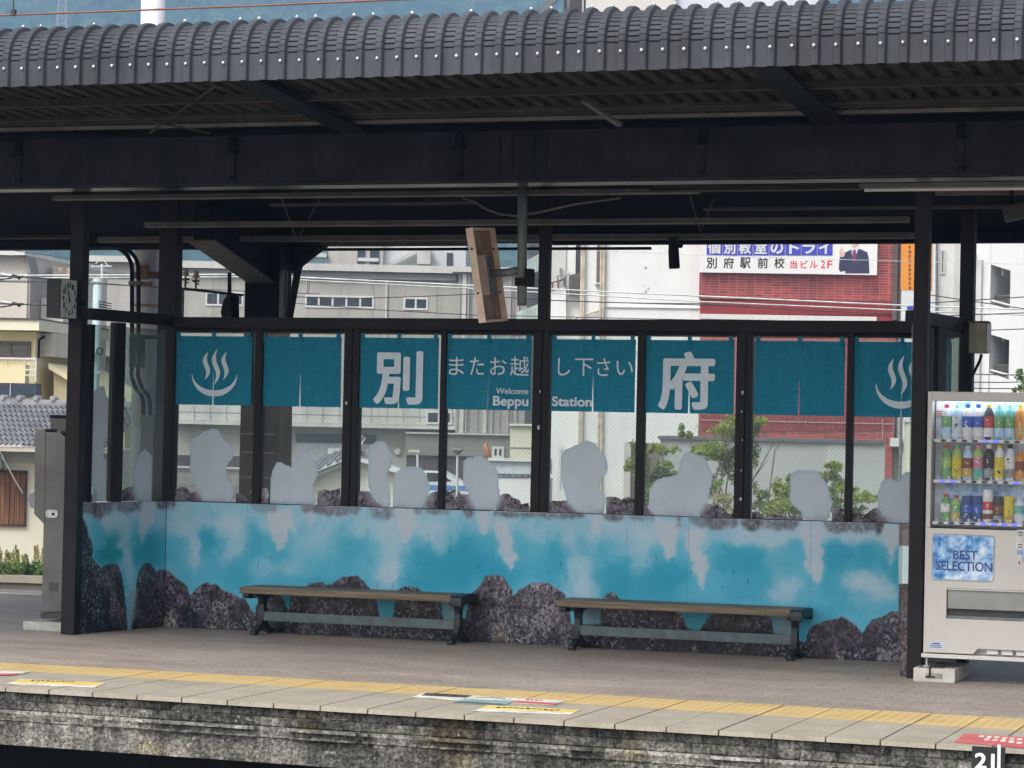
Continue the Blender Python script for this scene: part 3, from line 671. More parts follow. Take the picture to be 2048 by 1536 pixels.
mb = MB(); RF.ubox(mb, 0.06, 0.012, 1.24, SEAM - 0.001, -0.06, -0.02); p3 = mb.build("low_panel", bk_m, scr)
A3, B3 = RF.pt(0.055, 0, -0.062), RF.pt(0.055, 0, -0.018)
mural("mural_print", (A3.x, A3.y), (B3.x, B3.y), SEAM, 0.006, p3)
# --- frame
TZ0, TZ1 = 3.222 * 0.762, 3.342 * 0.762
CZ = 3.62
def post(x0, x1, y0, y1, z0, z1, m=None, nm="post"):
    mb = MB(); mb.box(x0, x1, y0, y1, z0, z1); return mb.build(nm, m or M['post'], scr, bevel=0.006)
xw = lambda px, py=900, Y=19.49: at(px, py, Y).x
post(at(121, 1260, 18.27).x, at(149, 1260, 18.27).x - 0.005, 18.27, 18.37, 0, CZ, nm="front_post")
post(at(1813, 1350, 18.19).x, at(1842.5, 1330, 18.19).x, 18.19, 18.30, 0, CZ, nm="front_post")
post(xw(309, 800), xw(340, 800) + 0.02, 19.505, 19.62, SEAM * 0 + 0.0, CZ - .1, nm="corner_post")
post(xw(327, 800) + 0.022, xw(346, 800), 19.51, 19.60, 0.0, TZ1, nm="corner_post")
post(at(1917, 700, 19.51).x, at(1945, 700, 19.51).x, 19.51, 19.62, 0, CZ - .1, nm="corner_post")
HEAVY = ((682, 712), (1061, 1093), (1468, 1499)); LIGHT = ((504, 519), (876, 887), (1270, 1285), (1690, 1703))
for a, b in HEAVY:
    post(xw(a), xw(b), 19.505, 19.60, SEAM, TZ0, nm="mullion")
    mb = MB(); mb.box(xw(a) + 0.070, xw(a) + 0.078, 19.497, 19.5045, SEAM, TZ0); mb.build("cover_strip", M['steel'], scr)
for a, b in LIGHT: post(xw(a), xw(b), 19.50, 19.58, SEAM, TZ0, nm="mullion")
post(xw(344, 650), XR, 19.485, 19.60, TZ0, TZ1, nm="top_rail")
mb = MB(); mb.box(xw(348, 660), XR, 19.512, 19.575, TZ0 - 0.028, TZ0 - 0.001); mb.build("head_frame", M['steel'], scr)
mb = MB(); mb.box(xw(348, 660), XR, 19.512, 19.57, SEAM, SEAM + 0.006); mb.build("sill", M['post'], scr)
post(at(1076, 560, 19.51).x, at(1097, 560, 19.51).x, 19.515, 19.585, TZ1, CZ - .1, nm="upper_post")
# left return frame
mb = MB(); LF.ubox(mb, 0.085, LF.uz(240, 632)[1] - 0.045, 1.13, LF.uz(240, 632)[1] + 0.045, -0.09, 0.0); mb.build("side_rail", M['post'], scr, bevel=0.005)
u0, z0, u1, z1 = LF.rect(231, 660, 249, 1004); mb = MB(); LF.ubox(mb, u0, SEAM, u1, LF.uz(240, 645)[1], -0.075, -0.005); mb.build("mullion", M['post'], scr, bevel=0.004)
mb = MB(); LF.ubox(mb, 0.10, SEAM, 0.14, TZ0 - .02, -0.07, -0.01); mb.build("side_frame", M['steel'], scr)
# right return frame
zr = RF.uz(1890, 642)[1]
mb = MB(); RF.ubox(mb, 0.10, zr - 0.05, 1.26, zr + 0.045, -0.09, 0.0); mb.build("side_rail", M['post'], scr, bevel=0.005)
u0, z0, u1, z1 = RF.rect(1877, 660, 1893, 800); mb = MB(); RF.ubox(mb, u0, SEAM, u1, zr - 0.05, -0.07, 0.0); mb.build("mullion", M['post'], scr, bevel=0.004)
# white bolts and scuffs on mullions
for x, y, r in ((1080, 783, .013), (1077, 855, .02), (1485, 785, .016), (1483, 823, .008), (1484, 880, .007), (1482, 941, .008), (1481, 998, .014), (1274, 896, .009), (1276, 969, .011), (692, 806, .014), (501, 983, .006)):
    mb = MB(); c = at(x, y, 19.498); mb.ball((c.x, 19.503, c.z), r, 8, 5, (0.7, .3, 1)); mb.build("hole_cover", mat("cover cap", (0.55, 0.54, 0.5), 0.5), scr)
# --- glass panes, film decals
ZG0, ZG1 = SEAM + 0.006, TZ0 - 0.028
edges = [xw(347)] + [v for a, b in ((504, 519), (682, 712), (876, 887), (1061, 1093), (1270, 1285), (1468, 1499), (1690, 1703)) for v in (xw(a), xw(b))] + [XR - .02]
panes = []
for i in range(8):
    mb = MB(); mb.box(edges[2 * i] + .002, edges[2 * i + 1] - .002, 19.545, 19.551, ZG0 + .001, ZG1 - .001); panes.append(mb.build("glass_pane", M['glass'], scr))
u_m0, _, u_m1, _ = LF.rect(231, 660, 249, 1004)
mb = MB(); LF.ubox(mb, 0.141, SEAM + .004, u_m0 - .001, LF.uz(240, 645)[1] - .03, -0.046, -0.04); lp1 = mb.build("glass_pane", M['glass_side'], scr)
mb = MB(); LF.ubox(mb, u_m1 + .001, SEAM + .004, 1.09, LF.uz(240, 645)[1] - .03, -0.046, -0.04); lp2 = mb.build("glass_pane", M['glass_side'], scr)
ru0, _, ru1, _ = RF.rect(1877, 660, 1893, 800)
mb = MB(); RF.ubox(mb, 0.12, SEAM, ru0 - .001, zr - .051, -0.046, -0.04); mb.build("glass_pane", M['glass_side'], scr)
mb = MB(); RF.ubox(mb, ru1 + .001, SEAM, 1.25, zr - .051, -0.046, -0.04); mb.build("glass_pane", M['glass_side'], scr)
c2, c3, c4, c5, c1 = (500, 850, 5.689), (850, 850, 5.689), (1150, 850, 5.689), (1480, 880, 5.689), (140, 760, 5.689)
CL = [ # steam clouds: pane, outline
 (lp1, cv([(370,75),(400,95),(430,230),(450,340),(468,380),(460,520),(440,620),(400,690),(385,760),(378,830),(400,900),(425,950),(430,1050),(405,1180),(410,1300),(400,1400),(300,1400),(295,1240),(250,1220),(235,1130),(210,1010),(180,930),(172,800),(180,700),(155,560),(160,420),(190,320),(215,180),(240,145),(280,130),(330,85)], *c1)),
 (lp2, cv([(840,775),(880,805),(930,870),(955,900),(968,960),(965,1340),(940,1390),(770,1390),(735,1220),(720,1110),(735,990),(770,880),(810,810)], *c1)),
 (panes[0], cv([(1640,553),(1690,575),(1720,640),(1780,700),(1845,745),(1860,830),(1840,900),(1790,970),(1765,1070),(1770,1130),(1830,1160),(1860,1200),(1860,1270),(1830,1370),(1850,1399),(1500,1399),(1480,1290),(1420,1200),(1390,1080),(1345,1000),(1320,900),(1345,800),(1370,700),(1400,655),(1460,640),(1500,605),(1580,570)], *c1)),
 (panes[1], cv([(325,428),(360,435),(390,460),(440,470),(470,490),(490,420),(530,370),(600,320),(640,285),(670,310),(690,370),(720,390),(740,440),(765,470),(770,560),(740,630),(710,690),(715,760),(750,820),(745,922),(180,922),(200,800),(220,700),(210,650),(240,580),(265,500),(300,440)], *c2)),
 (panes[2], cv([(1490,177),(1520,195),(1555,240),(1600,315),(1615,390),(1600,470),(1560,540),(1555,640),(1580,700),(1590,800),(1600,945),(1530,945),(1470,880),(1400,830),(1370,750),(1350,640),(1320,540),(1305,430),(1335,310),(1360,250),(1400,215),(1450,185)], *c2)),
 (panes[2], cv([(1720,490),(1800,475),(1900,475),(1960,500),(2000,560),(2030,620),(2048,690),(2030,780),(1990,870),(1950,962),(1660,957),(1600,860),(1600,760),(1590,650),(1620,590),(1670,540)], *c2)),
 (panes[3], cv([(520,360),(620,355),(690,365),(730,420),(790,470),(820,530),(838,600),(830,700),(850,800),(830,900),(780,987),(560,982),(555,900),(500,840),(520,800),(450,700),(390,590),(410,500),(430,430),(470,375)], *c3)),
 (panes[4], cv([(1840,182),(1900,195),(1960,250)], *c3) + cv([(290,330),(360,375),(365,440),(380,490),(360,550),(310,590),(275,650),(265,740),(340,790),(350,850),(330,920),(330,1024)], *c4) + cv([(1760,1014),(1640,900),(1600,790),(1570,680),(1530,570),(1520,480),(1555,400),(1570,300),(1640,270),(1700,240)], *c3)),
 (panes[5], cv([(1280,310),(1350,320),(1420,340),(1480,380),(1520,450),(1555,530),(1560,620),(1530,720),(1530,800),(1500,900),(1430,980),(1400,1054),(910,1047),(850,960),(810,850),(820,760),(880,690),(930,610),(1020,600),(1090,585),(1160,575),(1190,500),(1200,420),(1240,330)], *c4)),
 (panes[6], cv([(650,345),(720,355),(800,345),(870,350),(920,400),(960,460),(1010,550),(1035,650),(1040,760),(1020,830),(1030,918),(740,918),(700,820),(620,760),(560,690),(540,620),(555,520),(570,420),(600,370)], *c5)),
 (panes[7], cv([(1650,435),(1700,445),(1760,460),(1815,490),(1830,420),(1860,385),(1890,365),(1960,360),(1990,500),(1990,964),(1690,947),(1640,860),(1570,790),(1555,680),(1545,640),(1580,590),(1600,520),(1620,470)], *c5))]
RK = [
 (lp1, cv([(100,1310),(160,1290),(200,1320),(240,1300),(300,1330),(300,1400),(100,1400)], *c1)), (lp2, cv([(600,1260),(650,1230),(700,1215),(740,1260),(770,1390),(600,1395)], *c1)),
 (panes[0], cv([(1160,1330),(1190,1270),(1240,1225),(1290,1215),(1340,1240),(1380,1285),(1440,1280),(1490,1295),(1510,1399),(1150,1399)], *c1)), (panes[0], cv([(1845,1270),(1900,1285),(1960,1310),(2020,1360),(2048,1399),(1840,1399)], *c1)),
 (panes[1], cv([(60,715),(120,725),(190,720),(210,800),(185,922),(50,922)], *c2)), (panes[1], cv([(725,800),(745,780),(800,750),(860,738),(920,755),(1030,710),(1030,935),(735,928)], *c2)),
 (panes[2], cv([(1190,765),(1260,755),(1370,765),(1400,830),(1540,945),(1480,947),(1190,937)], *c2)), (panes[2], cv([(1590,800),(1610,860),(1665,957),(1598,947)], *c2)),
 (panes[2], cv([(50,785),(100,760),(180,745),(180,972),(-20,968),(20,900)], *c3)),
 (panes[3], cv([(200,745),(240,735),(290,780),(330,830),(310,865),(350,860),(365,790),(520,790),(520,840),(560,880),(565,985),(200,972)], *c3)), (panes[3], cv([(840,810),(900,775),(950,780),(1000,830),(1070,850),(1100,905),(1180,885),(1200,1003),(770,990)], *c3)),
 (panes[4], cv([(1385,880),(1480,860),(1560,865),(1620,850),(1640,900),(1770,1014),(1385,1008)], *c3)), (panes[4], cv([(325,830),(380,820),(440,822),(490,830),(530,855),(560,830),(620,828),(690,850),(690,1035),(320,1026)], *c4)),
 (panes[5], cv([(740,905),(820,910),(850,960),(920,1047),(740,1040)], *c4)), (panes[5], cv([(1500,890),(1560,910),(1640,918),(1700,955),(1735,1010),(1830,1000),(1830,1072),(1390,1054),(1440,970)], *c4)),
 (panes[6], cv([(110,815),(200,825),(280,870),(370,845),(440,860),(520,880),(600,860),(710,860),(720,910),(745,918),(110,900)], *c5)), (panes[6], cv([(1030,775),(1100,760),(1150,780),(1190,800),(1190,935),(1020,922)], *c5)),
 (panes[7], cv([(1230,870),(1300,835),(1370,830),(1420,850),(1460,810),(1520,775),(1580,780),(1620,850),(1700,947),(1230,940)], *c5))]
def smooth(pts, n=2):
    for _ in range(n):
        q = []
        for a, b in zip(pts, pts[1:] + pts[:1]): q += [(a[0] * .75 + b[0] * .25, a[1] * .75 + b[1] * .25), (a[0] * .25 + b[0] * .75, a[1] * .25 + b[1] * .75)]
        pts = q
    return pts
CL = [(p_, smooth(q_)) for p_, q_ in CL]
FX, FY = np.meshgrid(np.arange(140., 1830, 2), np.arange(860., 1070, 2)); CM = np.zeros(FX.shape)
for _, q_ in CL: CM = np.maximum(CM, inside(q_, FX, FY))
CM = blur(CM, 8.0)[..., None]
film_m = attr_mat("window film", rough=0.55, spec=0.25)
rockfilm_m = attr_mat("rock window film", rough=0.5, rock=True, spec=0.25)
def film(pane, pts, kind, d):
    F_ = LF if pane in (lp1, lp2) else WALL
    dd = -0.038 if F_ is LF else (19.47 - 19.543) - d
    dd = dd + d if F_ is LF else -0.073 + d
    uz = [F_.uz(x, y) for x, y in pts]; ua, ub = min(u for u, z in uz), max(u for u, z in uz); za, zb = max(SEAM + .004, min(z for u, z in uz)), max(z for u, z in uz)
    if pane is lp1: ua = max(ua, 0.142); 
    st = 0.0065
    us = np.arange(ua, ub + st, st); zs = np.arange(za, zb + st, st); U, Zg = np.meshgrid(us, zs)
    P = np.stack([F_.P.x + F_.e.x * U + F_.n.x * dd, F_.P.y + F_.e.y * U + F_.n.y * dd, Zg], -1); q = proj(P); qx, qy = q[..., 0], q[..., 1]
    jj = 3.5 if kind == 'rock' else 5.5
    ins = inside(pts, qx + (fbm(qx / 11, qy / 11, 5, 3) - .5) * jj, qy + (fbm(qx / 11 + 40, qy / 11, 6, 3) - .5) * jj)
    seam_y = 1005 + (qx - 325) * 0.0275
    if kind == 'steam':
        c = np.array([172., 183., 193.]) + (fbm(qx / 60, qy / 60, 8, 3) - .5)[..., None] * 8
        e = np.clip(blur_small(ins.astype(float), 3), 0, 1); c = c + (1 - np.clip((e - .5) * 2.2, 0, 1))[..., None] * np.array([-22, -6, -2]) + (fbm(qx / 26, qy / 26, 58, 4) - .5)[..., None] * 12
        rk = np.zeros(U.shape)
        lo = np.clip((qy - seam_y + 22) / 24, 0, 1) * np.clip((fbm(qx / 20, qy / 14, 18, 3) - .46) * 6, 0, 1) * 0.42; c = c * (1 - lo[..., None]) + np.array([146., 138, 150]) * lo[..., None]
    else:
        c = np.array([98., 88, 96]) * (0.8 + .5 * fbm(qx / 16, qy / 20, 28, 4))[..., None]
        mist = np.clip((fbm(qx / 26, qy / 14, 38, 3) - .42) * 3, 0, .75) * np.clip((qy - seam_y + 26) / 26, 0, 1)
        mist = np.maximum(mist, np.clip(sample(CM, np.stack([(qx - 140) / 2, (qy - 860) / 2], -1), 0, 0)[..., 0] * 2.6 - .15, 0, .95) * np.clip(.55 + fbm(qx / 10, qy / 10, 68, 3) * .9, 0, 1))
        c = c * (1 - mist[..., None]) + np.array([158., 160, 171]) * mist[..., None]; rk = 1 - mist
    C = np.concatenate([np.clip(S2L(c) * K_MURAL, 0, .95), rk[..., None]], -1)
    idx = np.arange(U.size).reshape(U.shape); keep = (ins[:-1, :-1].astype(int) + ins[1:, :-1] + ins[:-1, 1:] + ins[1:, 1:]) >= 2
    F = np.stack([idx[:-1, :-1], idx[:-1, 1:], idx[1:, 1:], idx[1:, :-1]], -1)[keep]
    used = np.unique(F); mp = -np.ones(U.size, int); mp[used] = np.arange(len(used))
    return paint_mesh("steam_decal" if kind == 'steam' else "rock_decal", P.reshape(-1, 3)[used], mp[F], C.reshape(-1, 4)[used], film_m if kind == 'steam' else rockfilm_m, pane)
def blur_small(m, r):
    k = np.ones(2 * r + 1) / (2 * r + 1)
    m = np.apply_along_axis(lambda v: np.convolve(np.pad(v, r), k, 'valid'), 1, m); return np.apply_along_axis(lambda v: np.convolve(np.pad(v, r), k, 'valid'), 0, m)
for pn, pts in RK: film(pn, pts, 'rock', 0.0)
for pn, pts in CL: film(pn, pts, 'steam', 0.0025)

# ================================================================== noren curtains
nm_ = NT("teal cloth")
wv = nm_.noise(nm_.geo((60, 60, 6)), 4, 3, 0.6); wv2 = nm_.noise(nm_.geo((6, 6, 90)), 4, 3, 0.6)
tone = nm_.mix(0.5, wv, wv2)
nm_.col(nm_.ramp(tone, [(0.42, (0.020, 0.235, 0.38)), (0.58, (0.045, 0.38, 0.56))])); nm_.p.inputs["Roughness"].default_value = 0.85; nm_.p.inputs["Specular IOR Level"].default_value = 0.15
_tl = nm_.add("ShaderNodeBsdfTranslucent"); _tl.inputs[0].default_value = (0.03, 0.40, 0.58, 1); _mx = nm_.add("ShaderNodeMixShader"); _mx.inputs[0].default_value = .38
nm_.l.new(nm_.p.outputs[0], _mx.inputs[1]); nm_.l.new(_tl.outputs[0], _mx.inputs[2]); nm_.l.new(_mx.outputs[0], nm_.out.inputs["Surface"])
nm_.bump(nm_.noise(nm_.geo((9, 9, 1.2)), 1.0, 4, .6), .35, .03)
NOREN = nm_.m
ROD = mat("bamboo rod", (0.17, 0.11, 0.075), 0.6, 0, 0.25, 8, stretch=(2, 20, 20))
NZ1, NZ0 = 3.138 * 0.762, 2.398 * 0.762
NF = Fac((0, 19.53), (1, 0))
nspec = [(352, 504, "teal noren curtain with onsen steam mark, farthest from the vending machine"), (520, 682, "plain teal noren curtain between the onsen mark and the large character 別"),
         (720, 877, "teal noren curtain with the single large grey character 別"), (894, 1062, "teal noren curtain with grey words Welcome Beppu and またお越"),
         (1103, 1271, "teal noren curtain with grey words Station and し下さい"), (1291, 1468, "teal noren curtain with the single large grey character 府"),
         (1509, 1690, "plain teal noren curtain between the character 府 and the right onsen mark"), (1706, 1905, "teal noren curtain with onsen mark half hidden by the right front post")]
PW = M['print_white']
norens = []
for i, (a, b, lab) in enumerate(nspec):
    xa, xb = xw(a, 740, 19.53), min(xw(b, 740, 19.53), XR - .03); xm = (xa + xb) / 2 if i < 7 else xw(1804, 740, 19.53)
    if i == 7: xb = xm + (xm - xa)
    t = thing("noren_curtain", ((xa + xb) / 2, 19.53, NZ0), lab, "curtain", "noren curtains hung along the windbreak screen")
    mb = MB(); g = 0.006; zm = NZ0 + (NZ1 - NZ0) * 0.52
    n = 14
    def wavy(x, z): return 19.53 + 0.007 * math.sin((x - xa) * 17 + i * 1.7) * (NZ1 - z) / .5 + .003 * math.sin((x - xa) * 41 + i * 3 + z * 4)
    rows = [NZ0 + (NZ1 - NZ0) * k / 8 for k in range(9)]
    for sgn in (-1, 1):
        gr = []
        for z in rows:
            gap = g * max(0, (zm - z) / (zm - NZ0)) + (0.0)
            x0_, x1_ = (xa, xm - gap) if sgn < 0 else (xm + gap, xb)
            gr.append([mb.b.verts.new((x0_ + (x1_ - x0_) * k / n, wavy(x0_ + (x1_ - x0_) * k / n, z), z)) for k in range(n + 1)])
        for r0, r1 in zip(gr, gr[1:]):
            for k in range(n): mb._f([r0[k], r0[k + 1], r1[k + 1], r1[k]])
    bmesh.ops.remove_doubles(mb.b, verts=mb.b.verts, dist=0.0004)
    cloth = mb.build("cloth", NOREN, t, recalc=False)
    for xl in (xa + 0.025, xm, xb - 0.025): mb = MB(); mb.box(xl - .016, xl + .016, 19.517, 19.5225, NZ1 - 0.045, NZ1 + 0.055); mb.build("loop", NOREN, t)
    mb = MB(); mb.tube([(xa - .012, 19.534, NZ1 + .038), (xb + .012, 19.534, NZ1 + .038)], 0.0125, 8); mb.build("rod", ROD, t, smooth=True)
    norens.append((t, xa, xb, xm))
TF = Fac((0, 19.5165), (1, 0))
def ntext(i, s, x0, y0, x1, y1, bold=0.0): return text_mesh("lettering", s, PW, norens[i][0], TF, x0, y0, x1, y1, 0, bold)
ntext(2, "別", 747, 702, 846, 809, 0.028); ntext(5, "府", 1317, 703, 1430, 820, 0.028)
for i, ch in enumerate("またお越"): ntext(3, ch, *[(898, 714, 928, 750), (940, 714, 968, 750), (980, 715, 1013, 750), (1020, 713, 1058, 752)][i])
for i, ch in enumerate("し下さい"): ntext(4, ch, *[(1116, 716, 1140, 751), (1150, 717, 1186, 752), (1194, 717, 1220, 752), (1233, 722, 1266, 750)][i])
ntext(3, "Welcome", 992, 776, 1057, 788, 0.012); ntext(3, "Beppu", 986, 792, 1057, 818, 0.03); ntext(4, "Station", 1104, 793, 1184, 813, 0.03)
def onsen(i, cx, cy, k):
    P = lambda x, y: TF.px(cx + (x - 429) * k, cy + (y - 748) * k)
    mb = MB(); out, inn = [], []
    for j in range(25):
        a = math.radians(172 - (172 - 8) * j / 24 + 0); w = math.sin(math.pi * j / 24) ** 0.7
        ca, sa = math.cos(a), math.sin(a)
        out.append((429 + 46 * ca, 748 + 45 * sa + (0 if 0 < j < 24 else -6))); inn.append((429 + (46 - 1 - 5 * w) * ca, 746 + (45 - 1 - 9.5 * w) * sa + (0 if 0 < j < 24 else -4)))
    for (a, b), (c, d) in zip(zip(out, inn), list(zip(out, inn))[1:]): mb.poly([P(*b), P(*d), P(*c), P(*a)])
    bmesh.ops.remove_doubles(mb.b, verts=mb.b.verts, dist=.0004); mb.build("bowl_mark", PW, norens[i][0])
    for fx, y0, y1, am in ((413, 704, 759, 4.5), (432, 698, 768, 5.5), (450, 704, 759, 4.5)):
        L, R_ = [], []; mb = MB()
        for j in range(17):
            t = j / 16; y = y0 + (y1 - y0) * t; x = fx + (1 - 2 * t) * 3 - am * math.sin(t * 2 * math.pi) ; w = 0.3 + 4.6 * math.sin(math.pi * t) ** 0.8
            L.append((x - w, y)); R_.append((x + w, y))
        for j in range(16): mb.poly([P(*L[j]), P(*L[j + 1]), P(*R_[j + 1]), P(*R_[j])])
        bmesh.ops.remove_doubles(mb.b, verts=mb.b.verts, dist=.0004); mb.build("steam_mark", PW, norens[i][0])
onsen(0, 429, 748, 1.0); onsen(7, 1802, 767, 1.12)

# ================================================================== platform canopy
can = thing("platform_canopy", (-6.5, 17.4, 0), "dark station canopy with curved ribbed grey metal eave, girder and steel column", "canopy")
YE = 15.2
ZB = at(1024, 147, YE).z; ZC = at(1024, 93, YE).z; RR = 0.232
X137 = at(13, 137.4, YE).x; PITCH_X = 0.1323
st = [(YE, ZB, 0, -1, 0), (YE, ZB + .006, 0, -1, 0), (YE, ZC - .004, 0, -1, 0)]
NC = 11; TH = math.radians(98.5)
for i in range(NC):
    for fr, cr in ((0.02, 0.0), (0.07, 1.0), (0.20, 1.0), (0.32, 0.0), (0.7, 0.0)):
        a = TH * (i + fr) / NC
        st.append((YE + RR - RR * math.cos(a), ZC + RR * math.sin(a), cr, -math.cos(a), math.sin(a)))
ye, ze = YE + RR - RR * math.cos(TH), ZC + RR * math.sin(TH)
sl = math.tan(TH - math.pi / 2)
for Yv in (15.9, 16.4, 17.0, 17.6, 18.4, 19.4, 20.4, 21.2): st.append((Yv, ze - (Yv - ye) * sl, 0, -0.148, 0.989))
roofz = lambda Y: ze - (Y - ye) * sl
xs = []
for k in range(-34, 112):
    x0 = X137 + k * PITCH_X - 0.7 * PITCH_X
    xs += [(x0, 0, 1), (x0 + .02 * PITCH_X, 0, 1), (x0 + .50 * PITCH_X, 0, 1), (x0 + .56 * PITCH_X, 1, 0), (x0 + .64 * PITCH_X, 1.12, 0), (x0 + .78 * PITCH_X, 1.12, 0), (x0 + .88 * PITCH_X, 1.0, 0), (x0 + .96 * PITCH_X, 0.12, 0)]
V = []
for (Yv, z, cr, ny, nz_) in st:
    for (x, h, pan) in xs:
        off = h * 0.026 + (-0.011 * cr if pan else -0.004 * cr)
        V.append((x, Yv + ny * off, z + nz_ * off))
nx = len(xs); idx = np.arange(len(V)).reshape(len(st), nx)
F = np.stack([idx[:-1, :-1], idx[:-1, 1:], idx[1:, 1:], idx[1:, :-1]], -1).reshape(-1, 4)
me = bpy.data.meshes.new("roof_sheet"); o0 = ORG[can.name]
me.from_pydata([tuple(Vector(v) - o0) for v in V], [], [tuple(map(int, f)) for f in F]); link("roof_sheet", me, M['roof'], can, o0)
V2 = []
SOF = [(15.26, 3.967), (15.8, 3.942), (16.4, 3.914), (17.0, 3.886), (17.4, 3.83), (18.4, 3.69), (19.4, 3.55), (20.4, 3.41), (21.2, 3.30)]
for (Yv, z) in SOF[:5]:
    for (x, h, pan) in xs: V2.append((x, Yv, z + h * .034))
ids2 = np.arange(len(V2)).reshape(5, nx); F2 = np.stack([ids2[:-1, :-1], ids2[:-1, 1:], ids2[1:, 1:], ids2[1:, :-1]], -1).reshape(-1, 4)
roofz = lambda Y: float(np.interp(Y, [p[0] for p in SOF], [p[1] for p in SOF]))
mb = MB()
for (ya, za), (yb2, zb2) in zip(SOF[4:], SOF[5:]): mb.poly([(-14.5, ya + .03, za), (2.0, ya + .03, za), (2.0, yb2 + .03, zb2), (-14.5, yb2 + .03, zb2)])
bmesh.ops.remove_doubles(mb.b, verts=mb.b.verts, dist=.001); mb.build("rear_soffit", mat("shade black soffit", (.004, .004, .009), .8, spec=.08), can)  # rear soffit, the shade behind the girder put into its black colour
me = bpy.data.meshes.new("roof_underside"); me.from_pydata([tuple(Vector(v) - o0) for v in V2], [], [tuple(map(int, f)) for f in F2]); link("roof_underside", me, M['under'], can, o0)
zb_ = at(1024, 110, YE).z
mb = MB(); mb.ball((0, 0, 0), 0.0118, 8, 5, (1, .75, 1)); mb.b.verts.ensure_lookup_table()
bx0 = X137
b0 = None
for k in range(-3, 62):
    x = X137 + k * PITCH_X
    if b0 is None:
        bmesh.ops.translate(mb.b, verts=mb.b.verts, vec=(x, YE - 0.034, zb_)); b0 = mb.build("bolt", M['chrome'], can, smooth=True); bxp = x
    else:
        c = b0.copy(); col.objects.link(c); c.parent = can; c.location = (x - bxp, 0, random.uniform(-.002, .002)); ORG[c.name] = ORG[b0.name]
# second line of caps over the crest, some of them seen against the hill
for k in range(-2, 40):
    if k % 3 == 2 or random.random() < .25: continue
    x = X137 + k * PITCH_X + .01
    a = math.radians(80)
    c = b0.copy(); col.objects.link(c); c.parent = can; c.name = "bolt"
    c.location = (x - bxp, (YE + RR - (RR + .03) * math.cos(a)) - (YE - 0.034), ZC + (RR + .03) * math.sin(a) - zb_); c.location = (x - bxp, c.location.y, c.location.z + .004)
    ORG[c.name] = ORG[b0.name]
XA, XB = -14.5, 2.0
def cpart(nm, fn, m): mb = MB(); fn(mb); return mb.build(nm, m, can)
# purlins under the sheet
for Yv, py in ((16.3, 191), (17.0, 221)):
    zq = at(1024, py, Yv).z
    cpart("purlin", lambda mb: mb.box(XA, XB, Yv, Yv + .05, zq, roofz(Yv) - .003), M['purlin'])
for Yv, py in ((17.055, 226), (17.16, 238)):
    z = at(1024, py, Yv).z
    cpart("purlin", lambda mb: mb.box(XA, XB, Yv, Yv + .02, z - .012, z + .012), mat('grey channel', (.20, .19, .175), .6, 0, .25, 3, streak=.4) if py > 230 else M['purlin'])
# girder with stiffeners
GY = 17.4; GZ1, GZ0 = at(1083, 262, GY).z, at(1083, 361, GY).z
cpart("girder", lambda mb: (mb.box(XA, XB, GY, GY + .02, GZ0 + .012, GZ1 - .012), mb.box(XA, XB, GY - .02, GY + .14, GZ1 - .011, GZ1 + .006), mb.box(XA, XB, GY - .012, GY + .05, GZ0, GZ0 + .011)), M['girder'])
for px in (-440, 35, 462, 915, 1400, 1917, 2450):
    x = at(px, 320, GY).x
    cpart("bracket", lambda mb: (mb.box(x - .012, x + .045, GY - .028, GY - .001, GZ0 + .23, GZ0 + .38), mb.box(x - .03, x + .06, GY - .045, GY - .001, GZ0 + .23, GZ0 + .25), mb.box(x + .036, x + .041, GY - .008, GY - .001, GZ0 + .02, GZ0 + .23), mb.box(x + .0, x + .045, GY - .03, GY - .001, GZ0 + .035, GZ0 + .06)), M['steel'])
for px in (1000, 1025, 1069, 1093):
    x = at(px, 320, GY).x
    cpart("seam_strip", lambda mb: mb.box(x - .003, x + .003, GY - .005, GY - .0005, GZ0 + .02, GZ1 + .03), M['black'])
# tapered rafters reaching forward to the eave
for xr in (-10.72, -7.24, -3.776, -0.3):
    pts = [(YE + .1, roofz(YE + .1) - .003), (YE + .1, roofz(YE + .1) - .05), (GY, GZ1 + .01), (GY + .3, GZ1 - .12), (GY + .3, roofz(GY + .3) - .003)]
    cpart("rafter", lambda mb: (mb.prism([(xr - .06, y, z) for y, z in pts], (.012, 0, 0)), mb.prism([(xr - .13, y, z) for y, z in ((YE + .1, roofz(YE + .1) - .052), (YE + .1, roofz(YE + .1) - .066), (GY - .03, GZ1 + .005), (GY - .03, GZ1 + .02))], (.2, 0, 0)), mb.box(xr - .14, xr + .1, GY - .035, GY - .021, GZ1 + .03, GZ1 + .11)), M['steel'])
# flat braces and rods under the front half
def rod_(a, b, w, m, Ya, Yb): 
    p, q = at(*a, Ya), at(*b, Yb); cpart("brace", lambda mb: mb.bar(p, q, w, w * .5), m)
rod_((-40, 178), (420, 266), .02, M['purlin'], 16.0, 17.0); rod_((432, 170), (300, 266), .02, M['purlin'], 16.0, 17.0)
rod_((1165, 200), (1240, 250), .045, M['duct'], 16.6, 16.98); rod_((1850, 124), (2080, 178), .02, M['purlin'], 15.9, 16.9)
cpart('glint_strip', lambda mb: mb.prism([(XA, 17.62, at(1024, 366, 17.62).z), (XA, 17.80, at(1024, 373, 17.8).z), (XA, 17.80, at(1024, 373, 17.8).z + .004), (XA, 17.62, at(1024, 366, 17.62).z + .004)], (XB - XA, 0, 0)), mat('patchy glint metal', (0.16, 0.16, 0.145), 0.28, 0.8, 0.95, 1.3, stretch=(1, 1, 1)))  # strip added for the glints under the girder, patches painted in its tone
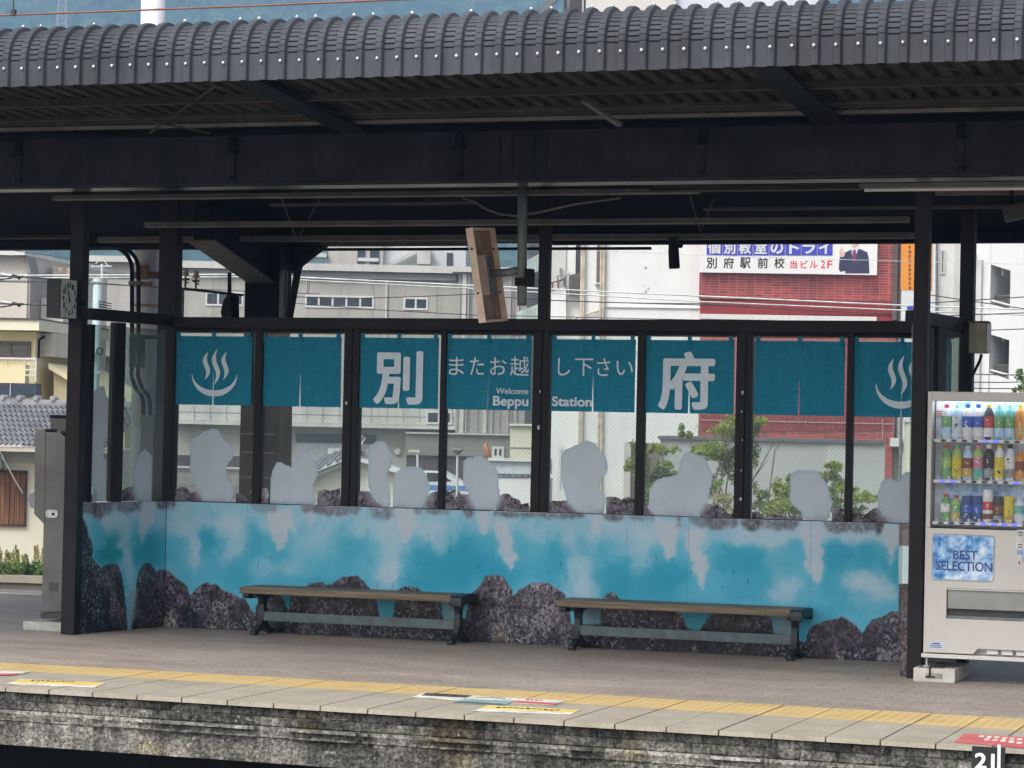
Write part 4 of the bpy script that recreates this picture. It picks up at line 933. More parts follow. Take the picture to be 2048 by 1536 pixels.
# long ducts and purlins behind the girder
def run(px0, px1, py, Y, h, d, m, nm="duct", lip=None):
    a, b = at(px0, py, Y), at(px1, py, Y); z = at((px0 + px1) / 2, py, Y).z
    cpart(nm, lambda mb: (mb.box(a.x, b.x, Y, Y + d, z, z + h), lip and mb.box(a.x, b.x, Y - .014, Y, z, z + .012)), m)
run(105, 1395, 393, 18.05, .035, .08, M['duct'], lip=1); run(-300, 330, 374, 17.85, .02, .05, M['purlin'])
run(1300, 1720, 381, 18.05, .04, .08, M['purlin'], lip=1)
run(288, 1815, 449, 19.2, .04, .09, M['duct'], lip=1); run(195, 1835, 480, 20.3, .045, .10, M['duct'], lip=1)
run(1405, 2300, 417, 18.8, .02, .05, M['purlin']); run(540, 950, 410, 18.8, .02, .05, M['purlin']); run(1870, 2300, 388, 18.7, .03, .05, M['duct'])
run(640, 935, 491, 20.9, .03, .10, M['duct']); run(640, 1300, 500, 20.99, .022, .05, M['steel']); run(-400, 500, 499, 21.0, .05, .12, M['steel']); run(-400, 160, 478, 20.6, .03, .08, M['purlin'], lip=1)
run(1100, 2500, 486, 20.99, .035, .10, M['steel'])
# thin hanging rods and a drooping cable
for a, b, Ya, Yb in (((563, 396), (592, 478), 18.2, 20.25), ((640, 396), (596, 478), 19.4, 20.25), ((1380, 390), (1400, 462), 18.2, 20.25), ((1428, 396), (1402, 462), 19.4, 20.25)):
    p, q = at(*a, Ya), at(*b, Yb); cpart("hanger_rod", lambda mb: mb.tube([p, q], .006, 6), M['purlin'])
pts = [at(x, y, 18.6) for x, y in ((925, 396), (950, 404), (975, 420), (1000, 428), (1030, 432), (1080, 424), (1150, 408), (1240, 396))]
cpart("cable", lambda mb: mb.tube(pts, .009, 6), M['duct'])
# rear half of the roof: slab rising again behind the valley beam
VZ = 3.24
cpart("rear_roof", lambda mb: mb.hexa([(XA, 21.2, VZ + .12), (XB, 21.2, VZ + .12), (XB, 25.6, 3.9), (XA, 25.6, 3.9), (XA, 21.2, VZ + .20), (XB, 21.2, VZ + .20), (XB, 25.6, 3.98), (XA, 25.6, 3.98)]), M['steel'])
vz = at(1083, 483, 21.0).z
cpart("valley_beam", lambda mb: mb.box(XA, XB, 21.0, 21.25, vz + .004, vz + .42), M['steel'])
# Y column with tapering arms
cx0, cx1 = at(487, 700, 20.9).x, at(556, 700, 20.9).x; cxm = (cx0 + cx1) / 2
cpart("column", lambda mb: (mb.box(cx0, cx1, 20.9, 21.15, 0, vz + .1)), M['steel'])
a1 = [(20.9, at(490, 562, 20.9).z), (19.7, at(320, 480, 19.7).z), (19.7, roofz(19.7) - .05), (20.9, vz + .4)]
cpart("column_arm", lambda mb: mb.prism([(cx0 + .08, y, z) for y, z in a1], (.14, 0, 0)), M['steel'])
cpart("arm_flange", lambda mb: mb.hexa([(cx0 + .02, 19.7, a1[1][1] - .015), (cx0 + .28, 19.7, a1[1][1] - .015), (cx0 + .28, 20.9, a1[0][1] - .015), (cx0 + .02, 20.9, a1[0][1] - .015), (cx0 + .02, 19.7, a1[1][1] - .001), (cx0 + .28, 19.7, a1[1][1] - .001), (cx0 + .28, 20.9, a1[0][1] - .001), (cx0 + .02, 20.9, a1[0][1] - .001)]), M['duct'])
cpart("column_arm", lambda mb: mb.prism([(cx1 - .02, 21.15, at(570, 545, 21.1).z), (cx1 + .42, 21.15, vz + .07), (cx1 - .02, 21.15, vz + .07)], (0, .1, 0)), M['steel'])
q = [at(557, 480 + 20 * k, 20.88) for k in range(2)]
cpart("drainpipe", lambda mb: mb.tube([at(568, 540, 20.85), at(565, 655, 20.85)], .036, 10), M['greysteel'])
cpart("drainpipe", lambda mb: mb.tube([at(640, 492, 20.86), at(602, 525, 20.86), at(596, 540, 20.86), at(578, 640, 20.86)], .034, 8), M['black'])
for y in (868, 905, 955):
    cpart("column_band", lambda mb: mb.box(at(482, y, 20.88).x, at(548, y, 20.88).x, 20.885, 20.899, at(515, y, 20.88).z - .006, at(515, y, 20.88).z + .006), M['duct'])
cpart("column_cladding", lambda mb: mb.hexa([(at(478, 1000, 20.9).x, 20.9, 0), (at(556, 1000, 20.9).x + .02, 20.9, 0), (at(556, 1000, 20.9).x + .02, 21.16, 0), (at(478, 1000, 20.9).x, 21.16, 0), (cx0 - .015, 20.9, 2.0), (cx1 + .03, 20.9, 2.0), (cx1 + .03, 21.16, 2.0), (cx0 - .015, 21.16, 2.0)]), M['steel'])

# fluorescent fitting under the girder at the right
fx0, fx1 = at(1720, 378, 17.95).x, at(2200, 378, 17.95).x; fz = at(1850, 374, 17.95).z
fl_ = thing("light_fitting", ((fx0 + fx1) / 2, 17.95, fz), "long grey unlit strip light fitting under the girder at the right", "light")
mb = MB(); mb.box(fx0, fx1, 17.93, 18.02, fz, fz + .028); mb.build("housing", M['greysteel'], fl_)
mb = MB(); mb.tube([(fx0 + .03, 17.96, fz - .014), (fx1 - .03, 17.96, fz - .014)], .013, 8); mb.build("tube", M['white'], fl_)

# hanging pipe with platform mirror
Ym = 17.95
hp = thing("hanging_pipe", at(1044, 611, Ym), "grey pipe hanging from the canopy girder, holding the wooden backed mirror", "pipe")
mb = MB(); mb.tube([at(1045, 362, Ym), at(1044, 611, Ym)], .0355, 14); mb.build("pipe", M['greysteel'], hp, smooth=True)
mb = MB(); mb.box(at(1054, 545, Ym).x, at(1066, 545, Ym).x, Ym - .05, Ym + .04, at(1060, 573, Ym).z, at(1060, 538, Ym).z); mb.box(at(1034, 545, Ym).x, at(1055, 545, Ym).x, Ym - .045, Ym + .045, at(1045, 572, Ym).z, at(1045, 556, Ym).z); mb.build("clamp", M['steel'], hp)
Vr = Vector(rt); Vf = Vector(fw); Vu = Vector(up)
ctr = at(974, 550, Ym - .02)
a = math.radians(20); nb_ = (Vr * math.cos(a) - Vf * math.sin(a))           # outward back normal: mostly to the right, a little to the camera
sd_ = (-Vf * math.cos(a) - Vr * math.sin(a))                                # the narrow side facing the camera
til = math.radians(8.0); ax = Matrix.Rotation(-til, 3, Vf) ; ax = Matrix.Rotation(til, 3, -Vf)
nb_, sd_, uu = (ax @ nb_), (ax @ sd_), (ax @ Vu)
mir = thing("platform_mirror", ctr, "tall tilted platform mirror seen from its beige wooden back", "mirror")
MW = mat("beige mirror frame", (0.74, 0.57, 0.45), 0.55, 0, 0.12, 6); MB2 = mat("brown mirror back", (0.34, 0.22, 0.15), 0.6, 0, 0.3, 7, 0.1, streak=0.3)
H, W2, T = .343, .225, .027
pc = lambda n, s_, u_: ctr + nb_ * n + sd_ * s_ + uu * u_
mb = MB()
mb.obox(pc(-.0, W2, 0), nb_, sd_, uu, T, .008, H); mb.obox(pc(0, -W2, 0), nb_, sd_, uu, T, .008, H); mb.obox(pc(0, 0, H - .008), nb_, sd_, uu, T, W2 - .0085, .008); mb.obox(pc(0, 0, -H + .008), nb_, sd_, uu, T, W2 - .0085, .008)
mb.build("frame", MW, mir)
mb = MB(); mb.obox(pc(-.016, 0, 0), nb_, sd_, uu, .004, W2 - .009, H - .017)
mb.build("back_board", MB2, mir)
mb = MB(); mb.obox(pc(-.002, .05, 0.0), nb_, sd_, uu, .009, .11, .145); mb.obox(pc(.010, .05, 0.0), nb_, sd_, uu, .002, .09, .12); mb.build("back_block", MW, mir, bevel=.004)
mb = MB(); mb.obox(pc(.018, -.03, -.02), nb_, sd_, uu, .006, .045, .155); mb.build("mount_plate", M['greysteel'], mir)
mb = MB(); mb.obox(pc(-.024, 0, 0), nb_, sd_, uu, .003, W2 - .009, H - .017); mb.build("mirror_face", mat("mirror", (0.6, 0.62, 0.63), 0.05, 1.0, 0.02), mir)
for s_ in (W2 + .009, -W2 + .009):
    for u_ in (.19, -.13):
        mb = MB(); p = pc(.0, s_, u_); mb.tube([p - sd_ * .002, p + sd_ * .004], .0085, 8); mb.build("screw", M['steel'], mir)
mb = MB(); mb.tube([pc(.02, -.03, 0.01), at(1012, 545, Ym - .01), at(1036, 541, Ym)], .029, 12); mb.build("arm", M['greysteel'], mir, smooth=True)

# ================================================================== two benches
def bench(x0, x1, yf, label):
    t = thing("bench", ((x0 + x1) / 2, yf + .17, 0), label, "bench", "benches in front of the mural")
    zs_ = .383; cap = .088
    for k in range(3):
        mb = MB(); ya = yf - .02 + k * .125; mb.box(x0 + .0, x1 - cap, ya, ya + .121, zs_ - .054, zs_ - .001 * (k == 1)); mb.build("slat", M['wood'], t, bevel=.012)
    mb = MB(); pr = []
    for k in range(17):
        a_ = math.pi * k / 16; pr.append((yf + .17 - .2 * math.cos(a_), zs_ - .05 + .056 * math.sin(a_) ** .35))
    pr += [(yf + .37, zs_ - .082), (yf + .345, zs_ - .092), (yf + .33, zs_ - .068), (yf + .01, zs_ - .068), (yf - .005, zs_ - .092), (yf - .03, zs_ - .082)]
    mb.prism([(x1 - cap + .002, y, z) for y, z in pr], (cap - .002, 0, 0)); mb.build("end_cap", M['iron'], t, bevel=.006)
    mb = MB(); mb.prism([(x0 + .02, y, z - .056) for y, z in ((yf, zs_), (yf + .33, zs_), (yf + .33, zs_ - .02), (yf + .28, zs_ - .04), (yf + .05, zs_ - .04), (yf, zs_ - .025))], (.05, 0, 0)); mb.build("seat_bracket", M['iron'], t, bevel=.004)
    for xl in (x0 + .10, x1 - .115):
        mb = MB(); yc = yf + .165
        half = [(.185, 0), (.135, 0), (.11, .012), (.05, .04)]; upr = [(.185, .022), (.15, .034), (.07, .085), (.036, .14), (.030, .235), (.05, .285), (.15, .305), (.16, .326)]
        out = [(yc - a_, b_) for a_, b_ in half] + [(yc + a_, b_) for a_, b_ in half[::-1]] + [(yc + a_, b_) for a_, b_ in upr] + [(yc - a_, b_) for a_, b_ in upr[::-1]]
        mb.prism([(xl, y, z) for y, z in out], (.048, 0, 0)); lg = mb.build("leg", M['iron'], t, bevel=.007)
        for yy_ in (yc - .16, yc + .16):
            mb = MB(); mb.lathe((xl + .024, yy_, .012), [(.030, 0), (.034, .008), (.026, .024), (.012, .032)], 10); mb.build("foot", M['iron'], lg, smooth=True)
    mb = MB(); mb.box(x0 + .149, x1 - .116, yf + .13, yf + .155, .11, .182); mb.build("stretcher", M['rail_paint'], t, bevel=.003)
    return t
bench(-8.88, -6.995, 19.07, "long wooden bench with green iron ends, the one nearer the clock")
bench(-6.245, -4.33, 19.12, "long wooden bench with green iron ends, the one nearer the vending machine")

# ================================================================== vending machine and its drinks
VY = 18.02
VF = Fac((0, VY), (1, 0))
vx0 = at(1851, 900, VY).x; vx1 = vx0 + 1.16; vz1 = at(1852, 782, VY).z; vz0 = at(1846, 1306, VY).z
vm = thing("vending_machine", ((vx0 + vx1) / 2, VY + .35, vz0 - .03), "off white drinks vending machine beside the right front post, cut by the picture edge", "vending machine")
CREAM = mat("off white machine enamel", (0.53, 0.515, 0.485), 0.42, 0, 0.035, 3, spec=0.35)
CREAM2 = mat("machine side enamel", (0.58, 0.57, 0.545), 0.4, 0, 0.04, 3)
wx0, wx1 = VF.uz(1862, 930)[0], vx1 - .05; wz1, wz0 = VF.uz(1870, 801)[1], VF.uz(1866, 1055)[1]
mb = MB(); mb.box(vx0, vx1, VY + .05, VY + .70, vz0, vz1); 
mb = MB(); mb.box(vx0 + .001, vx0 + .03, VY + .05, VY + .70, vz0, vz1 - .002); mb.box(vx1 - .03, vx1, VY + .05, VY + .70, vz0, vz1); mb.box(vx0 + .031, vx1 - .031, VY + .66, VY + .70, vz0, vz1); mb.box(vx0 + .031, vx1 - .031, VY + .05, VY + .655, vz1 - .03, vz1 - .001); mb.box(vx0 + .031, vx1 - .031, VY + .06, VY + .655, vz0, wz0 - .03)
mb.build("body", CREAM2, vm, bevel=.003)
dx0 = VF.uz(1856, 900)[0]
mb = MB(); mb.box(dx0, wx0, VY, VY + .048, wz0, vz1 - .004); mb.box(wx1, vx1 - .002, VY, VY + .048, wz0, vz1 - .004); mb.box(wx0 + .0005, wx1 - .0005, VY, VY + .048, wz1, vz1 - .004)
mb.build("door_frame", CREAM, vm, bevel=.005)
sx0, sz1, sz0 = VF.uz(1893, 1200)[0], VF.uz(1900, 1176)[1], VF.uz(1900, 1237)[1]
kx = VF.uz(1955, 1305)[0]; kz = VF.uz(1960, 1301)[1]; fz0 = VF.uz(1856, 1304)[1]
mb = MB(); mb.box(dx0, sx0, VY - .004, VY + .05, fz0 + .0, wz0 - .004); mb.box(sx0 + .0005, vx1 - .002, VY - .004, VY + .05, sz1, wz0 - .004); mb.box(sx0 + .0005, vx1 - .002, VY - .004, VY + .05, kz + .012, sz0)
mb.prism([(sx0 + .0005, VY - .004, fz0), (kx - .03, VY - .004, fz0), (kx, VY - .004, kz + .0115), (sx0 + .0005, VY - .004, kz + .0115)], (0, .054, 0))
mb.build("front_panel", CREAM, vm)
mb = MB(); mb.box(vx0 - .002, vx1, VY - .012, VY + .70, vz0 - .028, vz0 - .001); mb.build("base_plate", CREAM2, vm, bevel=.003)
mb = MB()
for k in range(6):
    xk = kx + .06 + k * .10; mb.box(xk, xk + .075, VY + .02, VY + .045, fz0 + .004, kz + .006)
mb.build("kick_grille", M['white'], vm)
mb = MB(); mb.box(sx0 + .001, vx1 - .1, VY + .04, VY + .055, sz0 + .001, sz1 - .001); slot = mb.build("dispensing_slot", mat("slot back", (0.05, 0.05, 0.05), 0.5), vm)
hz = sz0 + (sz1 - sz0) * .33
mb = MB(); mb.box(sx0 + .006, vx1 - .11, VY + .012, VY + .02, hz, sz1 - .012); mb.build("flap", mat("smoked flap", (0.27, 0.285, 0.27), 0.25, 0, 0.1, 4, spec=.6), slot)
mb = MB(); mb.box(sx0 + .004, vx1 - .11, VY + .003, VY + .03, sz0 + .002, sz0 + .020); mb.build("slot_lip", M['greysteel'], slot)
mb = MB(); mb.box(sx0 + .002, vx1 - .1, VY - .004, VY + .03, sz1 - .011, sz1 - .003); mb.build("slot_hood", CREAM2, slot)
for x in (vx0 + .02, vx1 - .06):
    mb = MB(); mb.tube([(x + .01, VY + .03, .10), (x + .01, VY + .03, vz0 - .028)], .008, 8); mb.tube([(x + .01, VY + .03, .098), (x + .01, VY + .03, .106)], .03, 10); mb.build("levelling_foot", M['chrome'], vm)
# poster
pu0, pz0, pu1, pz1 = VF.rect(1866, 1071, 1987, 1160)
pst = NT("blue splash poster")
nn = pst.noise(pst.geo((1, 1, 1)), 16, 6, 0.72); nb2 = pst.noise(pst.geo(), 5, 3, 0.6)
pst.col(pst.mix(pst.ramp(nb2, [(.40, 0.0), (.62, 1.0)]), pst.ramp(nn, [(.34, (0.012, 0.07, 0.30)), (.5, (0.09, 0.30, 0.62)), (.64, (0.50, 0.68, 0.86))]), pst.ramp(nn, [(.35, (0.18, 0.40, 0.72)), (.55, (0.62, 0.74, 0.88)), (.7, (0.82, 0.87, 0.93))])))
pst.p.inputs["Roughness"].default_value = .25
def rrect(x0, z0, x1, z1, r, y, n=5):
    pts = []
    for cx, cz, a0 in ((x1 - r, z1 - r, 0), (x0 + r, z1 - r, 90), (x0 + r, z0 + r, 180), (x1 - r, z0 + r, 270)):
        for k in range(n + 1): a_ = math.radians(a0 + 90 * k / n); pts.append((cx + r * math.cos(a_), y, cz + r * math.sin(a_)))
    return pts
mb = MB(); mb.prism(rrect(pu0 - .008, pz0 - .008, pu1 + .008, pz1 + .008, .026, VY - .0042), (0, -.003, 0)); mb.build("poster_rim", mat("poster rim", (0.34, 0.33, 0.33), 0.4), vm)
mb = MB(); mb.prism(rrect(pu0, pz0, pu1, pz1, .02, VY - .0073), (0, -.0015, 0)); pp = mb.build("poster", pst.m, vm)
NAVY = mat("navy print", (0.035, 0.06, 0.22), 0.4)
text_mesh("lettering", "BEST", NAVY, pp, Fac((0, VY - .0092), (1, 0)), 1906, 1101, 1955, 1119, 0, .012)
text_mesh("lettering", "SELECTION", NAVY, pp, Fac((0, VY - .0092), (1, 0)), 1872, 1123, 1984, 1142, 0, .012)
mb = MB(); VF.box(mb, 1857.5, 1283, 1887, 1298, .0045, .006); st_ = mb.build("maker_sticker", mat("pale blue sticker", (0.50, 0.56, 0.68), 0.4), vm)
mb = MB(); VF.box(mb, 1865, 1285.5, 1880, 1288, .0061, .007); VF.box(mb, 1861, 1290, 1884, 1291.5, .0061, .007); VF.box(mb, 1861, 1293.5, 1884, 1295, .0061, .007); mb.build("sticker_lines", NAVY, st_)
for (x0, y0, x1, y1, c) in ((2033, 1060, 2075, 1080, (0.6, 0.6, 0.6)), (2033, 1083, 2075, 1098, (0.6, 0.6, 0.6)), (2034, 1101, 2046, 1109, (0.16, 0.36, 0.66)), (2034, 1110, 2043, 1134, (0.62, 0.6, 0.6)), (2044, 1112, 2060, 1122, (0.3, 0.42, 0.62))):
    mb = MB(); VF.box(mb, x0, y0, x1, y1, .0045, .006); mb.build("notice_sticker", mat("notice", c, 0.5), vm)
for x, y, h in ((2037, 1064, 2), (2037, 1069, 2), (2036, 1088, 2), (2036, 1093, 2), (2037, 1122, 6)):
    mb = MB(); VF.box(mb, x, y, x + (4 if h > 3 else 9), y + h, .0062, .0068); mb.build("notice_print", R_ST if h > 3 else K_ST, vm)
# display
bkp = NT("display backing")
bn = bkp.noise(bkp.geo((1, 1, 1)), 22, 6, 0.7); zsep = bkp.add("ShaderNodeSeparateXYZ"); gg = bkp.add("ShaderNodeNewGeometry"); bkp.l.new(gg.outputs["Position"], zsep.inputs[0])
bkp.col(bkp.ramp(bn, [(.36, (0.10, 0.28, 0.60)), (.5, (0.35, 0.55, 0.80)), (.66, (0.78, 0.84, 0.92))])); bkp.p.inputs["Roughness"].default_value = .5
mb = MB(); mb.box(wx0 + .001, wx1 - .001, VY + .16, VY + .17, wz0, wz1); disp = mb.build("display_back", mat("display white", (0.62, 0.65, 0.72), 0.5), vm)
shy = [(1900, 880, 1935, 884), (1900, 961, 1930, 964), (1900, 1044, 1920, 1048)]
rows_y = [(870, 808), (950, 889), (1033, 988)]
colx = [1893.5 + 21.1 * k for k in range(8)]
ITY = VY + .085
IF_ = Fac((0, ITY), (1, 0))
mb = MB(); x_a = IF_.uz(1888, 1000)[0]; mb.box(x_a, wx1 - .002, VY + .15, VY + .158, IF_.uz(1950, 1036)[1], IF_.uz(1950, 968)[1]); mb.build("splash_panel", bkp.m, disp)
mb = MB(); x_a2 = IF_.uz(1884, 840)[0]; mb.box(x_a2 + .06, wx1 - .002, VY + .15, VY + .158, IF_.uz(1950, 872)[1], wz1 - .005); mb.build("splash_panel", bkp.m, disp)
BTN = mat("brown button", (0.07, 0.05, 0.05), 0.35); LIT = emit_mat("lit blue button", (0.10, 0.12, 0.75), 0.9); TAG = mat("price tag", (0.16, 0.17, 0.36), 0.5, 0, .2, 30)
lit = [(4, 5), (0, 1, 7), (4, 5, 6, 7)]
BF = Fac((0, VY + .030), (1, 0))
for r in range(3):
    zsh = BF.uz(1900, (881, 962.5, 1046)[r])[1]
    mb = MB(); mb.box(wx0 + .012, wx1 - .004, VY + .032, VY + .15, zsh - .011, zsh + .010); sh = mb.build("shelf", M['white'], vm, bevel=.003)
    for k in range(16):
        px = (1886.5, 1886, 1884.5)[r] + 21.1 * k + (0 if k else 0); ux = BF.uz(px, 880)[0]
        if ux > wx1 - .03: break
        on = k in lit[r]
        mb = MB(); mb.ball((ux, VY + .030, zsh), .022, 10, 6, (1, .35, .40)); mb.build("button", LIT if on else BTN, sh, smooth=True)
        mb = MB(); mb.box(ux - .022, ux + .024, VY + .058, VY + .062, zsh + .0105, zsh + .030); mb.build("price_tag", TAG if (r > 0 or k < 0) else mat("grey tag", (0.36, 0.37, 0.52), 0.5), sh)
        mb = MB(); mb.box(ux - .036, ux - .026, VY + .050, VY + .064, zsh + .0105, zsh + .034); mb.box(ux - .041, ux - .021, VY + .05, VY + .064, zsh + .011, zsh + .020); mb.build("tag_clip", M['white'], sh)
mb = MB(); mb.box(wx0 + .0015, wx1 - .0015, VY + .012, VY + .016, wz0 + .012, wz1 - .0005); mb.build("display_glass", glass_mat("display glass", (0.97, 0.98, 0.99), 0, .04, .015), vm)
mb = MB(); mb.box(wx0 + .01, wx0 + .045, VY + .1495, VY + .1585, VF.uz(1880, 834)[1], VF.uz(1880, 818)[1]); mb.build("striped_card", mat("card pink", (0.66, 0.60, 0.62), .5), disp)
mb = MB()
for k in range(3): z = VF.uz(1880, 822 + k * 4.6)[1]; mb.box(wx0 + .008, wx0 + .05, VY + .146, VY + .149, z - .004, z + .003)
mb.build("card_stripe", R_ST, disp)
LED = emit_mat("display lamp", (0.85, 0.9, 1.0), 9.0)
mb = MB(); mb.box(wx0 + .02, wx1 - .01, VY + .055, VY + .085, wz1 + .012, wz1 + .02); mb.build("display_lamp", LED, vm)
# drinks: (kind, body, label, cap, label lower, wording)
PET = lambda c, n: mat("drink " + n, c, 0.45, 0, .14, 40, spec=.35)
cc = {'g': (0.16, 0.36, 0.14), 'lg': (0.32, 0.48, 0.14), 'b': (0.03, 0.10, 0.48), 'pb': (0.42, 0.58, 0.76), 'w': (0.70, 0.70, 0.70), 'r': (0.48, 0.05, 0.06), 'k': (0.035, 0.03, 0.035), 'y': (0.62, 0.50, 0.04), 'o': (0.62, 0.25, 0.04), 't': (0.12, 0.42, 0.38), 'br': (0.20, 0.06, 0.03), 'n': (0.02, 0.07, 0.20), 'pk': (0.60, 0.20, 0.30), 'tan': (0.50, 0.33, 0.10), 'cl': (0.58, 0.64, 0.68), 'gy': (0.30, 0.30, 0.30)}
DM = {k: PET(v, k) for k, v in cc.items()}
def drink(r, k, kind, body, label, cap, low, text, h=1.0):
    yb, yt = rows_y[r]; u = IF_.uz(colx[k] - (0, 0, 2)[r], (yb + yt) / 2)[0]; z0 = IF_.uz(colx[k], yb)[1]; z1 = IF_.uz(colx[k], yt)[1]; Hh = (z1 - z0) * h
    zsh = BF.uz(1900, (881, 962.5, 1046)[r])[1] + .0105
    t = thing("drink_" + ("can" if kind == 'can' else "bottle"), (u, ITY, zsh), text, "drink", ("drinks on the top shelf", "drinks on the middle shelf", "drinks on the bottom shelf")[r])
    Hh = Hh + (z0 - zsh); R = .0362
    c = (u, ITY, zsh)
    if kind == 'can':
        mb = MB(); mb.lathe(c, [(R * .85, 0), (R, .008), (R, Hh * .90), (R * .86, Hh)], 16); mb.build("can", DM[body], t, smooth=False)
        mb = MB(); mb.lathe(c, [(R + .0006, Hh * .38), (R + .001, Hh * .40), (R + .001, Hh * .62), (R + .0006, Hh * .64)], 16); mb.build("label", DM[label], t)
        mb = MB(); mb.lathe(c, [(R + .0006, Hh * .10), (R + .001, Hh * .12), (R + .001, Hh * .25), (R + .0006, Hh * .27)], 16); mb.build("label", DM[low], t)
    else:
        mb = MB(); mb.lathe(c, [(R * .9, 0), (R, .008), (R, Hh * .62), (R * .97, Hh * .70), (R * .80, Hh * .79), (R * .45, Hh * .88), (R * .43, Hh * .90)], 16); mb.build("bottle", DM[body], t)
        mb = MB(); mb.lathe(c, [(R + .0005, Hh * .34), (R + .001, Hh * .35), (R + .001, Hh * .64), (R + .0005, Hh * .65)], 16); mb.build("label", DM[label], t)
        mb = MB(); mb.lathe(c, [(R + .0005, Hh * .08), (R + .001, Hh * .09), (R + .001, Hh * .32), (R + .0005, Hh * .33)], 16); mb.build("label", DM[low], t)
        mb = MB(); mb.lathe(c, [(R * .45, Hh * .89), (R * .47, Hh * .905), (R * .47, Hh * .985), (R * .42, Hh)], 12); mb.build("cap", DM[cap], t)
    mb = MB(); zz = zsh + Hh * .5; yq = (ITY - R - .0035, ITY - R - .0012)
    for q in range(RNG.integers(3, 6)): a_ = RNG.uniform(-.017, .004); b_ = RNG.uniform(.006, .014); c_ = RNG.uniform(-.36, .13); mb.box(u + a_, u + a_ + b_, *yq, zz + Hh * c_, zz + Hh * (c_ + RNG.uniform(.015, .05)))
    mb.build("label_print", DM['w' if label not in ('w', 'cl', 'y') else 'k'], t)
drink(0, 0, 'b', 'cl', 'g', 'r', 'pb', "clear water bottle with green label and red cap, first on the top shelf")
drink(0, 1, 'b', 'pb', 'cl', 'pb', 'cl', "pale blue water bottle, second from the left on the top shelf")
for k in (2, 3): drink(0, k, 'b', 'w', 'b', 'b', 'w', "white bottle with blue label and cap, one of two alike on the top shelf")
drink(0, 4, 'b', 'k', 'r', 'y', 'w', "black bottle with red label and yellow cap on the top shelf")
for k in (5, 6): drink(0, k, 'b', 't', 'g', 'pb', 'pb', "teal green bottle with pale blue cap, one of two alike on the top shelf")
drink(0, 7, 'b', 'o', 'o', 'y', 'tan', "orange juice bottle at the picture edge of the top shelf")
drink(1, 0, 'b', 'g', 'lg', 'r', 'g', "green tea bottle with red cap, first on the middle shelf")
drink(1, 1, 'b', 'lg', 'y', 'g', 'y', "yellow green bottle with green cap on the middle shelf")
drink(1, 2, 'b', 'pb', 'br', 'pb', 'tan', "bottle with dark red and tan label on the middle shelf", .95)
drink(1, 3, 'b', 'lg', 'pk', 'pk', 't', "pale green bottle with pink cap on the middle shelf")
drink(1, 4, 'b', 'k', 'k', 'w', 'gy', "black coffee bottle with white cap on the middle shelf")
drink(1, 5, 'b', 'w', 'y', 'y', 'y', "white and yellow lemon bottle on the middle shelf")
drink(1, 6, 'b', 'cl', 'w', 'k', 'gy', "white bottle with black cap on the middle shelf")
drink(1, 7, 'b', 'o', 'br', 'o', 'o', "orange bottle at the picture edge of the middle shelf", .8)
drink(2, 0, 'b', 'g', 'w', 'r', 'g', "small green tea bottle with red cap, first on the bottom shelf")
drink(2, 1, 'b', 'lg', 'g', 'r', 'tan', "small light green bottle second on the bottom shelf", .95)
for k in (2, 3): drink(2, k, 'can', 'n', 'b', 'b', 'n', "dark blue drink can, one of two alike on the bottom shelf", .92)
drink(2, 4, 'can', 'w', 'r', 'r', 'br', "tall white and red can on the bottom shelf", 1.18)
drink(2, 5, 'can', 'k', 'br', 'br', 'gy', "black and brown coffee can on the bottom shelf", .9)
drink(2, 6, 'can', 'y', 'y', 'y', 'tan', "yellow drink can on the bottom shelf", .9)
drink(2, 7, 'b', 'cl', 't', 'cl', 'cl', "small clear bottle with teal label at the end of the bottom shelf", .9)
# concrete block under the machine
bl = thing("concrete_block", (-3.13, 18.0, 0), "pale concrete footing block under the vending machine's left foot", "block")
bp = [atz(1825, 1363), atz(1911, 1366)]; bx0, bx1 = bp[0].x, bp[1].x; by = 17.97
mb = MB(); mb.box(bx0, bx1, by, by + .62, 0, .094); mb.build("block", mat("footing concrete", (0.50, 0.49, 0.45), 0.8, 0, 0.12, 9, .2), bl, bevel=.01)
mb = MB(); mb.box(bx0 + .085, bx0 + .20, by - .004, by - .0005, .028, .062); mb.build("recess", mat("recess", (0.28, 0.275, 0.25), 0.8), bl)
mb = MB(); mb.tube([(bx0 + .115, by + .03, .104), (bx0 + .115, by - .012, .098), (bx0 + .115, by - .014, .045), (bx0 + .105, by - .014, .036)], .0055, 6); mb.box(bx0 + .085, bx0 + .15, by - .016, by - .009, .036, .042); mb.build("cable_tie", M['black'], bl)
mb = MB(); mb.box(bx0 + .03, bx0 + .19, by + .02, by + .2, .0945, .100); mb.build("steel_plate", M['stainless'], bl)

# ================================================================== clock, cabinet, boxes, speakers
ck0 = at(122, 594, 17.98)
ck = thing("platform_clock", at(122, 633, 17.98), "dark box clock with a white dial on the left front post", "clock")
cz1, cz0 = at(122, 557, 17.98).z, at(122, 635, 17.98).z; cx_ = ck0.x; cw = .125; cdp = .245
mb = MB(); mb.box(cx_ - cw, cx_, 17.98, 17.98 + cdp, cz0, cz1); mb.build("housing", mat("clock housing", (0.022, 0.026, 0.030), 0.45), ck, bevel=.003)
mb = MB(); mb.box(cx_ + .0005, cx_ + .004, 17.984, 17.98 + cdp - .004, cz0 + .004, cz1 - .004); dial = mb.build("dial", mat("dial white", (0.60, 0.64, 0.60), 0.4, 0, .08, 12), ck)
CF = Fac((cx_ + .0045, 17.98), (0, 1)); CF.n = Vector((1, 0, 0)); ccx, ccz = cdp / 2, (cz0 + cz1) / 2
for h in range(1, 13):
    a_ = math.radians(90 - 30 * h); u_, z_ = ccx + .098 * math.cos(a_), ccz + .108 * math.sin(a_); w_ = .014 if h < 10 else .022
    text_mesh("numeral", str(h), M['black'], dial, CF, 0, 0, 0, 0, .0003, .02, rect=(u_ - w_, z_ - .021, u_ + w_, z_ + .021))
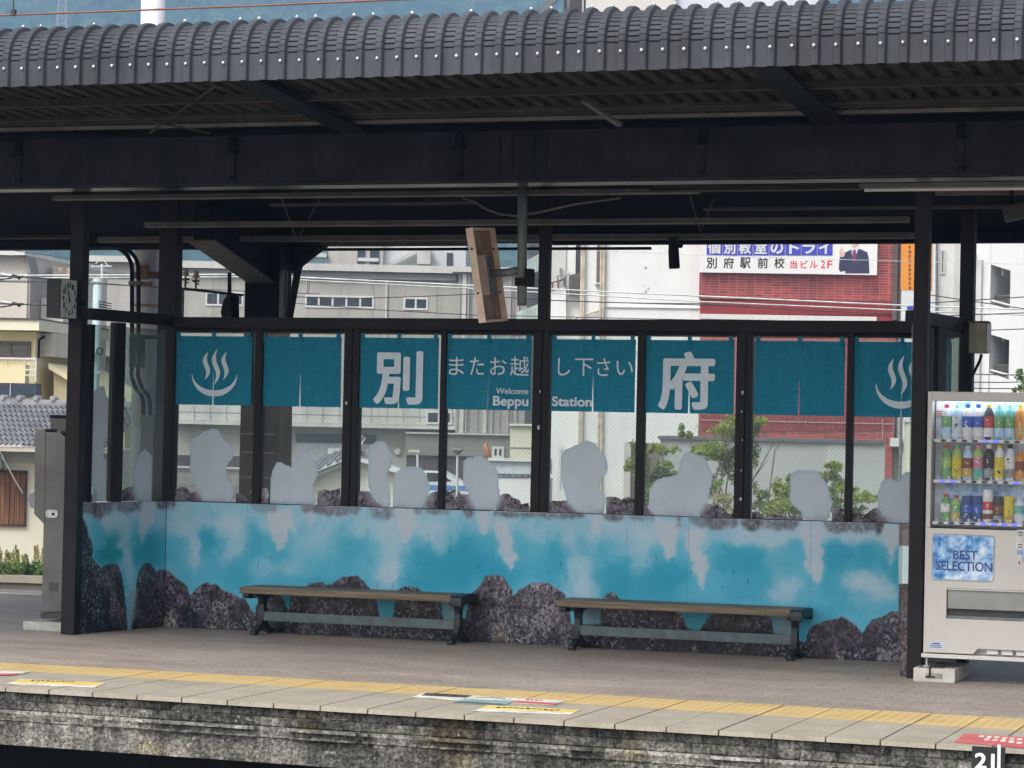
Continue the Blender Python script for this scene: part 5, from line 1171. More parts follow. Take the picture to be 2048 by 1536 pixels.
mb = MB()
def hand(ang, L, w): 
    a_ = math.radians(90 - ang); d_ = Vector((math.cos(a_), math.sin(a_))); n_ = Vector((-d_.y, d_.x)); P = [d_ * L + n_ * w * .5, d_ * L - n_ * w * .5, -d_ * .03 - n_ * w, -d_ * .03 + n_ * w]
    mb.prism([CF.pt(ccx + p.x, ccz + p.y, .0012) for p in P], (.0015, 0, 0))
hand(335, .085, .008); hand(340, .060, .010)
mb.build("hands", M['black'], ck)
mb = MB(); mb.box(cx_ - .03, cx_ + .06, 17.98 + cdp + .001, 18.269, cz0 + .1, cz0 + .14); mb.build("mount", M['steel'], ck)

GYc = 18.62
GF = Fac((0, GYc), (1, 0))
gc = thing("control_cabinet", GF.px(104, 1250), "brushed steel control post with a side housing and lock on a concrete base", "cabinet")
gp = lambda x, y: GF.px(x, y)
u0, z0, u1, z1 = GF.rect(83, 1040, 124, 1238)
mb = MB(); mb.prism([gp(91, 864), gp(121, 866), gp(130, 874), gp(129, 960), gp(124, 1224), gp(83, 1224), gp(87, 1045), gp(90, 1045)], (0, .16, 0)); mb.build("post", M['stainless'], gc, bevel=.004)
mb = MB(); mb.prism([gp(77, 858), gp(90.5, 857), gp(89.5, 1050), gp(68, 1028), gp(70, 866)], (0, .20, 0)); mb.build("housing", M['stainless'], gc, bevel=.004)
mb = MB(); mb.prism([gp(82, 1225), gp(125, 1225), gp(124, 1238), gp(81, 1237)], (0, .17, 0)); mb.build("skirt", mat("dark skirt", (0.05, 0.045, 0.045), .5), gc)
zb0 = 0.0; pb = [atz(50, 1259), atz(121, 1263)]
mb = MB(); mb.box(pb[0].x, pb[1].x + .10, GYc - .10, GYc + .25, 0, .068); mb.build("base", M['concrete'], gc, bevel=.006)
mb = MB(); mb.prism(rrect(gp(92, 1035).x, gp(92, 1035).z, gp(117, 1020).x, gp(117, 1020).z, .025, GYc - .0005), (0, -.012, 0)); lk = mb.build("lock", M['chrome'], gc)
c_ = gp(108, 1028); mb = MB(); mb.tube([c_ + Vector((0, -.0125, 0)), c_ + Vector((0, -.018, 0))], .012, 10); mb.build("keyhole", M['steel'], lk)
mb = MB(); GF.box(mb, 98, 1165, 116, 1183, .0005, .004); mb.build("vent", mat("vent plate", (0.07, 0.065, 0.06), .5), gc)
for a_, b_, c2_, d_, m_ in ((63, 948, 68.5, 960, (0.16, 0.14, 0.24)), (65, 924, 69.5, 940, (0.2, 0.2, 0.22))):
    mb = MB(); GF.box(mb, a_, b_, c2_, d_, -.10, -.06); mb.build("tab", mat("tab", m_, .5), gc)
mb = MB(); mb.prism([gp(69, 984), gp(58, 990), gp(53, 1000), gp(58, 1004), gp(60, 1014), gp(69, 1018)], (0, .05, 0)); mb.build("lever_guard", mat("violet grey plastic", (0.24, 0.23, 0.27), .4), gc)
gb = thing("grey_box", GF.px(117, 860) + Vector((0, .3, 0)), "small dark grey box on a stalk behind the steel control post", "box")
GF2 = Fac((0, GYc + .3), (1, 0))
mb = MB(); GF2.box(mb, 101, 838, 134, 862, -.12, 0); mb.build("case", mat("mid grey case", (0.13, 0.13, 0.13), .5), gb)
mb = MB(); GF2.box(mb, 101, 830, 134, 837.5, -.13, .01); mb.build("lid", M['steel'], gb)
mb = MB(); mb.tube([GF2.px(120, 862, -.06), (GF2.px(120, 862).x, GYc + .36, 0)], .03, 8); mb.build("stalk", M['greysteel'], gb)
# distribution box beside the right rear post
DF = Fac((0, 19.5), (1, 0))
db = thing("junction_box", DF.px(1957, 708), "weathered beige junction box with a cable, above the vending machine", "box")
mb = MB(); DF.box(mb, 1938, 646, 1972, 706, -.13, 0); mb.build("case", M['beige'], db, bevel=.003)
mb = MB(); DF.box(mb, 1936, 642, 1976, 645.8, -.14, .012); mb.build("lid", mat("rusty lid", (0.10, 0.06, 0.04), .7), db)
mb = MB(); DF.box(mb, 1973, 647, 1977, 705, -.13, -.01); mb.build("side_cover", M['white'], db)
mb = MB(); mb.tube([DF.px(1961, 708, -.05), DF.px(1957, 722, -.05), DF.px(1944, 748, -.05), DF.px(1932, 765, -.06), DF.px(1924, 785, -.3)], .011, 8); mb.build("cable", M['black'], db, smooth=True)
# black cylinder speaker
SY = 20.25
sp = thing("hanging_speaker", at(1348, 537, SY), "small black cylinder speaker hanging under the canopy ducts", "speaker")
mb = MB(); a1_, a2_ = at(1347, 499, SY), at(1349, 537, SY); mb.tube([a1_, a1_ + (a2_ - a1_) * .9, a2_], [.043, .045, .043], 16); mb.build("body", M['black'], sp, smooth=False)
mb = MB(); mb.box(at(1339, 490, SY).x, at(1356, 490, SY).x, SY - .03, SY + .03, at(1347, 499, SY).z, at(1347, 484, SY).z + .03); mb.ball(at(1361, 491, SY), .022, 8, 6); mb.build("bracket", M['black'], sp)
s2 = thing("horn_speaker", at(452, 634, 20.6), "dark wedge shaped speaker hanging on a rod behind the left curtain", "speaker")
mb = MB(); mb.prism([at(441, 624, 20.6), at(446, 603, 20.6), at(455, 588, 20.6), at(462, 592, 20.6), at(463, 634, 20.6), at(444, 636, 20.6)], (0, .16, 0)); mb.build("horn", M['black'], s2)
mb = MB(); mb.tube([at(459, 545, 20.65), at(459, 600, 20.65)], .018, 8); mb.build("rod", M['steel'], s2)
s3 = thing("ceiling_speaker", at(2025, 445, 18.6), "dim grey box speaker under the canopy at the far right", "speaker")
mb = MB(); c_ = at(2030, 425, 18.6); mb.obox(c_, Vector((1, 0, .25)).normalized(), (0, 1, 0), Vector((-.25, 0, 1)).normalized(), .075, .06, .05); mb.build("case", mat("dim grey", (0.05, 0.048, 0.045), .6), s3)
mb = MB(); mb.bar(c_ + Vector((-.02, .02, .05)), c_ + Vector((-.04, .02, .28)), .02, .02); mb.build("bracket", M['steel'], s3)
# two black cable pipes coming down behind the left return
PY_ = 20.3
cp = thing("cable_pipes", at(276, 800, PY_), "pair of black cable pipes bending down from the canopy behind the left side glass", "pipe")
for k, dx in enumerate((0, 13)):
    mb = MB(); pts = [at(150, 492 + k * 6, PY_), at(215 + dx, 493 + k * 1.5, PY_)]
    for j in range(9):
        a_ = math.radians(90 - 90 * j / 8); pts.append(at(222 + dx + 42 * math.cos(a_), 494 + 46 - 46 * math.sin(a_), PY_))
    pts += [at(264 + dx, 740, PY_), at(263 + dx, 752, PY_), at(266 + dx + 2, 768, PY_), at(274 + dx, 780, PY_), at(284 + dx, 792, PY_), at(287 + dx, 808, PY_), at(287 + dx, 835, PY_)]
    mb.tube(pts, .019, 8); mb.build("pipe", M['black'] if k else M['steel'], cp, smooth=True)
mb = MB(); PF = Fac((0, PY_ - .03), (1, 0)); PF.box(mb, 258, 668, 284, 735, -.06, 0); mb.build("sleeve", mat("dark green sleeve", (0.02, 0.03, 0.03), .5), cp, bevel=.008)
mb = MB(); PF.box(mb, 257, 562, 281, 570, -.06, 0); PF.box(mb, 281, 563, 298, 571, -.06, -.03); mb.build("clip", M['duct'], cp)
mb = MB(); PF.box(mb, 255, 668, 310, 677, -.1, -.065); mb.build("clip_rail", M['steel'], cp)
mb = MB(); PF.box(mb, 280, 830, 306, 1010, -.12, 0); mb.build("riser_box", M['greysteel'], cp)
b3 = thing("small_case", at(353, 620, 20.4), "small beige case fixed behind the left rear corner post", "box")
mb = MB(); QF = Fac((0, 20.4), (1, 0)); QF.box(mb, 346, 577, 358, 634, -.1, 0); mb.build("case", M['beige'], b3); mb = MB(); QF.box(mb, 345, 574, 359, 576.6, -.11, .01); mb.build("lid", M['steel'], b3)

# ================================================================== the town behind
GZ = -1.4
M['win'] = mat("dark window glass", (0.035, 0.04, 0.045), 0.12, 0, 0.4, 1.2, spec=.6)
M['frame'] = mat("white window frame", (0.62, 0.62, 0.60), .5, 0, .05)
def fbuild(mb, nm, m, parent): return mb.build(nm, m, parent)
def window(F_, parent, x0, y0, x1, y1, n=2, fw_=.06, d=.0, frame=None, pane=None, dark=None):
    u0, z0, u1, z1 = F_.rect(x0, y0, x1, y1); mb = MB()
    F_.ubox(mb, u0, z0, u1, z0 + fw_, d, d + .06); F_.ubox(mb, u0, z1 - fw_, u1, z1, d, d + .06)
    for k in range(n + 1):
        c = u0 + (u1 - u0) * k / n; a = max(u0, c - fw_ / 2); b = min(u1, c + fw_ / 2)
        if k == 0: a, b = u0, u0 + fw_
        if k == n: a, b = u1 - fw_, u1
        F_.ubox(mb, a, z0 + fw_ + .001, b, z1 - fw_ - .001, d, d + .055)
    w = mb.build("window", frame or M['frame'], parent)
    mb = MB(); F_.ubox(mb, u0 + .01, z0 + .01, u1 - .01, z1 - .01, d + .002, d + .02); mb.build("pane", pane or M['win'], w)
    return w
def wall_mat(name, c, streak=.35, var=.12, joints=None):
    t = NT(name); g = t.geo()
    base = t.ramp(t.noise(g, .5, 6, .65), [(.3, tuple(x * (1 - var) for x in c)), (.7, tuple(min(1, x * (1 + var)) for x in c))])
    s = t.ramp(t.noise(t.geo((1.2, 1.2, .12)), 1.0, 5, .65), [(.48, 0.0), (.75, streak)])
    t.col(t.mix(s, base, tuple(x * .5 for x in c))); t.p.inputs["Roughness"].default_value = .85; t.p.inputs["Specular IOR Level"].default_value = .2
    return t.m
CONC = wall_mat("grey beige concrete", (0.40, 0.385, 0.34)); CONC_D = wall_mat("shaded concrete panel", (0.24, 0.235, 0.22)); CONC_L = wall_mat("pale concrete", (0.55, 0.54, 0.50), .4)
GLASSBAND = mat("dark glazed band", (0.05, 0.06, 0.06), .3)
# ---- long grey building
G = Fac.far(620, 150, 19.0)
gb_ = thing("concrete_building", G.pt(G.uz(620, 700)[0], GZ), "long grey beige concrete building with small white framed windows and a pale parapet", "building")
def B(F_, parent, nm, m, *rects):
    mb = MB()
    for r in rects: F_.box(mb, *r)
    return mb.build(nm, m, parent)
B(G, gb_, "wall", CONC, (300, 540, 915, 1010, -12, 0)); B(G, gb_, "parapet", CONC_L, (350, 528, 930, 542, -1, .5))
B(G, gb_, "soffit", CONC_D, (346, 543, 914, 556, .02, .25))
for w in ((411, 584, 487, 612, 3), (610, 591, 748, 616, 5), (807, 595, 856, 620, 2)): window(G, gb_, *w, fw_=.10)
B(G, gb_, "floor_slab", CONC_L, (345, 846, 912, 853.5, .02, 1.0)); B(G, gb_, "balcony_front", CONC_L, (345, 812, 912, 845.5, .02, .85))
B(G, gb_, "downpipe", CONC_L, (769, 560, 773, 800, .01, .15), (612, 556, 614, 584, .01, .1))
mb = MB()
for x in range(360, 912, 32): G.box(mb, x, 813, x + 1, 845, .852, .875)
for x in range(360, 912, 64): G.box(mb, x, 556, x + .8, 800, .003, .02)
G.box(mb, 346, 829, 911, 829.8, .852, .875)
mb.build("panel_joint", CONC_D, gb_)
window(G, gb_, 853, 822, 905, 849, 2, .12, d=.9)
B(G, gb_, "glazed_band", GLASSBAND, (592, 868, 752, 886, .02, .1)); B(G, gb_, "lower_panel", mat("pale blue grey panel", (0.36, 0.38, 0.39), .7), (592, 887, 752, 930, .02, .08))
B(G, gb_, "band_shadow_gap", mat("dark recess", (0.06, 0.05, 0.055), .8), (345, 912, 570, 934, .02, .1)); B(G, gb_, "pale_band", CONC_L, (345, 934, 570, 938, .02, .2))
mb = MB()
for k in range(6): G.box(mb, 346, 940 + k * 9, 480, 941 + k * 9, .1, .15)
for k in range(8): G.box(mb, 350 + k * 18, 938, 351 + k * 18, 1000, .1, .14)
mb.build("railing", CONC_D, gb_)
mb = MB(); c_ = G.px(795, 903, .05); mb.tube([c_, c_ + G.n * .12], .18, 16); mb.build("wall_lamp", M['frame'], gb_)
# right wing of panels
G2 = Fac.far(960, 149, 19.0)
gw = thing("panelled_building", G2.pt(G2.uz(960, 700)[0], GZ), "grey building wing of tall vertical panels beside the tilted mirror", "building")
B(G2, gw, "wall", wall_mat("mauve grey panels", (0.36, 0.335, 0.315), .25), (914, 545, 1062, 868, -8, 0)); B(G2, gw, "cornice", CONC_L, (905, 535, 1064, 546, -2, .4))
mb = MB()
for x in (922, 934, 968, 986, 1018, 1034): G2.box(mb, x, 548, x + 8 if x in (922, 968) else x + 1.5, 866, .01, .14)
mb.build("pilaster", CONC_L, gw)
mb = MB()
for x in (918, 940, 958, 1002, 1026): G2.box(mb, x, 548, x + 1, 866, .005, .05)
mb.build("panel_joint", CONC_D, gw)
B(G2, gw, "lower_wall", wall_mat("taupe wall", (0.25, 0.235, 0.205), .2), (812, 870, 1100, 913, -7, .3)); B(G2, gw, "ledge", CONC_L, (812, 867, 1100, 870, -1, .5))
B(G2, gw, "dark_base", mat("dark base", (0.07, 0.055, 0.055), .8), (812, 914, 1100, 1010, -6, .1))
window(G2, gw, 984, 893, 1008, 916, 2, .14, d=.31)
# left wing of the grey building
G3 = Fac.far(240, 120, 14.0)
gl = thing("left_concrete_wing", G3.pt(G3.uz(240, 700)[0], GZ), "weathered grey concrete building behind the utility pole at the left", "building"); gl.name = "concrete_building"
ORG[gl.name] = Vector(gl.location)
B(G3, gl, "wall", wall_mat("light grey render", (0.42, 0.40, 0.37), .4), (168, 524, 332, 1010, -1.5, 0)); B(G3, gl, "parapet", CONC_L, (168, 513, 332, 525, -1, .4))
B(G3, gl, "recess_band", mat("green grey recess", (0.10, 0.13, 0.12), .7), (190, 547, 331, 556, .01, .06)); B(G3, gl, "pilaster", wall_mat("pink grey render", (0.46, 0.42, 0.40), .3), (169, 527, 190, 640, .01, .2))
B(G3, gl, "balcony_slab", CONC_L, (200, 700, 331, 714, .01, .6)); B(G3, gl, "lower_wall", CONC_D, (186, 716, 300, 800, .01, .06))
window(G3, gl, 222, 655, 234, 692, 1, .08, pane=mat("amber blind", (0.22, 0.15, 0.07), .6)); window(G3, gl, 212, 748, 232, 790, 1, .08, pane=mat("grey pane", (0.22, 0.27, 0.28), .4))
B(G3, gl, "corner_block", wall_mat("green grey block", (0.30, 0.32, 0.30), .3), (252, 660, 328, 1010, .3, 1.2))
mb = MB()
for k in range(9): G3.box(mb, 253, 680 + k * 16, 327, 681 + k * 16, 1.201, 1.22)
mb.build("block_joint", CONC_D, gl)
# set back upper storeys behind
G4 = Fac.far(760, 185, 19.0)
gu = thing("setback_building", G4.pt(G4.uz(760, 700)[0], GZ), "pale set back building with a stair rising above the long parapet", "building")
B(G4, gu, "wall", wall_mat("warm pale render", (0.50, 0.47, 0.42), .3), (655, 440, 765, 700, -8, 0)); B(G4, gu, "wall", wall_mat("cool white render", (0.60, 0.61, 0.60), .2), (765, 440, 930, 700, -8, -.5))
B(G4, gu, "window", M['win'], (715, 500, 730, 529, .01, .1), (740, 500, 758, 529, .01, .1)); B(G4, gu, "window_frame", M['frame'], (716, 516, 757, 523, .1, .15))
mb = MB(); mb.prism([G4.px(778, 527, -.3), G4.px(835, 497, -.3), G4.px(835, 505, -.3), G4.px(790, 529, -.3)], G4.n * .4); mb.build("stair_stringer", CONC_L, gu)
B(G4, gu, "block", CONC_L, (835, 500, 862, 530, -.4, 1)); B(G4, gu, "dark_window", M['win'], (893, 505, 905, 532, -.49, -.4))
mb = MB(); G4.box(mb, 612, 508, 655, 516, -1, 1); mb.build("ledge", CONC_L, gu)
# ---- stair block with green railings
S = Fac.far(1068, 112, 19.0)
sb = thing("stair_block", S.pt(S.uz(1068, 700)[0], GZ), "dark open stair with pale green railings between the panelled and the white buildings", "building")
B(S, sb, "wall", mat("dark stair well", (0.06, 0.07, 0.075), .7), (1052, 450, 1100, 1000, -6, 0))
GR = mat("pale green railing", (0.42, 0.54, 0.48), .6, 0, .1, 3)
for pts in ([(1052, 522), (1084, 506), (1084, 540), (1068, 546), (1068, 560), (1052, 560)], [(1034, 625), (1084, 606), (1084, 642), (1034, 642)]):
    mb = MB(); S.polyx(mb, pts, .1, .25); mb.build("railing_panel", GR, sb)
mb = MB()
for x in range(1056, 1084, 4): S.box(mb, x, 512, x + .8, 560, .251, .27); S.box(mb, x - 10, 616, x - 9.2, 642, .251, .27)
mb.build("railing_bar", CONC_D, sb)
# ---- white building
Wf = Fac.far(1250, 105, 12.0)
WHITE = wall_mat("white render", (0.72, 0.72, 0.70), .16, .05)
wb = thing("white_building", Wf.pt(Wf.uz(1250, 700)[0], GZ), "white rendered building with brown downpipes and a small balcony, behind the middle curtains", "building")
B(Wf, wb, "wall", WHITE, (1164, 430, 1399, 1060, -10, 0)); B(Wf, wb, "wall", WHITE, (1086, 430, 1163.5, 1060, -10, -1.2))
B(Wf, wb, "recess", wall_mat("grey recess", (0.52, 0.52, 0.49), .2), (1094, 440, 1126, 578, -1.19, -1.1))
bal = [(1098, 573), (1128, 560), (1128, 566), (1098, 580)]; mb = MB(); Wf.polyx(mb, [(1098, 563), (1128, 554), (1128, 556.5), (1098, 566)], -.7, -.6)
for x, y in ((1100, 565), (1112, 561), (1124, 557)): Wf.box(mb, x, y, x + 3, y + 14, -.69, -.61)
mb.build("balcony_railing", mat("rusty rail", (0.14, 0.07, 0.06), .6), wb)
mb = MB(); Wf.polyx(mb, [(1098, 582), (1128, 571), (1128, 640), (1098, 640)], -1.19, -.75); mb.build("balcony_front", WHITE, wb)
B(Wf, wb, "window", M['win'], (1146, 470, 1162, 546, -1.19, -1.1)); mb = MB(); Wf.polyx(mb, [(1134, 548), (1162, 542), (1162, 588), (1134, 588)], -1.1, -.7); mb.build("window_guard", mat("brown guard", (0.12, 0.105, 0.09), .6), wb)
mb = MB()
for k in range(9): Wf.box(mb, 1136 + 3 * k, 549, 1136.7 + 3 * k, 587, -.69, -.65)
mb.build("guard_bar", mat("guard bar", (0.25, 0.23, 0.2), .6), wb)
B(Wf, wb, "window", mat("brown window slit", (0.16, 0.12, 0.11), .4), (1194, 440, 1202, 565, .01, .1)); B(Wf, wb, "sill", M['frame'], (1190, 566, 1203, 569, .01, .2))
PIPE = mat("weathered cream pipe", (0.50, 0.44, 0.34), .6, 0, .2, 3)
for x, r in ((1166.5, .07), (1170.5, .05), (1204.5, .05), (1210, .06)):
    mb = MB(); mb.tube([Wf.px(x, 430, .15), Wf.px(x - 9, 1040, .15)], r, 8); mb.build("downpipe", PIPE, wb)
mb = MB(); mb.tube([Wf.px(1097, 655, -1.0), Wf.px(1166, 631, .12), Wf.px(1206, 620, .12)], .04, 6); mb.tube([Wf.px(1120, 700, .1), Wf.px(1399, 704, .1)], .02, 6); mb.build("conduit", PIPE, wb)
for x, y, a, b in ((1289, 533, 4, 4), (1287, 570, 2, 2), (1295, 575, 3, 3), (1290, 580, 3, 4)):
    mb = MB(); Wf.box(mb, x, y, x + a, y + b, .002, .03); mb.build("wall_patch", mat("stain", (0.42, 0.41, 0.40), .9), wb)
B(Wf, wb, "band", wall_mat("white band", (0.66, 0.66, 0.64), .2), (1212, 614, 1398, 616, .01, .08))
window(Wf, wb, 1117, 894, 1128, 984, 1, .1); window(Wf, wb, 1094, 898, 1100, 978, 1, .1); window(Wf, wb, 1186, 884, 1196, 892, 1, .06)
B(Wf, wb, "gate_recess", wall_mat("brown grey recess", (0.20, 0.17, 0.15), .2), (1252, 886, 1340, 1010, -.0, .02)); mb = MB()
for k in range(10): Wf.box(mb, 1318 + k * 2.2, 890, 1319 + k * 2.2, 1000, .03, .07)
mb.build("gate_bar", mat("gate bar", (0.10, 0.09, 0.085), .6), wb)
B(Wf, wb, "gate_jamb", wall_mat("beige jamb", (0.52, 0.49, 0.44), .2), (1249, 884, 1262, 1010, .021, .35))
dsh = thing("satellite_dish", Wf.px(1112, 556, -.8), "small white satellite dish on the white building's balcony", "dish")
mb = MB(); c_ = Wf.px(1120, 547, -.9); dn = (Vector((1, -.05, .25))).normalized(); s1 = dn.orthogonal().normalized(); s2_ = dn.cross(s1)
rg = []
for q_, r_ in enumerate((.01, .18, .3)): rg.append([mb.b.verts.new(c_ - dn * (.10 - r_ * r_ * 1.1) + (s1 * math.cos(t_ * .524) + s2_ * math.sin(t_ * .524)) * r_) for t_ in range(12)])
for a_, b_ in zip(rg, rg[1:]):
    for k in range(12): mb._f([a_[k], a_[(k + 1) % 12], b_[(k + 1) % 12], b_[k]])
mb.build("reflector", M['frame'], dsh); mb = MB(); mb.tube([c_ - dn * .1, c_ - dn * .22, Wf.px(1111, 560, -.9), Wf.px(1111, 570, -.9)], .03, 6); mb.tube([c_ - dn * .1 - Vector((0, 0, .25)), c_ + dn * .35], .015, 6); mb.build("arm", M['greysteel'], dsh)
# ---- white tank building and shed in the middle
T_ = Fac.far(1045, 100, 14.0)
tb = thing("tank_hut", T_.pt(T_.uz(1045, 900)[0], GZ), "cream square tank hut with flat top beside the white building", "hut")
B(T_, tb, "wall", wall_mat("cream render", (0.62, 0.60, 0.47), .15), (1020, 852, 1092, 920, -2.5, 0)); B(T_, tb, "top", wall_mat("cream cap", (0.70, 0.68, 0.56), .1), (1019, 848, 1093, 852, -2.5, .15)); B(T_, tb, "joint", CONC_D, (1020, 895, 1092, 896, .01, .04))
T2 = Fac.far(1030, 92, 14.0)
t2 = thing("low_shed", T2.pt(T2.uz(1030, 900)[0], GZ), "low white wall with pale blue corrugated top below the cream tank hut", "shed")
B(T2, t2, "wall", WHITE, (982, 956, 1096, 1030, -2, 0)); B(T2, t2, "corrugated_top", mat("pale blue sheet", (0.55, 0.60, 0.62), .5, 0, .1, 5), (980, 924, 1096, 948, -2, .1)); B(T2, t2, "gutter", M['frame'], (978, 917, 1096, 923, -2, .25)); mb = MB()
for k in range(9): T2.box(mb, 984 + 12.5 * k, 949, 993 + 12.5 * k, 954, .0, .06)
mb.build("vent_row", mat("blue grey vent", (0.22, 0.24, 0.30), .6), t2)
# small tiled hut
HT = Fac.far(690, 80, 19.0)
hh = thing("tiled_hut", HT.pt(HT.uz(690, 960)[0], GZ), "small cream hut with a grey tiled gable roof, seen below the character 別 curtain", "hut")
mb = MB(); HT.polyx(mb, [(600, 955), (690, 922), (712, 918), (800, 948), (800, 1030), (600, 1030)], -4, 0); mb.build("wall", wall_mat("cream hut wall", (0.62, 0.60, 0.50), .15), hh)
RT = NT("hut roof tiles"); RT.col(RT.ramp(RT.noise(RT.geo((1, 1, 1)), 3, 4, .6), [(.3, (.34, .34, .35)), (.7, (.56, .56, .57))])); RT.p.inputs["Roughness"].default_value = .5
mb = MB(); a_ = [HT.px(x, y, .3) for x, y in ((595, 960), (712, 912), (712, 917), (596, 966))]; 
bk_ = [HT.px(x, y, -4.2) for x, y in ((606, 935), (688, 908))]
mb.prism([HT.px(594, 964, .35), HT.px(712, 915, .35), HT.px(806, 946, .35), HT.px(806, 950, .35), HT.px(712, 920, .35), HT.px(594, 969, .35)], -HT.n * 5); mb.build("barge_board", M['frame'], hh)
mb = MB(); mb.hexa([HT.px(592, 962, .5), HT.px(712, 913, .5), HT.px(712, 913, -5) + Vector((0, 0, .55)), HT.px(620, 935, -5) + Vector((0, 0, .25)), HT.px(592, 959, .5), HT.px(712, 910, .5), HT.px(712, 910, -5) + Vector((0, 0, .55)), HT.px(620, 932, -5) + Vector((0, 0, .25))]); mb.build("roof", RT.m, hh)
mb = MB()
for k in range(6):
    mb.bar(HT.px(604 + 18 * k, 955 - 7.4 * k, .5) + Vector((0, 0, .05)), HT.px(630 + 15 * k, 928 - 4 * k, -5) + Vector((0, 0, .3 + .05 * k)), .10, .05)
mb.build("roof_rib", mat("dark tile edge", (.16, .16, .17), .6), hh)
mb = MB(); mb.bar(HT.px(648, 903, -4) , HT.px(735, 909, -3), .5, .18); mb.build("ridge", RT.m, hh)
# ---- brick building with billboard
Bf = Fac.far(1560, 104, 14.0)
br = NT("red tile cladding")
gv = br.add("ShaderNodeTexCoord"); mpx = br.add("ShaderNodeNewGeometry"); sp_ = br.add("ShaderNodeSeparateXYZ"); br.l.new(mpx.outputs["Position"], sp_.inputs[0])
cmb = br.add("ShaderNodeCombineXYZ"); br.l.new(sp_.outputs[0], cmb.inputs[0]); br.l.new(sp_.outputs[2], cmb.inputs[1])
bt = br.add("ShaderNodeTexBrick"); bt.offset = 0.0; bt.inputs["Scale"].default_value = 1; bt.inputs["Brick Width"].default_value = .34; bt.inputs["Row Height"].default_value = .105; bt.inputs["Mortar Size"].default_value = .014
bt.inputs["Color1"].default_value = (.42, .05, .04, 1); bt.inputs["Color2"].default_value = (.20, .024, .024, 1); bt.inputs["Mortar"].default_value = (.36, .17, .16, 1)
br.l.new(cmb.outputs[0], bt.inputs["Vector"]); br.col(br.mix(1.0, bt.outputs[0], br.ramp(br.noise(br.geo(), .8, 4, .6), [(.3, .8), (.7, 1.15)]), 'MULTIPLY')); br.p.inputs["Roughness"].default_value = .4
bb = thing("brick_building", Bf.pt(Bf.uz(1560, 700)[0], GZ), "red tiled building carrying the tutoring school billboard, right of the white building", "building")
B(Bf, bb, "wall", br.m, (1399.5, 430, 1792, 600, -9, 0), (1399.5, 642, 1790, 884, -9, 0)); 
RB = mat("ribbed red tile", (.28, .035, .035), .45, 0, .15, 1)
mb = MB(); Bf.box(mb, 1399.5, 600.5, 1788, 641.5, -9, -.1)
for k in range(64): Bf.box(mb, 1400 + k * 6.05, 602, 1404.4 + k * 6.05, 629, -.099, -.02); Bf.box(mb, 1400 + k * 6.05, 828, 1404.4 + k * 6.05, 862, .001, .06)
mb.build("ribbed_band", RB, bb); B(Bf, bb, 'rib_backing', mat('pink mortar', (.38, .20, .19), .7), (1399.6, 827, 1789, 863, .0003, .0008))
B(Bf, bb, "white_band", M['frame'], (1400, 631, 1753, 641, -.05, .2)); B(Bf, bb, "corner_trim", wall_mat("dark corner", (.12, .09, .085), .2), (1785, 430, 1795, 640, .001, .12))
mb = MB(); Bf.box(mb, 1400, 843, 1790, 845, .062, .1); Bf.box(mb, 1764, 838, 1766, 884, .062, .1); mb.build("pale_joint", mat("pink joint", (.45, .28, .27), .6), bb)
B(Bf, bb, "brick_pier", br.m, (1768, 884.5, 1784, 1010, -.3, .0))
B(Bf, bb, "doorway", mat("dark doorway", (.10, .09, .085), .5), (1784.5, 898, 1800, 1010, -.3, -.05)); B(Bf, bb, "awning_box", M['frame'], (1779, 876, 1801, 893, .0, .7))
bl_ = thing("billboard", Bf.px(1575, 548, .35), "white billboard with blue and red Japanese school advert on the red tiled building", "sign")
B(Bf, bl_, "board", mat("billboard white", (.72, .71, .70), .45, 0, .03), (1400, 440, 1754, 548.5, .15, .35))
BLU = mat("billboard blue", (.055, .06, .42), .45, 0, .05)
xs_ = [1413, 1445, 1475, 1506, 1538, 1570, 1602, 1634, 1665]
mb = MB()
for a_, b_ in zip(xs_, xs_[1:]): Bf.box(mb, a_ + .7, 478, b_ - .4, 512, .351, .37)
mb.build("blue_tile", BLU, bl_)
for ch, a_, b_ in zip("個別教室のトライ", xs_, xs_[1:]): text_mesh("lettering", ch, M['frame'], bl_, Bf, a_ + (8 if ch == "ト" else 3), 484, b_ - 4, 509, .373, .03, depth=0)
BK = mat("billboard black", (.02, .018, .018), .5)
for ch, x in zip("別府駅前校", (1413, 1447, 1480, 1515, 1548)): text_mesh("lettering", ch, BK, bl_, Bf, x, 516, x + 21, 538, .353, .02)
RD = mat("billboard red", (.62, .06, .07), .5)
for ch, x, w in zip("当ビル2F", (1579, 1601, 1619, 1641, 1654), (15, 14, 16, 9, 10)): text_mesh("lettering", ch, RD, bl_, Bf, x, 522, x + w, 538, .353, .02)
# suited person printed on the board (seen from the collar down)
SU = mat("navy suit print", (.035, .035, .075), .5); SKN = mat("printed skin", (.62, .45, .36), .5); TIE = mat("purple tie print", (.20, .03, .16), .5)
mb = MB(); Bf.polyx(mb, [(1680, 512), (1690, 506), (1703, 500), (1712, 499), (1722, 500), (1734, 506), (1737, 520), (1738, 548), (1690, 548), (1690, 543), (1680, 545), (1677, 540), (1678, 522)], .351, .356); mb.build("suit", SU, bl_)
mb = MB(); Bf.polyx(mb, [(1702, 500), (1712, 497), (1716, 500), (1710, 514), (1706, 524)], .3562, .3575); mb.build("shirt", M['frame'], bl_)
mb = MB(); Bf.polyx(mb, [(1705, 501), (1711, 501), (1712, 518), (1708, 528), (1704, 519)], .3576, .359); mb.build("tie", TIE, bl_)
mb = MB(); Bf.polyx(mb, [(1701, 470), (1717, 470), (1717, 492), (1711, 498), (1705, 497), (1701, 490)], .351, .355); Bf.polyx(mb, [(1680, 500), (1684, 494), (1686, 502), (1690, 504), (1688, 514), (1681, 516), (1678, 508)], .3565, .358); mb.build("skin", SKN, bl_)
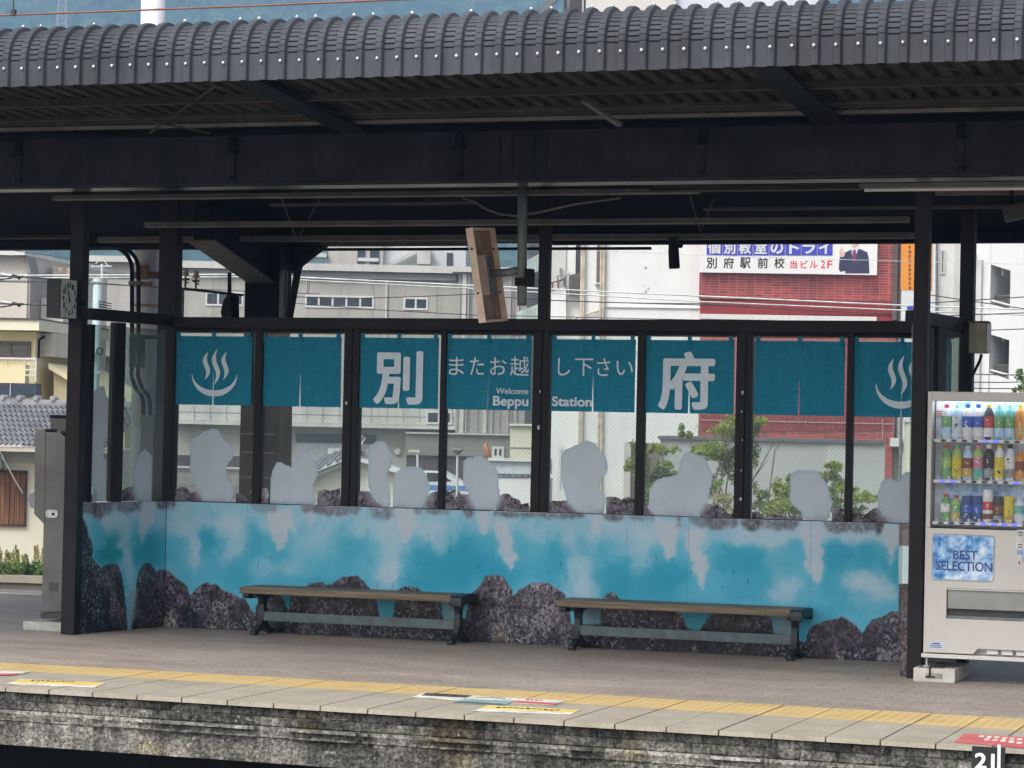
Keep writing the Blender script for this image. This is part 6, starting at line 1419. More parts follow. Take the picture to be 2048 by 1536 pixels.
# ---- orange sign beside
Of = Fac.far(1834, 96, 16.0)
os_ = thing("orange_sign", Of.px(1834, 640), "tall orange over pale grey sign board behind the right front post", "sign")
ORM = mat("orange board", (.72, .27, .04), .5, 0, .04); B(Of, os_, "board", ORM, (1803, 440, 1864, 581, -.2, 0)); B(Of, os_, "pale_board", mat("pale board", (.62, .65, .65), .5, 0, .05), (1803, 581.5, 1864, 660, -.2, 0)); B(Of, os_, "edge", M['frame'], (1864.2, 440, 1867, 660, -.2, .03))
B(Of, os_, "blue_mark", BLU, (1814, 612, 1826, 636, .002, .02))
mb = MB()
for k, y in enumerate(range(492, 574, 9)): Of.box(mb, 1817, y, 1821 + (k % 2), y + 5, .002, .02)
mb.build("lettering", mat("brown sign text", (.22, .08, .02), .5), os_)
mb = MB(); mb.tube([Of.px(1806, 660, -.1), (Of.px(1806, 660, -.1).x, Of.px(1806, 660, -.1).y, GZ)], .06, 8); mb.tube([Of.px(1860, 660, -.1), (Of.px(1860, 660, -.1).x, Of.px(1860, 660, -.1).y, GZ)], .06, 8); mb.build("pole", M['greysteel'], os_)
# ---- right white buildings
Rf = Fac.far(1905, 100, 30.0)
r1 = thing("slim_white_building", Rf.pt(Rf.uz(1900, 700)[0], GZ), "slim white building with one narrow window between the two right posts", "building")
B(Rf, r1, "wall", WHITE, (1868, 430, 1952, 1020, -8, 0)); window(Rf, r1, 1880, 500, 1889, 548, 1, .06, pane=mat("brown grey pane", (.2, .16, .15), .4)); mb = MB(); mb.tube([Rf.px(1872, 430, .1), Rf.px(1870, 1000, .1)], .05, 8); mb.build("downpipe", M['greysteel'], r1)
B(Rf, r1, "pilaster", wall_mat("cream pilaster", (.66, .65, .62), .15), (1902, 430, 1916, 1000, .01, .2))
R2 = Fac.far(2000, 92, -12.0)
r2_ = thing("white_stair_building", R2.pt(R2.uz(2000, 700)[0], GZ), "white apartment block with open stair landings at the right edge", "building")
WL = wall_mat("pale lit render", (.68, .68, .67), .12, .04)
mb = MB()
def colbox(x0, x1, y0, y1, d0, d1): R2.box(mb, x0, y0, x1, y1, d0, d1)
colbox(1930, 1978, 380, 1060, -8, 0); colbox(2024, 2100, 380, 1060, -8, .3)
for y0, y1 in ((380, 528), (606, 668), (746, 1060)): R2.polyx(mb, [(1978.5, y0), (2023.5, y0 + (16 if y0 > 400 else 0)), (2023.5, y1 + (14 if y1 < 1000 else 0)), (1978.5, y1)], -.25, -.02)
mb.build("wall", WL, r2_)
B(R2, r2_, "landing_back", wall_mat("landing grey", (.30, .30, .28), .2), (1978.5, 470, 2023.5, 790, -4.5, -4)); B(R2, r2_, "landing_floor", CONC_D, (1978.6, 612, 2023.4, 616, -4, -.3), (1978.6, 752, 2023.4, 756, -4, -.3))
B(R2, r2_, "landing_door", mat('grey green door', (.16, .17, .16), .5), (1984, 560, 1996, 611, -3.99, -3.9), (1986, 700, 1998, 751, -3.99, -3.9)); 
for yb_ in (590, 730):
    mbx = MB(); R2.box(mbx, 1979, yb_ - 1.5, 2023.5, yb_ - .05, -.52, -.43)
    for k_ in range(14): R2.box(mbx, 1980 + k_ * 3.1, yb_, 1980.8 + k_ * 3.1, yb_ + 22, -.5, -.45)
    mbx.build('landing_bar', CONC_D, r2_)
B(R2, r2_, "landing_lamp", M['frame'], (1990, 530, 1995, 549, -1, -.6), (1992, 674, 1996, 682, -1, -.6))
mb = MB(); mb.tube([R2.px(1979, 600, -.1), R2.px(2024, 612, -.1)], .04, 6); mb.tube([R2.px(1979, 740, -.1), R2.px(2024, 752, -.1)], .04, 6)
mb.build("handrail", M['frame'], r2_)
B(R2, r2_, "corner_strip", wall_mat("grey strip", (.56, .57, .57), .2), (1946, 520, 1962, 1000, .01, .15)); B(R2, r2_, "wall_lamp", M['frame'], (1944, 508, 1953, 522, .02, .4))
# ---- white block above the roof, top right
K_ = Fac.far(1350, 125, 19.0)
kb = thing("tall_white_building", K_.pt(K_.uz(1350, 20)[0], GZ), "tall pale building whose upper wall shows above the curved eave", "building")
B(K_, kb, "wall", wall_mat("cream white render", (.70, .66, .60), .1, .04), (1166, -120, 1345, 700, -8, 0)); B(K_, kb, "wall", wall_mat("blue white render", (.66, .68, .74), .1, .04), (1345.5, -120, 1640, 700, -8, -.3))
mb = MB(); K_.box(mb, 1130, -120, 1165, 60, -4, -.5); mb.build("side_wall", mat("dark plum wall", (.075, .06, .065), .7), kb)
mb = MB(); mb.bar(K_.px(1080, 25, .2), K_.px(1118, -10, .2), .35, .35); mb.bar(K_.px(1138, -30, .2), K_.px(1136, 30, .2), .12, .12); mb.build("brace", M['greysteel'], kb)
# ---- low grey wall building with door side
L_ = Fac.far(1550, 84, 19.2)
lb = thing("low_grey_building", L_.pt(L_.uz(1550, 950)[0], GZ), "low plain grey flat roofed building behind the shrubs", "building")
B(L_, lb, "wall", wall_mat("smooth grey render", (.40, .41, .40), .2, .06), (1340, 882, 1768, 1100, -6, 0)); B(L_, lb, "coping", mat("dark coping", (.13, .13, .135), .6), (1337, 876, 1770, 883, -6, .12))
B(L_, lb, "pale_panel", wall_mat("pale render patch", (.47, .48, .46), .1, .05), (1652, 884, 1690, 1060, .003, .02))
pc_ = thing("cream_post", L_.px(1808, 1000, .5), "cream post standing left of the right front post", "post"); B(L_, pc_, "post", wall_mat("cream post", (.66, .66, .50), .1), (1803, 845, 1822, 1080, .4, 1.0)); B(L_, pc_, "cap", M['frame'], (1801, 842, 1824, 845, .35, 1.05))
# ---- left: beige tall house, yellow house, tiled house
E1 = Fac.far(30, 82, 10.0)
e1 = thing("beige_house", E1.pt(E1.uz(30, 700)[0], GZ), "beige rendered tall house at the far left behind the yellow house", "house")
B(E1, e1, "wall", wall_mat("warm beige render", (.56, .52, .46), .2, .06), (-120, 508, 50, 1000, -8, 0)); B(E1, e1, "roof_edge", M['frame'], (-120, 503, 58, 511, -8, .4))
mb = MB(); E1.polyx(mb, [(51, 512), (58, 512), (66, 548), (58, 548)], -.6, .2); mb.build("gable_edge", CONC_D, e1)
B(E1, e1, "side_wall", wall_mat("grey beige side", (.34, .32, .29), .2), (48, 545, 58, 700, -2, -.05)); B(E1, e1, "wall", wall_mat("light side", (.60, .58, .54), .1), (58.5, 592, 104, 760, -4, -1))
e2 = thing("stained_chimney", E1.px(86, 590, -2), "stained square concrete block with lichen, left of the clock", "chimney")
lich = NT("lichen concrete"); lich.col(lich.ramp(lich.noise(lich.geo(), 1.6, 5, .65), [(.40, (.17, .13, .115)), (.52, (.33, .28, .24)), (.62, (.60, .56, .46))])); lich.p.inputs["Roughness"].default_value = .9
B(E1, e2, "block", lich.m, (66, 527, 106, 551, -3.2, -1.8), (58, 553, 106, 577, -3.2, -1.7)); B(E1, e2, "base", wall_mat("cream base", (.60, .56, .44), .1), (56, 577.5, 106, 587, -3.4, -1.6)); B(E1, e2, "stem", CONC_D, (60, 587.5, 104, 760, -3.2, -2.0))
Y1 = Fac.far(40, 64, 12.0)
YEL = wall_mat("pale yellow render", (.72, .64, .40), .12, .05)
y1_ = thing("yellow_house", Y1.pt(Y1.uz(40, 800)[0], GZ), "pale yellow house with a white railed balcony at the left edge", "house")
B(Y1, y1_, "wall", YEL, (-140, 662, 70, 800, -5, 0)); B(Y1, y1_, "roof_fascia", wall_mat("cream fascia", (.74, .70, .54), .1), (-140, 640, 93, 661, -5.5, .6)); B(Y1, y1_, "roof_cap", mat("dark roof cap", (.08, .075, .07), .6), (-140, 637, 94, 640, -5.5, .65))
B(Y1, y1_, "side_wall", wall_mat("beige side wall", (.52, .50, .43), .1), (70.5, 665, 101, 712, -4, -.4)); window(Y1, y1_, -60, 682, 62, 716, 3, .07, frame=mat("brown frame", (.12, .09, .07), .5), pane=mat("grey brown pane", (.14, .13, .125), .2))
mb = MB(); mb.tube([Y1.px(85, 672, -.2), Y1.px(73, 679, -.2), Y1.px(72, 716, -.2)], .035, 6); mb.build("downpipe", M['black'], y1_)
mb = MB(); Y1.box(mb, -140, 716, 94, 719.5, .75, .82); Y1.box(mb, 90.5, 719.6, 93, 765, .75, .82)
for y in (729, 740, 751): Y1.box(mb, 71, y, 90, y + 2.4, .76, .81)
for x in (3, 33, 69): Y1.box(mb, x, 719.6, x + 1.6, 729, .76, .81)
mb.build("balcony_rail", M['frame'], y1_)
B(Y1, y1_, "balcony_wall", YEL, (-140, 728, 69.5, 766, .45, .75)); B(Y1, y1_, "bottom_sheet", mat("navy corrugated sheet", (.035, .045, .07), .5, 0, .2, 3), (-140, 766.5, 93, 794, .4, .8)); B(Y1, y1_, "sheet_seam", M['frame'], (41, 767, 42.2, 793, .801, .82))
mb = MB(); mb.prism([Y1.px(95, 732, -.5), Y1.px(238, 818, -.5), Y1.px(238, 1000, -.5), Y1.px(95, 1000, -.5)], -Y1.n * 4); mb.build("gable_wall", wall_mat("ochre gable", (.66, .56, .36), .1), y1_)
mb = MB(); mb.prism([Y1.px(92, 726, -.2), Y1.px(240, 816, -.2), Y1.px(240, 826, -.2), Y1.px(92, 737, -.2)], -Y1.n * 4.6); mb.build("barge_board", wall_mat("cream barge board", (.78, .70, .46), .08), y1_)
yr = thing("tiled_roof_house", Y1.px(130, 760, -9), "house with wavy grey tiled roof edge glimpsed right of the clock's foot", "house")
mb = MB(); Y2 = Fac.far(120, 76, 12.0); Y2.polyx(mb, [(100, 645), (142, 672), (142, 680), (100, 652)], -3, .3)
mb.build("roof", mat("blue grey tiles", (.30, .31, .33), .5, 0, .3, 5), yr); mb = MB()
for k in range(9): mb.tube([Y2.px(101 + k * 5, 651 + k * 3.2, .3), Y2.px(101 + k * 5, 651 + k * 3.2, .42)], .09, 10)
mb.build("tile_end", mat("pale tile end", (.55, .56, .58), .5), yr)
B(Y2, yr, "wall", wall_mat("white plaster", (.62, .62, .64), .2), (100, 688, 145, 713, -2, .0)); B(Y2, yr, "beam", mat("dark timber", (.05, .035, .035), .7), (100, 681, 145, 687.5, -2, .05), (100, 703, 145, 706, .001, .06)); B(Y2, yr, "lower_roof", mat("grey sheet roof", (.26, .27, .31), .5, 0, .3, 2), (99, 714, 146, 745, -2, .6)); B(Y2, yr, "base_wall", CONC_D, (99, 745.5, 146, 900, -3, 0))
# tiled house in front
H_ = Fac.far(60, 52, 14.0)
th = thing("tiled_house", H_.pt(H_.uz(60, 1000)[0], GZ), "cream walled house with wavy grey roof tiles and a brown wooden shutter", "house")
B(H_, th, "wall", wall_mat("cream plaster", (.66, .62, .50), .15, .06), (-140, 896, 240, 1160, -4, 0)); B(H_, th, "wall_band", wall_mat("shadow grey plaster", (.48, .46, .40), .1), (-140, 897, 70, 925, .001, .012))
tl = NT("grey roof tiles"); tl.col(tl.ramp(tl.noise(tl.geo((1, 1, 1)), 2.5, 3, .6), [(.3, (.20, .205, .22)), (.5, (.29, .295, .31)), (.72, (.40, .40, .42))])); tl.p.inputs["Roughness"].default_value = .38
eu, ez = H_.uz(20, 892); ru, rz = H_.uz(20, 806)
ua_, ub_ = H_.uz(-150, 850)[0], H_.uz(245, 850)[0]; run_ = 2.6; d_e = .75
NR, pw = 9, .110
uu_ = np.arange(ua_, ub_, pw / 10); VV = []; FF = []; LIP = []
nn_ = len(uu_)
for r in range(NR):
    for e_ in (0, 1):
        t_ = (r + e_) / NR; zz0 = ez + (rz - ez) * t_; dd0 = d_e - (run_) * t_
        for u_ in uu_:
            ph = (u_ - ua_) / pw % 1; wv_ = .034 * math.sin(2 * math.pi * ph) + .010 * math.sin(4 * math.pi * ph)
            lift = .042 if e_ == 0 else .0
            VV.append(H_.pt(u_, zz0 + wv_ + lift, dd0))
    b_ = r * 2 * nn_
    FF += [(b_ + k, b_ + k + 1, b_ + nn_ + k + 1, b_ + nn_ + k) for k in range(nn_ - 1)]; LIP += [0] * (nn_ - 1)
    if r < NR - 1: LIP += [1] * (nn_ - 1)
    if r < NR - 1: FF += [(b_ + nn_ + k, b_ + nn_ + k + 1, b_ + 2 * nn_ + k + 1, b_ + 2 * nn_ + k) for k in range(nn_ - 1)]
o0 = ORG[th.name]; me = bpy.data.meshes.new("roof"); me.from_pydata([tuple(Vector(v) - o0) for v in VV], [], FF); rf_ = link("roof", me, [tl.m, mat('tile lip shade', (.06, .06, .065), .8)], th, o0)  # lip faces coloured dark as the shadow lines between tile rows
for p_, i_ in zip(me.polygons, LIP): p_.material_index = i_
mb = MB(); H_.ubox(mb, ua_, rz - .02, ub_, rz + .10, d_e - run_ - .25, d_e - run_ + .1)
for k in range(12): mb.tube([H_.pt(ua_ + k * .35, rz + .13, d_e - run_ - .2), H_.pt(ua_ + k * .35, rz + .13, d_e - run_ + .14)], .055, 8)
mb.build("ridge", tl.m, rf_)
mb = MB(); H_.ubox(mb, ua_, ez - .10, ub_, ez - .02, .45, .70); mb.build("eave_board", wall_mat("pale eave", (.55, .52, .44), .2), th)
SHW = NT("shutter timber"); SHW.col(SHW.ramp(SHW.noise(SHW.geo((9, 9, .5)), 2.2, 5, .7), [(.3, (.055, .028, .016)), (.5, (.17, .075, .035)), (.7, (.30, .15, .075))])); SHW.p.inputs["Roughness"].default_value = .7
mb = MB()
u0, z0, u1, z1 = H_.rect(-40, 944, 51, 1048)
nb_b = 9
for k in range(nb_b): H_.ubox(mb, u0 + (u1 - u0) * k / nb_b + .006, z0, u0 + (u1 - u0) * (k + 1) / nb_b - .006, z1, .01, .05 + .012 * (k % 2))
shu = mb.build("shutter", SHW.m, th); mb = MB(); H_.ubox(mb, u0 - .03, z1 + .001, u1 + .03, z1 + .04, .01, .1); H_.ubox(mb, u0 - .03, z0 - .04, u1 + .03, z0 - .001, .01, .08); H_.ubox(mb, u1 + .0005, z0, u1 + .03, z1, .01, .08); mb.build("shutter_frame", mat("dark shutter frame", (.05, .03, .025), .7), shu)
B(H_, th, "wall_light", mat("pale green box", (.42, .52, .50), .4), (-20, 912, 8, 938, .01, .25))
mb = MB(); H_.polyx(mb, [(-60, 866), (14, 893), (30, 902), (14, 903), (-60, 880)], .8, 1.1); mb.build("porch_roof", wall_mat("pale porch roof", (.62, .60, .52), .15), th)
mb = MB(); mb.tube([H_.px(20, 884, 1.0), H_.px(34, 920, .9), H_.px(46, 958, .6), H_.px(56, 985, .4)], .014, 6); mb.build("cable", M['frame'], th)
mb = MB(); mb.ball(H_.px(16, 867, 1.0), .04, 8, 6); mb.build("insulator", M['frame'], th)
# planting strip and its kerb beyond the rear track
Kf = Fac.far(40, 49, 12.0)
kw = thing("planter_kerb", Kf.pt(Kf.uz(40, 1165)[0], GZ), "mossy concrete kerb under the roadside plants at the left", "kerb")
B(Kf, kw, "kerb", wall_mat("mossy kerb", (.26, .235, .185), .5, .25), (-160, 1152, 260, 1166, -2.5, 0)); B(Kf, kw, "kerb_foot", wall_mat("dark kerb foot", (.12, .10, .085), .4, .3), (-160, 1166.5, 260, 1200, -2.5, -.05))  # foot coloured darker than the kerb above it

LEAF = {}
def leaf_mat(name, lo, hi):
    t = NT(name); r = t.ramp(t.noise(t.geo(), 9, 3, .6), [(.3, lo), (.7, hi)]); t.col(r); t.p.inputs["Roughness"].default_value = .55
    tr = t.add("ShaderNodeBsdfTranslucent"); t.l.new(r, tr.inputs[0]); mx = t.add("ShaderNodeMixShader"); mx.inputs[0].default_value = .35
    t.l.new(t.p.outputs[0], mx.inputs[1]); t.l.new(tr.outputs[0], mx.inputs[2]); t.l.new(mx.outputs[0], t.out.inputs["Surface"]); return t.m
L1 = leaf_mat("yellow green leaves", (.14, .21, .028), (.36, .42, .085)); L2 = leaf_mat("mid green leaves", (.07, .14, .025), (.19, .27, .06)); L3 = leaf_mat("dark leaves", (.018, .045, .014), (.06, .11, .028)); L4 = leaf_mat("dry yellow stems", (.30, .27, .10), (.48, .44, .20))
TWIG = mat("twig bark", (.16, .13, .09), .8, 0, .3, 8)
def leaves(mb, c, rad, n, size, shell=.35):
    for _ in range(n):
        v = RNG.normal(size=3); v /= np.linalg.norm(v); q = (shell + (1 - shell) * RNG.random()) 
        p = Vector(c) + Vector((v[0] * rad[0] * q, v[1] * rad[1] * q, v[2] * rad[2] * q))
        a = RNG.normal(size=3); a /= np.linalg.norm(a); d = Vector(a); s = d.orthogonal().normalized(); L = size * RNG.uniform(.6, 1.3)
        mb.poly([p - d * L, p + s * L * .35, p + d * L, p - s * L * .35])
def shrub(F_, name, label, stems, blobs, mats, cat="shrub", lf=.058, dens=1.0, group=None, d0=0.0):
    base = F_.px(stems[0][0][0], stems[0][0][1], d0); base.z = GZ
    t = thing(name, base, label, cat, group)
    mb = MB()
    for pts in stems:
        P = [F_.px(x, y, d0 + RNG.uniform(-.3, .3)) for x, y in pts]; P.insert(0, Vector((P[0].x, P[0].y, GZ))); n = len(P); mb.tube(P, [.035 - .027 * i / (n - 1) for i in range(n)], 5)
    mb.build("stem", TWIG, t)
    k = F_.P.length / FPX
    D = (Vector(F_.P) - Vector((0, 0, 0))).length; ppm = FPX / D
    mbs = {m: MB() for m in set(b[5] for b in blobs)}
    for (x, y, rx, ry, n, m) in blobs:
        c = F_.px(x, y, d0 + RNG.uniform(-.4, .4))
        for _ in range(max(1, int(n / 14))):
            v = RNG.normal(size=3) * .55; sc_ = Vector((v[0] * rx / ppm, v[1] * rx / ppm, v[2] * ry / ppm)); leaves(mbs[m], c + sc_, (rx / ppm * .6, rx / ppm * .6, ry / ppm * .6), int(50 * dens), lf)
    for m, q in mbs.items(): q.build("foliage", LEAF_M[m], t, recalc=False)
    return t
LEAF_M = {1: L1, 2: L2, 3: L3, 4: L4}
SF = Fac.far(1450, 62, 19.0)
shrub(SF, "shrub", "loose green shrub in front of the gate, left of the low grey building", [[(1290, 1040), (1296, 960), (1310, 900)], [(1300, 1040), (1320, 950), (1330, 890)], [(1280, 1040), (1278, 980), (1262, 930)], [(1310, 1040), (1290, 940), (1280, 900)]],
      [(1300, 945, 24, 30, 260, 2), (1320, 900, 22, 14, 120, 1), (1285, 900, 18, 14, 90, 2), (1265, 930, 12, 14, 70, 1), (1325, 950, 22, 14, 150, 3), (1300, 990, 20, 22, 130, 2), (1335, 930, 16, 10, 70, 1), (1275, 960, 10, 20, 80, 2), (1370, 865, 10, 18, 26, 2)], None)
shrub(SF, "shrub", "tall thin stemmed shrub between the 府 curtain and the right heavy mullion", [[(1420, 1050), (1428, 960), (1450, 880), (1455, 840)], [(1425, 1050), (1440, 950), (1425, 890), (1390, 850)], [(1440, 1050), (1455, 950), (1480, 880)], [(1430, 1050), (1470, 980), (1500, 900), (1510, 850)], [(1450, 1050), (1520, 930), (1545, 880)], [(1445, 1050), (1500, 960), (1530, 920)]],
      [(1452, 855, 26, 20, 150, 1), (1475, 842, 22, 16, 110, 2), (1425, 905, 34, 16, 170, 1), (1450, 930, 24, 24, 160, 2), (1400, 895, 22, 12, 90, 1), (1372, 870, 14, 14, 40, 2), (1500, 870, 14, 30, 110, 2), (1510, 845, 14, 14, 60, 1), (1430, 970, 26, 16, 110, 1), (1470, 900, 20, 24, 120, 3), (1440, 1000, 24, 20, 90, 4), (1505, 940, 12, 26, 60, 4), (1500, 990, 26, 20, 80, 4)], None, d0=.4)
shrub(SF, "shrub", "bright yellow green bush below the plain curtain right of the 府 curtain", [[(1560, 1060), (1565, 1000), (1575, 960)], [(1590, 1060), (1600, 1000), (1610, 960)], [(1540, 1060), (1530, 1000), (1545, 900), (1560, 880)], [(1580, 1060), (1560, 990), (1548, 950)]],
      [(1570, 1005, 34, 22, 300, 1), (1590, 985, 26, 22, 200, 2), (1560, 980, 18, 20, 120, 1), (1545, 1015, 26, 14, 150, 1), (1600, 1015, 30, 14, 160, 1), (1575, 950, 14, 10, 50, 2), (1520, 1005, 16, 16, 70, 2), (1565, 970, 14, 10, 60, 1)], None, d0=.9)
shrub(SF, "shrub", "upright light green shrub behind the right light mullion", [[(1665, 1060), (1668, 1000), (1660, 940), (1650, 925)], [(1675, 1060), (1680, 990), (1690, 950)], [(1685, 1060), (1700, 1010), (1725, 985)]],
      [(1660, 945, 18, 16, 110, 1), (1672, 965, 20, 16, 120, 2), (1680, 985, 22, 16, 130, 1), (1668, 1005, 24, 12, 110, 2), (1715, 1000, 26, 12, 110, 1), (1725, 985, 14, 9, 50, 1), (1700, 1015, 26, 14, 110, 2), (1650, 930, 8, 8, 30, 1)], None, d0=.2)
RFt = Fac.far(2040, 60, 10.0)
shrub(RFt, "shrub", "sprig of green leaves at the right picture edge above the vending machine", [[(2060, 1100), (2058, 850), (2048, 770)]], [(2046, 765, 14, 12, 60, 2), (2060, 780, 16, 16, 70, 1), (2035, 775, 8, 6, 16, 2)], None)
PF2 = Fac.far(40, 49.6, 12.0)
def bedding(x, label, kind):
    base = PF2.px(x, 1150, 0); t = thing("garden_plant", base, label, "plant", "plants along the kerb")
    mb = MB()
    if kind == 'stalk':
        st_ = MB()
        for k in range(9):
            xx_ = x + RNG.uniform(-14, 14); y1 = RNG.uniform(1085, 1110); P = [PF2.px(xx_, 1152, RNG.uniform(-.3, .3)), PF2.px(xx_ + RNG.uniform(-4, 4), y1, 0)]; st_.tube(P, .006, 4)
            for q in range(16): f = q / 16; c = P[0].lerp(P[1], .35 + .65 * f); leaves(mb, c, (.05 * (1.2 - f),) * 3, 3, .035)
        st_.build("stem", L4, t); mb.build("foliage", L1 if x % 2 else L4, t, recalc=False)
    else:
        c = PF2.px(x, 1138, .15); leaves(mb, c, (.22, .22, .16), 260, .045); mb.build("foliage", L2 if kind == 'low' else L3, t, recalc=False)
for x, lab, kd in ((12, "yellow flowering stalks at the picture's left edge", 'stalk'), (41, "yellow green stalks by the shutter's right side", 'stalk'), (78, "tall yellow stalks next to the steel control post", 'stalk'), (66, "dark green bush beside the steel control post", 'dark'), (24, "low mid green plant below the yellow stalks", 'low'), (46, "low leafy plant between the two kerb bushes", 'low'), (8, "dark green plant at the picture's left edge", 'dark'), (90, "mid green low plant half behind the steel control post", 'low')): bedding(x, lab, kd)

# ---- masts, poles, wires
mp = atd(292, 600, 27.0)
mast = thing("catenary_mast", (mp.x, mp.y, GZ), "thick white overhead line mast with rusty collars behind the left corner post", "pole")
MWt = mat("white mast paint", (.68, .68, .72), .5, 0, .06, 2, streak=.12)
mx_ = atd(303, 20, 27.0); mb = MB(); mb.tube([(mp.x, mp.y, GZ), (mp.x, mp.y, mx_.z + 3)], .125, 24); mb.build("pole", MWt, mast, smooth=True)
RST = mat("rusty steel", (.20, .10, .06), .8, 0, .5, 14)
for y, h in ((551, .035), (612, .016), (574, .01)):
    z = atd(296, y, 27).z; mb = MB(); mb.tube([(mp.x, mp.y, z - h), (mp.x, mp.y, z + h)], .131, 24); mb.build("collar", RST if h > .02 else mat("rust stain", (.45, .32, .24), .8), mast)
mb = MB(); z = atd(296, 551, 27).z; mb.box(mp.x - .02, mp.x + .1, mp.y - .2, mp.y - .135, z - .05, z + .09); mb.build("collar_bracket", RST, mast)
up_ = atd(195, 560, 46.0)
ut = thing("utility_pole", (up_.x, up_.y, GZ), "pale blue green utility pole with cross arms seen through the left side glass", "pole")
UB = mat("blue green pole", (.36, .46, .46), .5, 0, .1, 4)
mb = MB(); mb.tube([(up_.x, up_.y, GZ), (up_.x, up_.y, atd(195, 556, 46).z)], .075, 12); mb.build("pole", UB, ut, smooth=True)
UFc = Fac.far(195, 46, 19); mb = MB(); mb.tube([UFc.px(202, 572, -.1), UFc.px(202, 527, -.1)], .02, 6); mb.tube([UFc.px(180, 532, -.1), UFc.px(222, 532, -.1)], .012, 6); mb.tube([UFc.px(190, 527, -.1), UFc.px(196, 519, -.1), UFc.px(208, 522, -.1), UFc.px(214, 532, -.1)], .01, 5); UFc.box(mb, 184, 563, 202, 567, .08, .12); mb.build("cross_arm", M['frame'], ut)
for k in range(4):
    mb = MB(); mb.tube([UFc.px(197, 603 + k * 5, .1), UFc.px(225, 608 + k * 5, .1)], .01, 5); mb.build("line_arm", M['steel'], ut)
for x in (174, 202):
    mb = MB(); pts = [UFc.px(x + 6 * math.cos(a_ * .524), 703 + 6.5 * math.sin(a_ * .524), .15) for a_ in range(13)]; mb.tube(pts, .012, 5); mb.build("cable_coil", M['black'], ut)
mb = MB(); UFc.box(mb, 184, 704, 192, 712, .07, .2); mb.tube([UFc.px(183, 748, .1), UFc.px(178, 745, .1)], .015, 5); mb.tube([UFc.px(197, 747, .1), UFc.px(203, 744, .1)], .015, 5); mb.build("bracket", M['frame'], ut)
# insulators with rusty pins
for i, x in enumerate((371, 392)):
    p = atd(x, 560, 24); t = thing("insulator", atd(x, 580, 24), ("cream insulator on a rusty pin, nearer the corner post", "cream insulator on a rusty pin, nearer the big column")[i], "insulator", "insulators behind the left curtains")
    y_ = 3 * i
    mb = MB(); z0 = atd(x, 553 + y_, 24).z; mb.lathe((p.x, p.y, z0), [(.022, 0), (.034, .008), (.030, .03), (.020, .034), (.026, .045), (.030, .055), (.018, .066)], 12); mb.build("porcelain", mat("cream porcelain", (.66, .60, .42), .25), t, smooth=True)
    mb = MB(); z1 = atd(x, 578 + y_, 24).z; mb.tube([(p.x, p.y, z0 - .001), (p.x, p.y, z1)], .009, 6); mb.box(p.x - .03, p.x + .03, p.y - .02, p.y + .02, z0 - .035, z0 - .02); mb.tube([(p.x - .02, p.y, z0 - .03), (p.x + .03, p.y, z0 - .06)], .007, 5); mb.build("pin", RST, t)
    mb = MB(); mb.tube([(p.x, p.y, z1 + .002), (p.x + .05, p.y + .9, z1 + .01)], .012, 6); mb.build("support_arm", M['steel'], t)
WIRE_W = mat("pale wire", (.55, .60, .56), .4); WIRE_D = mat("dark wire", (.045, .05, .055), .5); RUSTW = mat("rust brown contact wire", (.20, .085, .055), .5)
def wire(pts, D, r, m, label, sag=0.0):
    P = []
    for (a, b) in zip(pts, pts[1:]):
        for k in range(10):
            f = k / 10; P.append(atd(a[0] + (b[0] - a[0]) * f, a[1] + (b[1] - a[1]) * f + sag * 4 * f * (1 - f), D))
    P.append(atd(*pts[-1], D)); mb = MB(); mb.tube(P, r, 5); o = mb.build("overhead_wire", m); tag(o, label, "wire", "overhead wires behind the platform"); return o
wire([(-200, 552), (480, 549), (945, 571), (1395, 592), (1815, 611), (2300, 628)], 40, .012, WIRE_W, "upper of the two pale wires that cross behind the whole screen")
wire([(-200, 557), (480, 554), (945, 577), (1395, 603), (1815, 621), (2300, 640)], 40, .010, WIRE_W, "lower of the two pale wires that cross behind the whole screen")
wire([(-200, 558), (170, 563), (480, 588), (700, 597), (945, 588), (1090, 600), (1500, 612)], 36, .007, WIRE_D, "thin dark wire dipping under the window row of the long grey building", 1)
wire([(-200, 560), (170, 567), (480, 582), (640, 588)], 37, .006, WIRE_D, "thin dark wire passing just above the left window of the long grey building")
wire([(560, 604), (760, 620), (945, 630), (1090, 633), (1400, 640)], 36, .006, WIRE_D, "thin dark wire below the window row of the long grey building")
wire([(1090, 600), (1399, 607), (1800, 628)], 38, .007, WIRE_D, "thin dark wire just below the pale pair in front of the white building", 2)
wire([(1180, 501), (1520, 515), (1754, 521), (2100, 530)], 44, .005, WIRE_W, "faint thin wire crossing the billboard")
for i, (a, b, lab) in enumerate((((1860, 606), (2200, 584), "uppermost dark wire at the right edge before the stair building"), ((1860, 633), (2200, 620), "dark wire below the uppermost one at the right edge"), ((1940, 662), (2200, 652), "dark wire in front of the lower stair landing wall"), ((1940, 748), (2200, 740), "upper of the drooping wires just above the vending machine"), ((1940, 764), (2200, 752), "middle one of the drooping wires above the vending machine"), ((1940, 776), (2200, 766), "lowest drooping wire above the vending machine"), ((1860, 590), (2200, 640), "wire slanting down to the right across the stair building"))): wire([a, b], 34, .007, WIRE_D, lab, 5 if i in (3, 4, 5) else 0)
wire([(-80, 552), (30, 553), (140, 560)], 30, .009, WIRE_D, "dark wire with a strain clamp above the yellow house"); wire([(-80, 606), (30, 608), (140, 612)], 30, .009, WIRE_D, "dark wire with a strain clamp beside the clock"); wire([(20, 500), (140, 517)], 42, .006, WIRE_D, "thin wire below the canopy edge left of the clock")
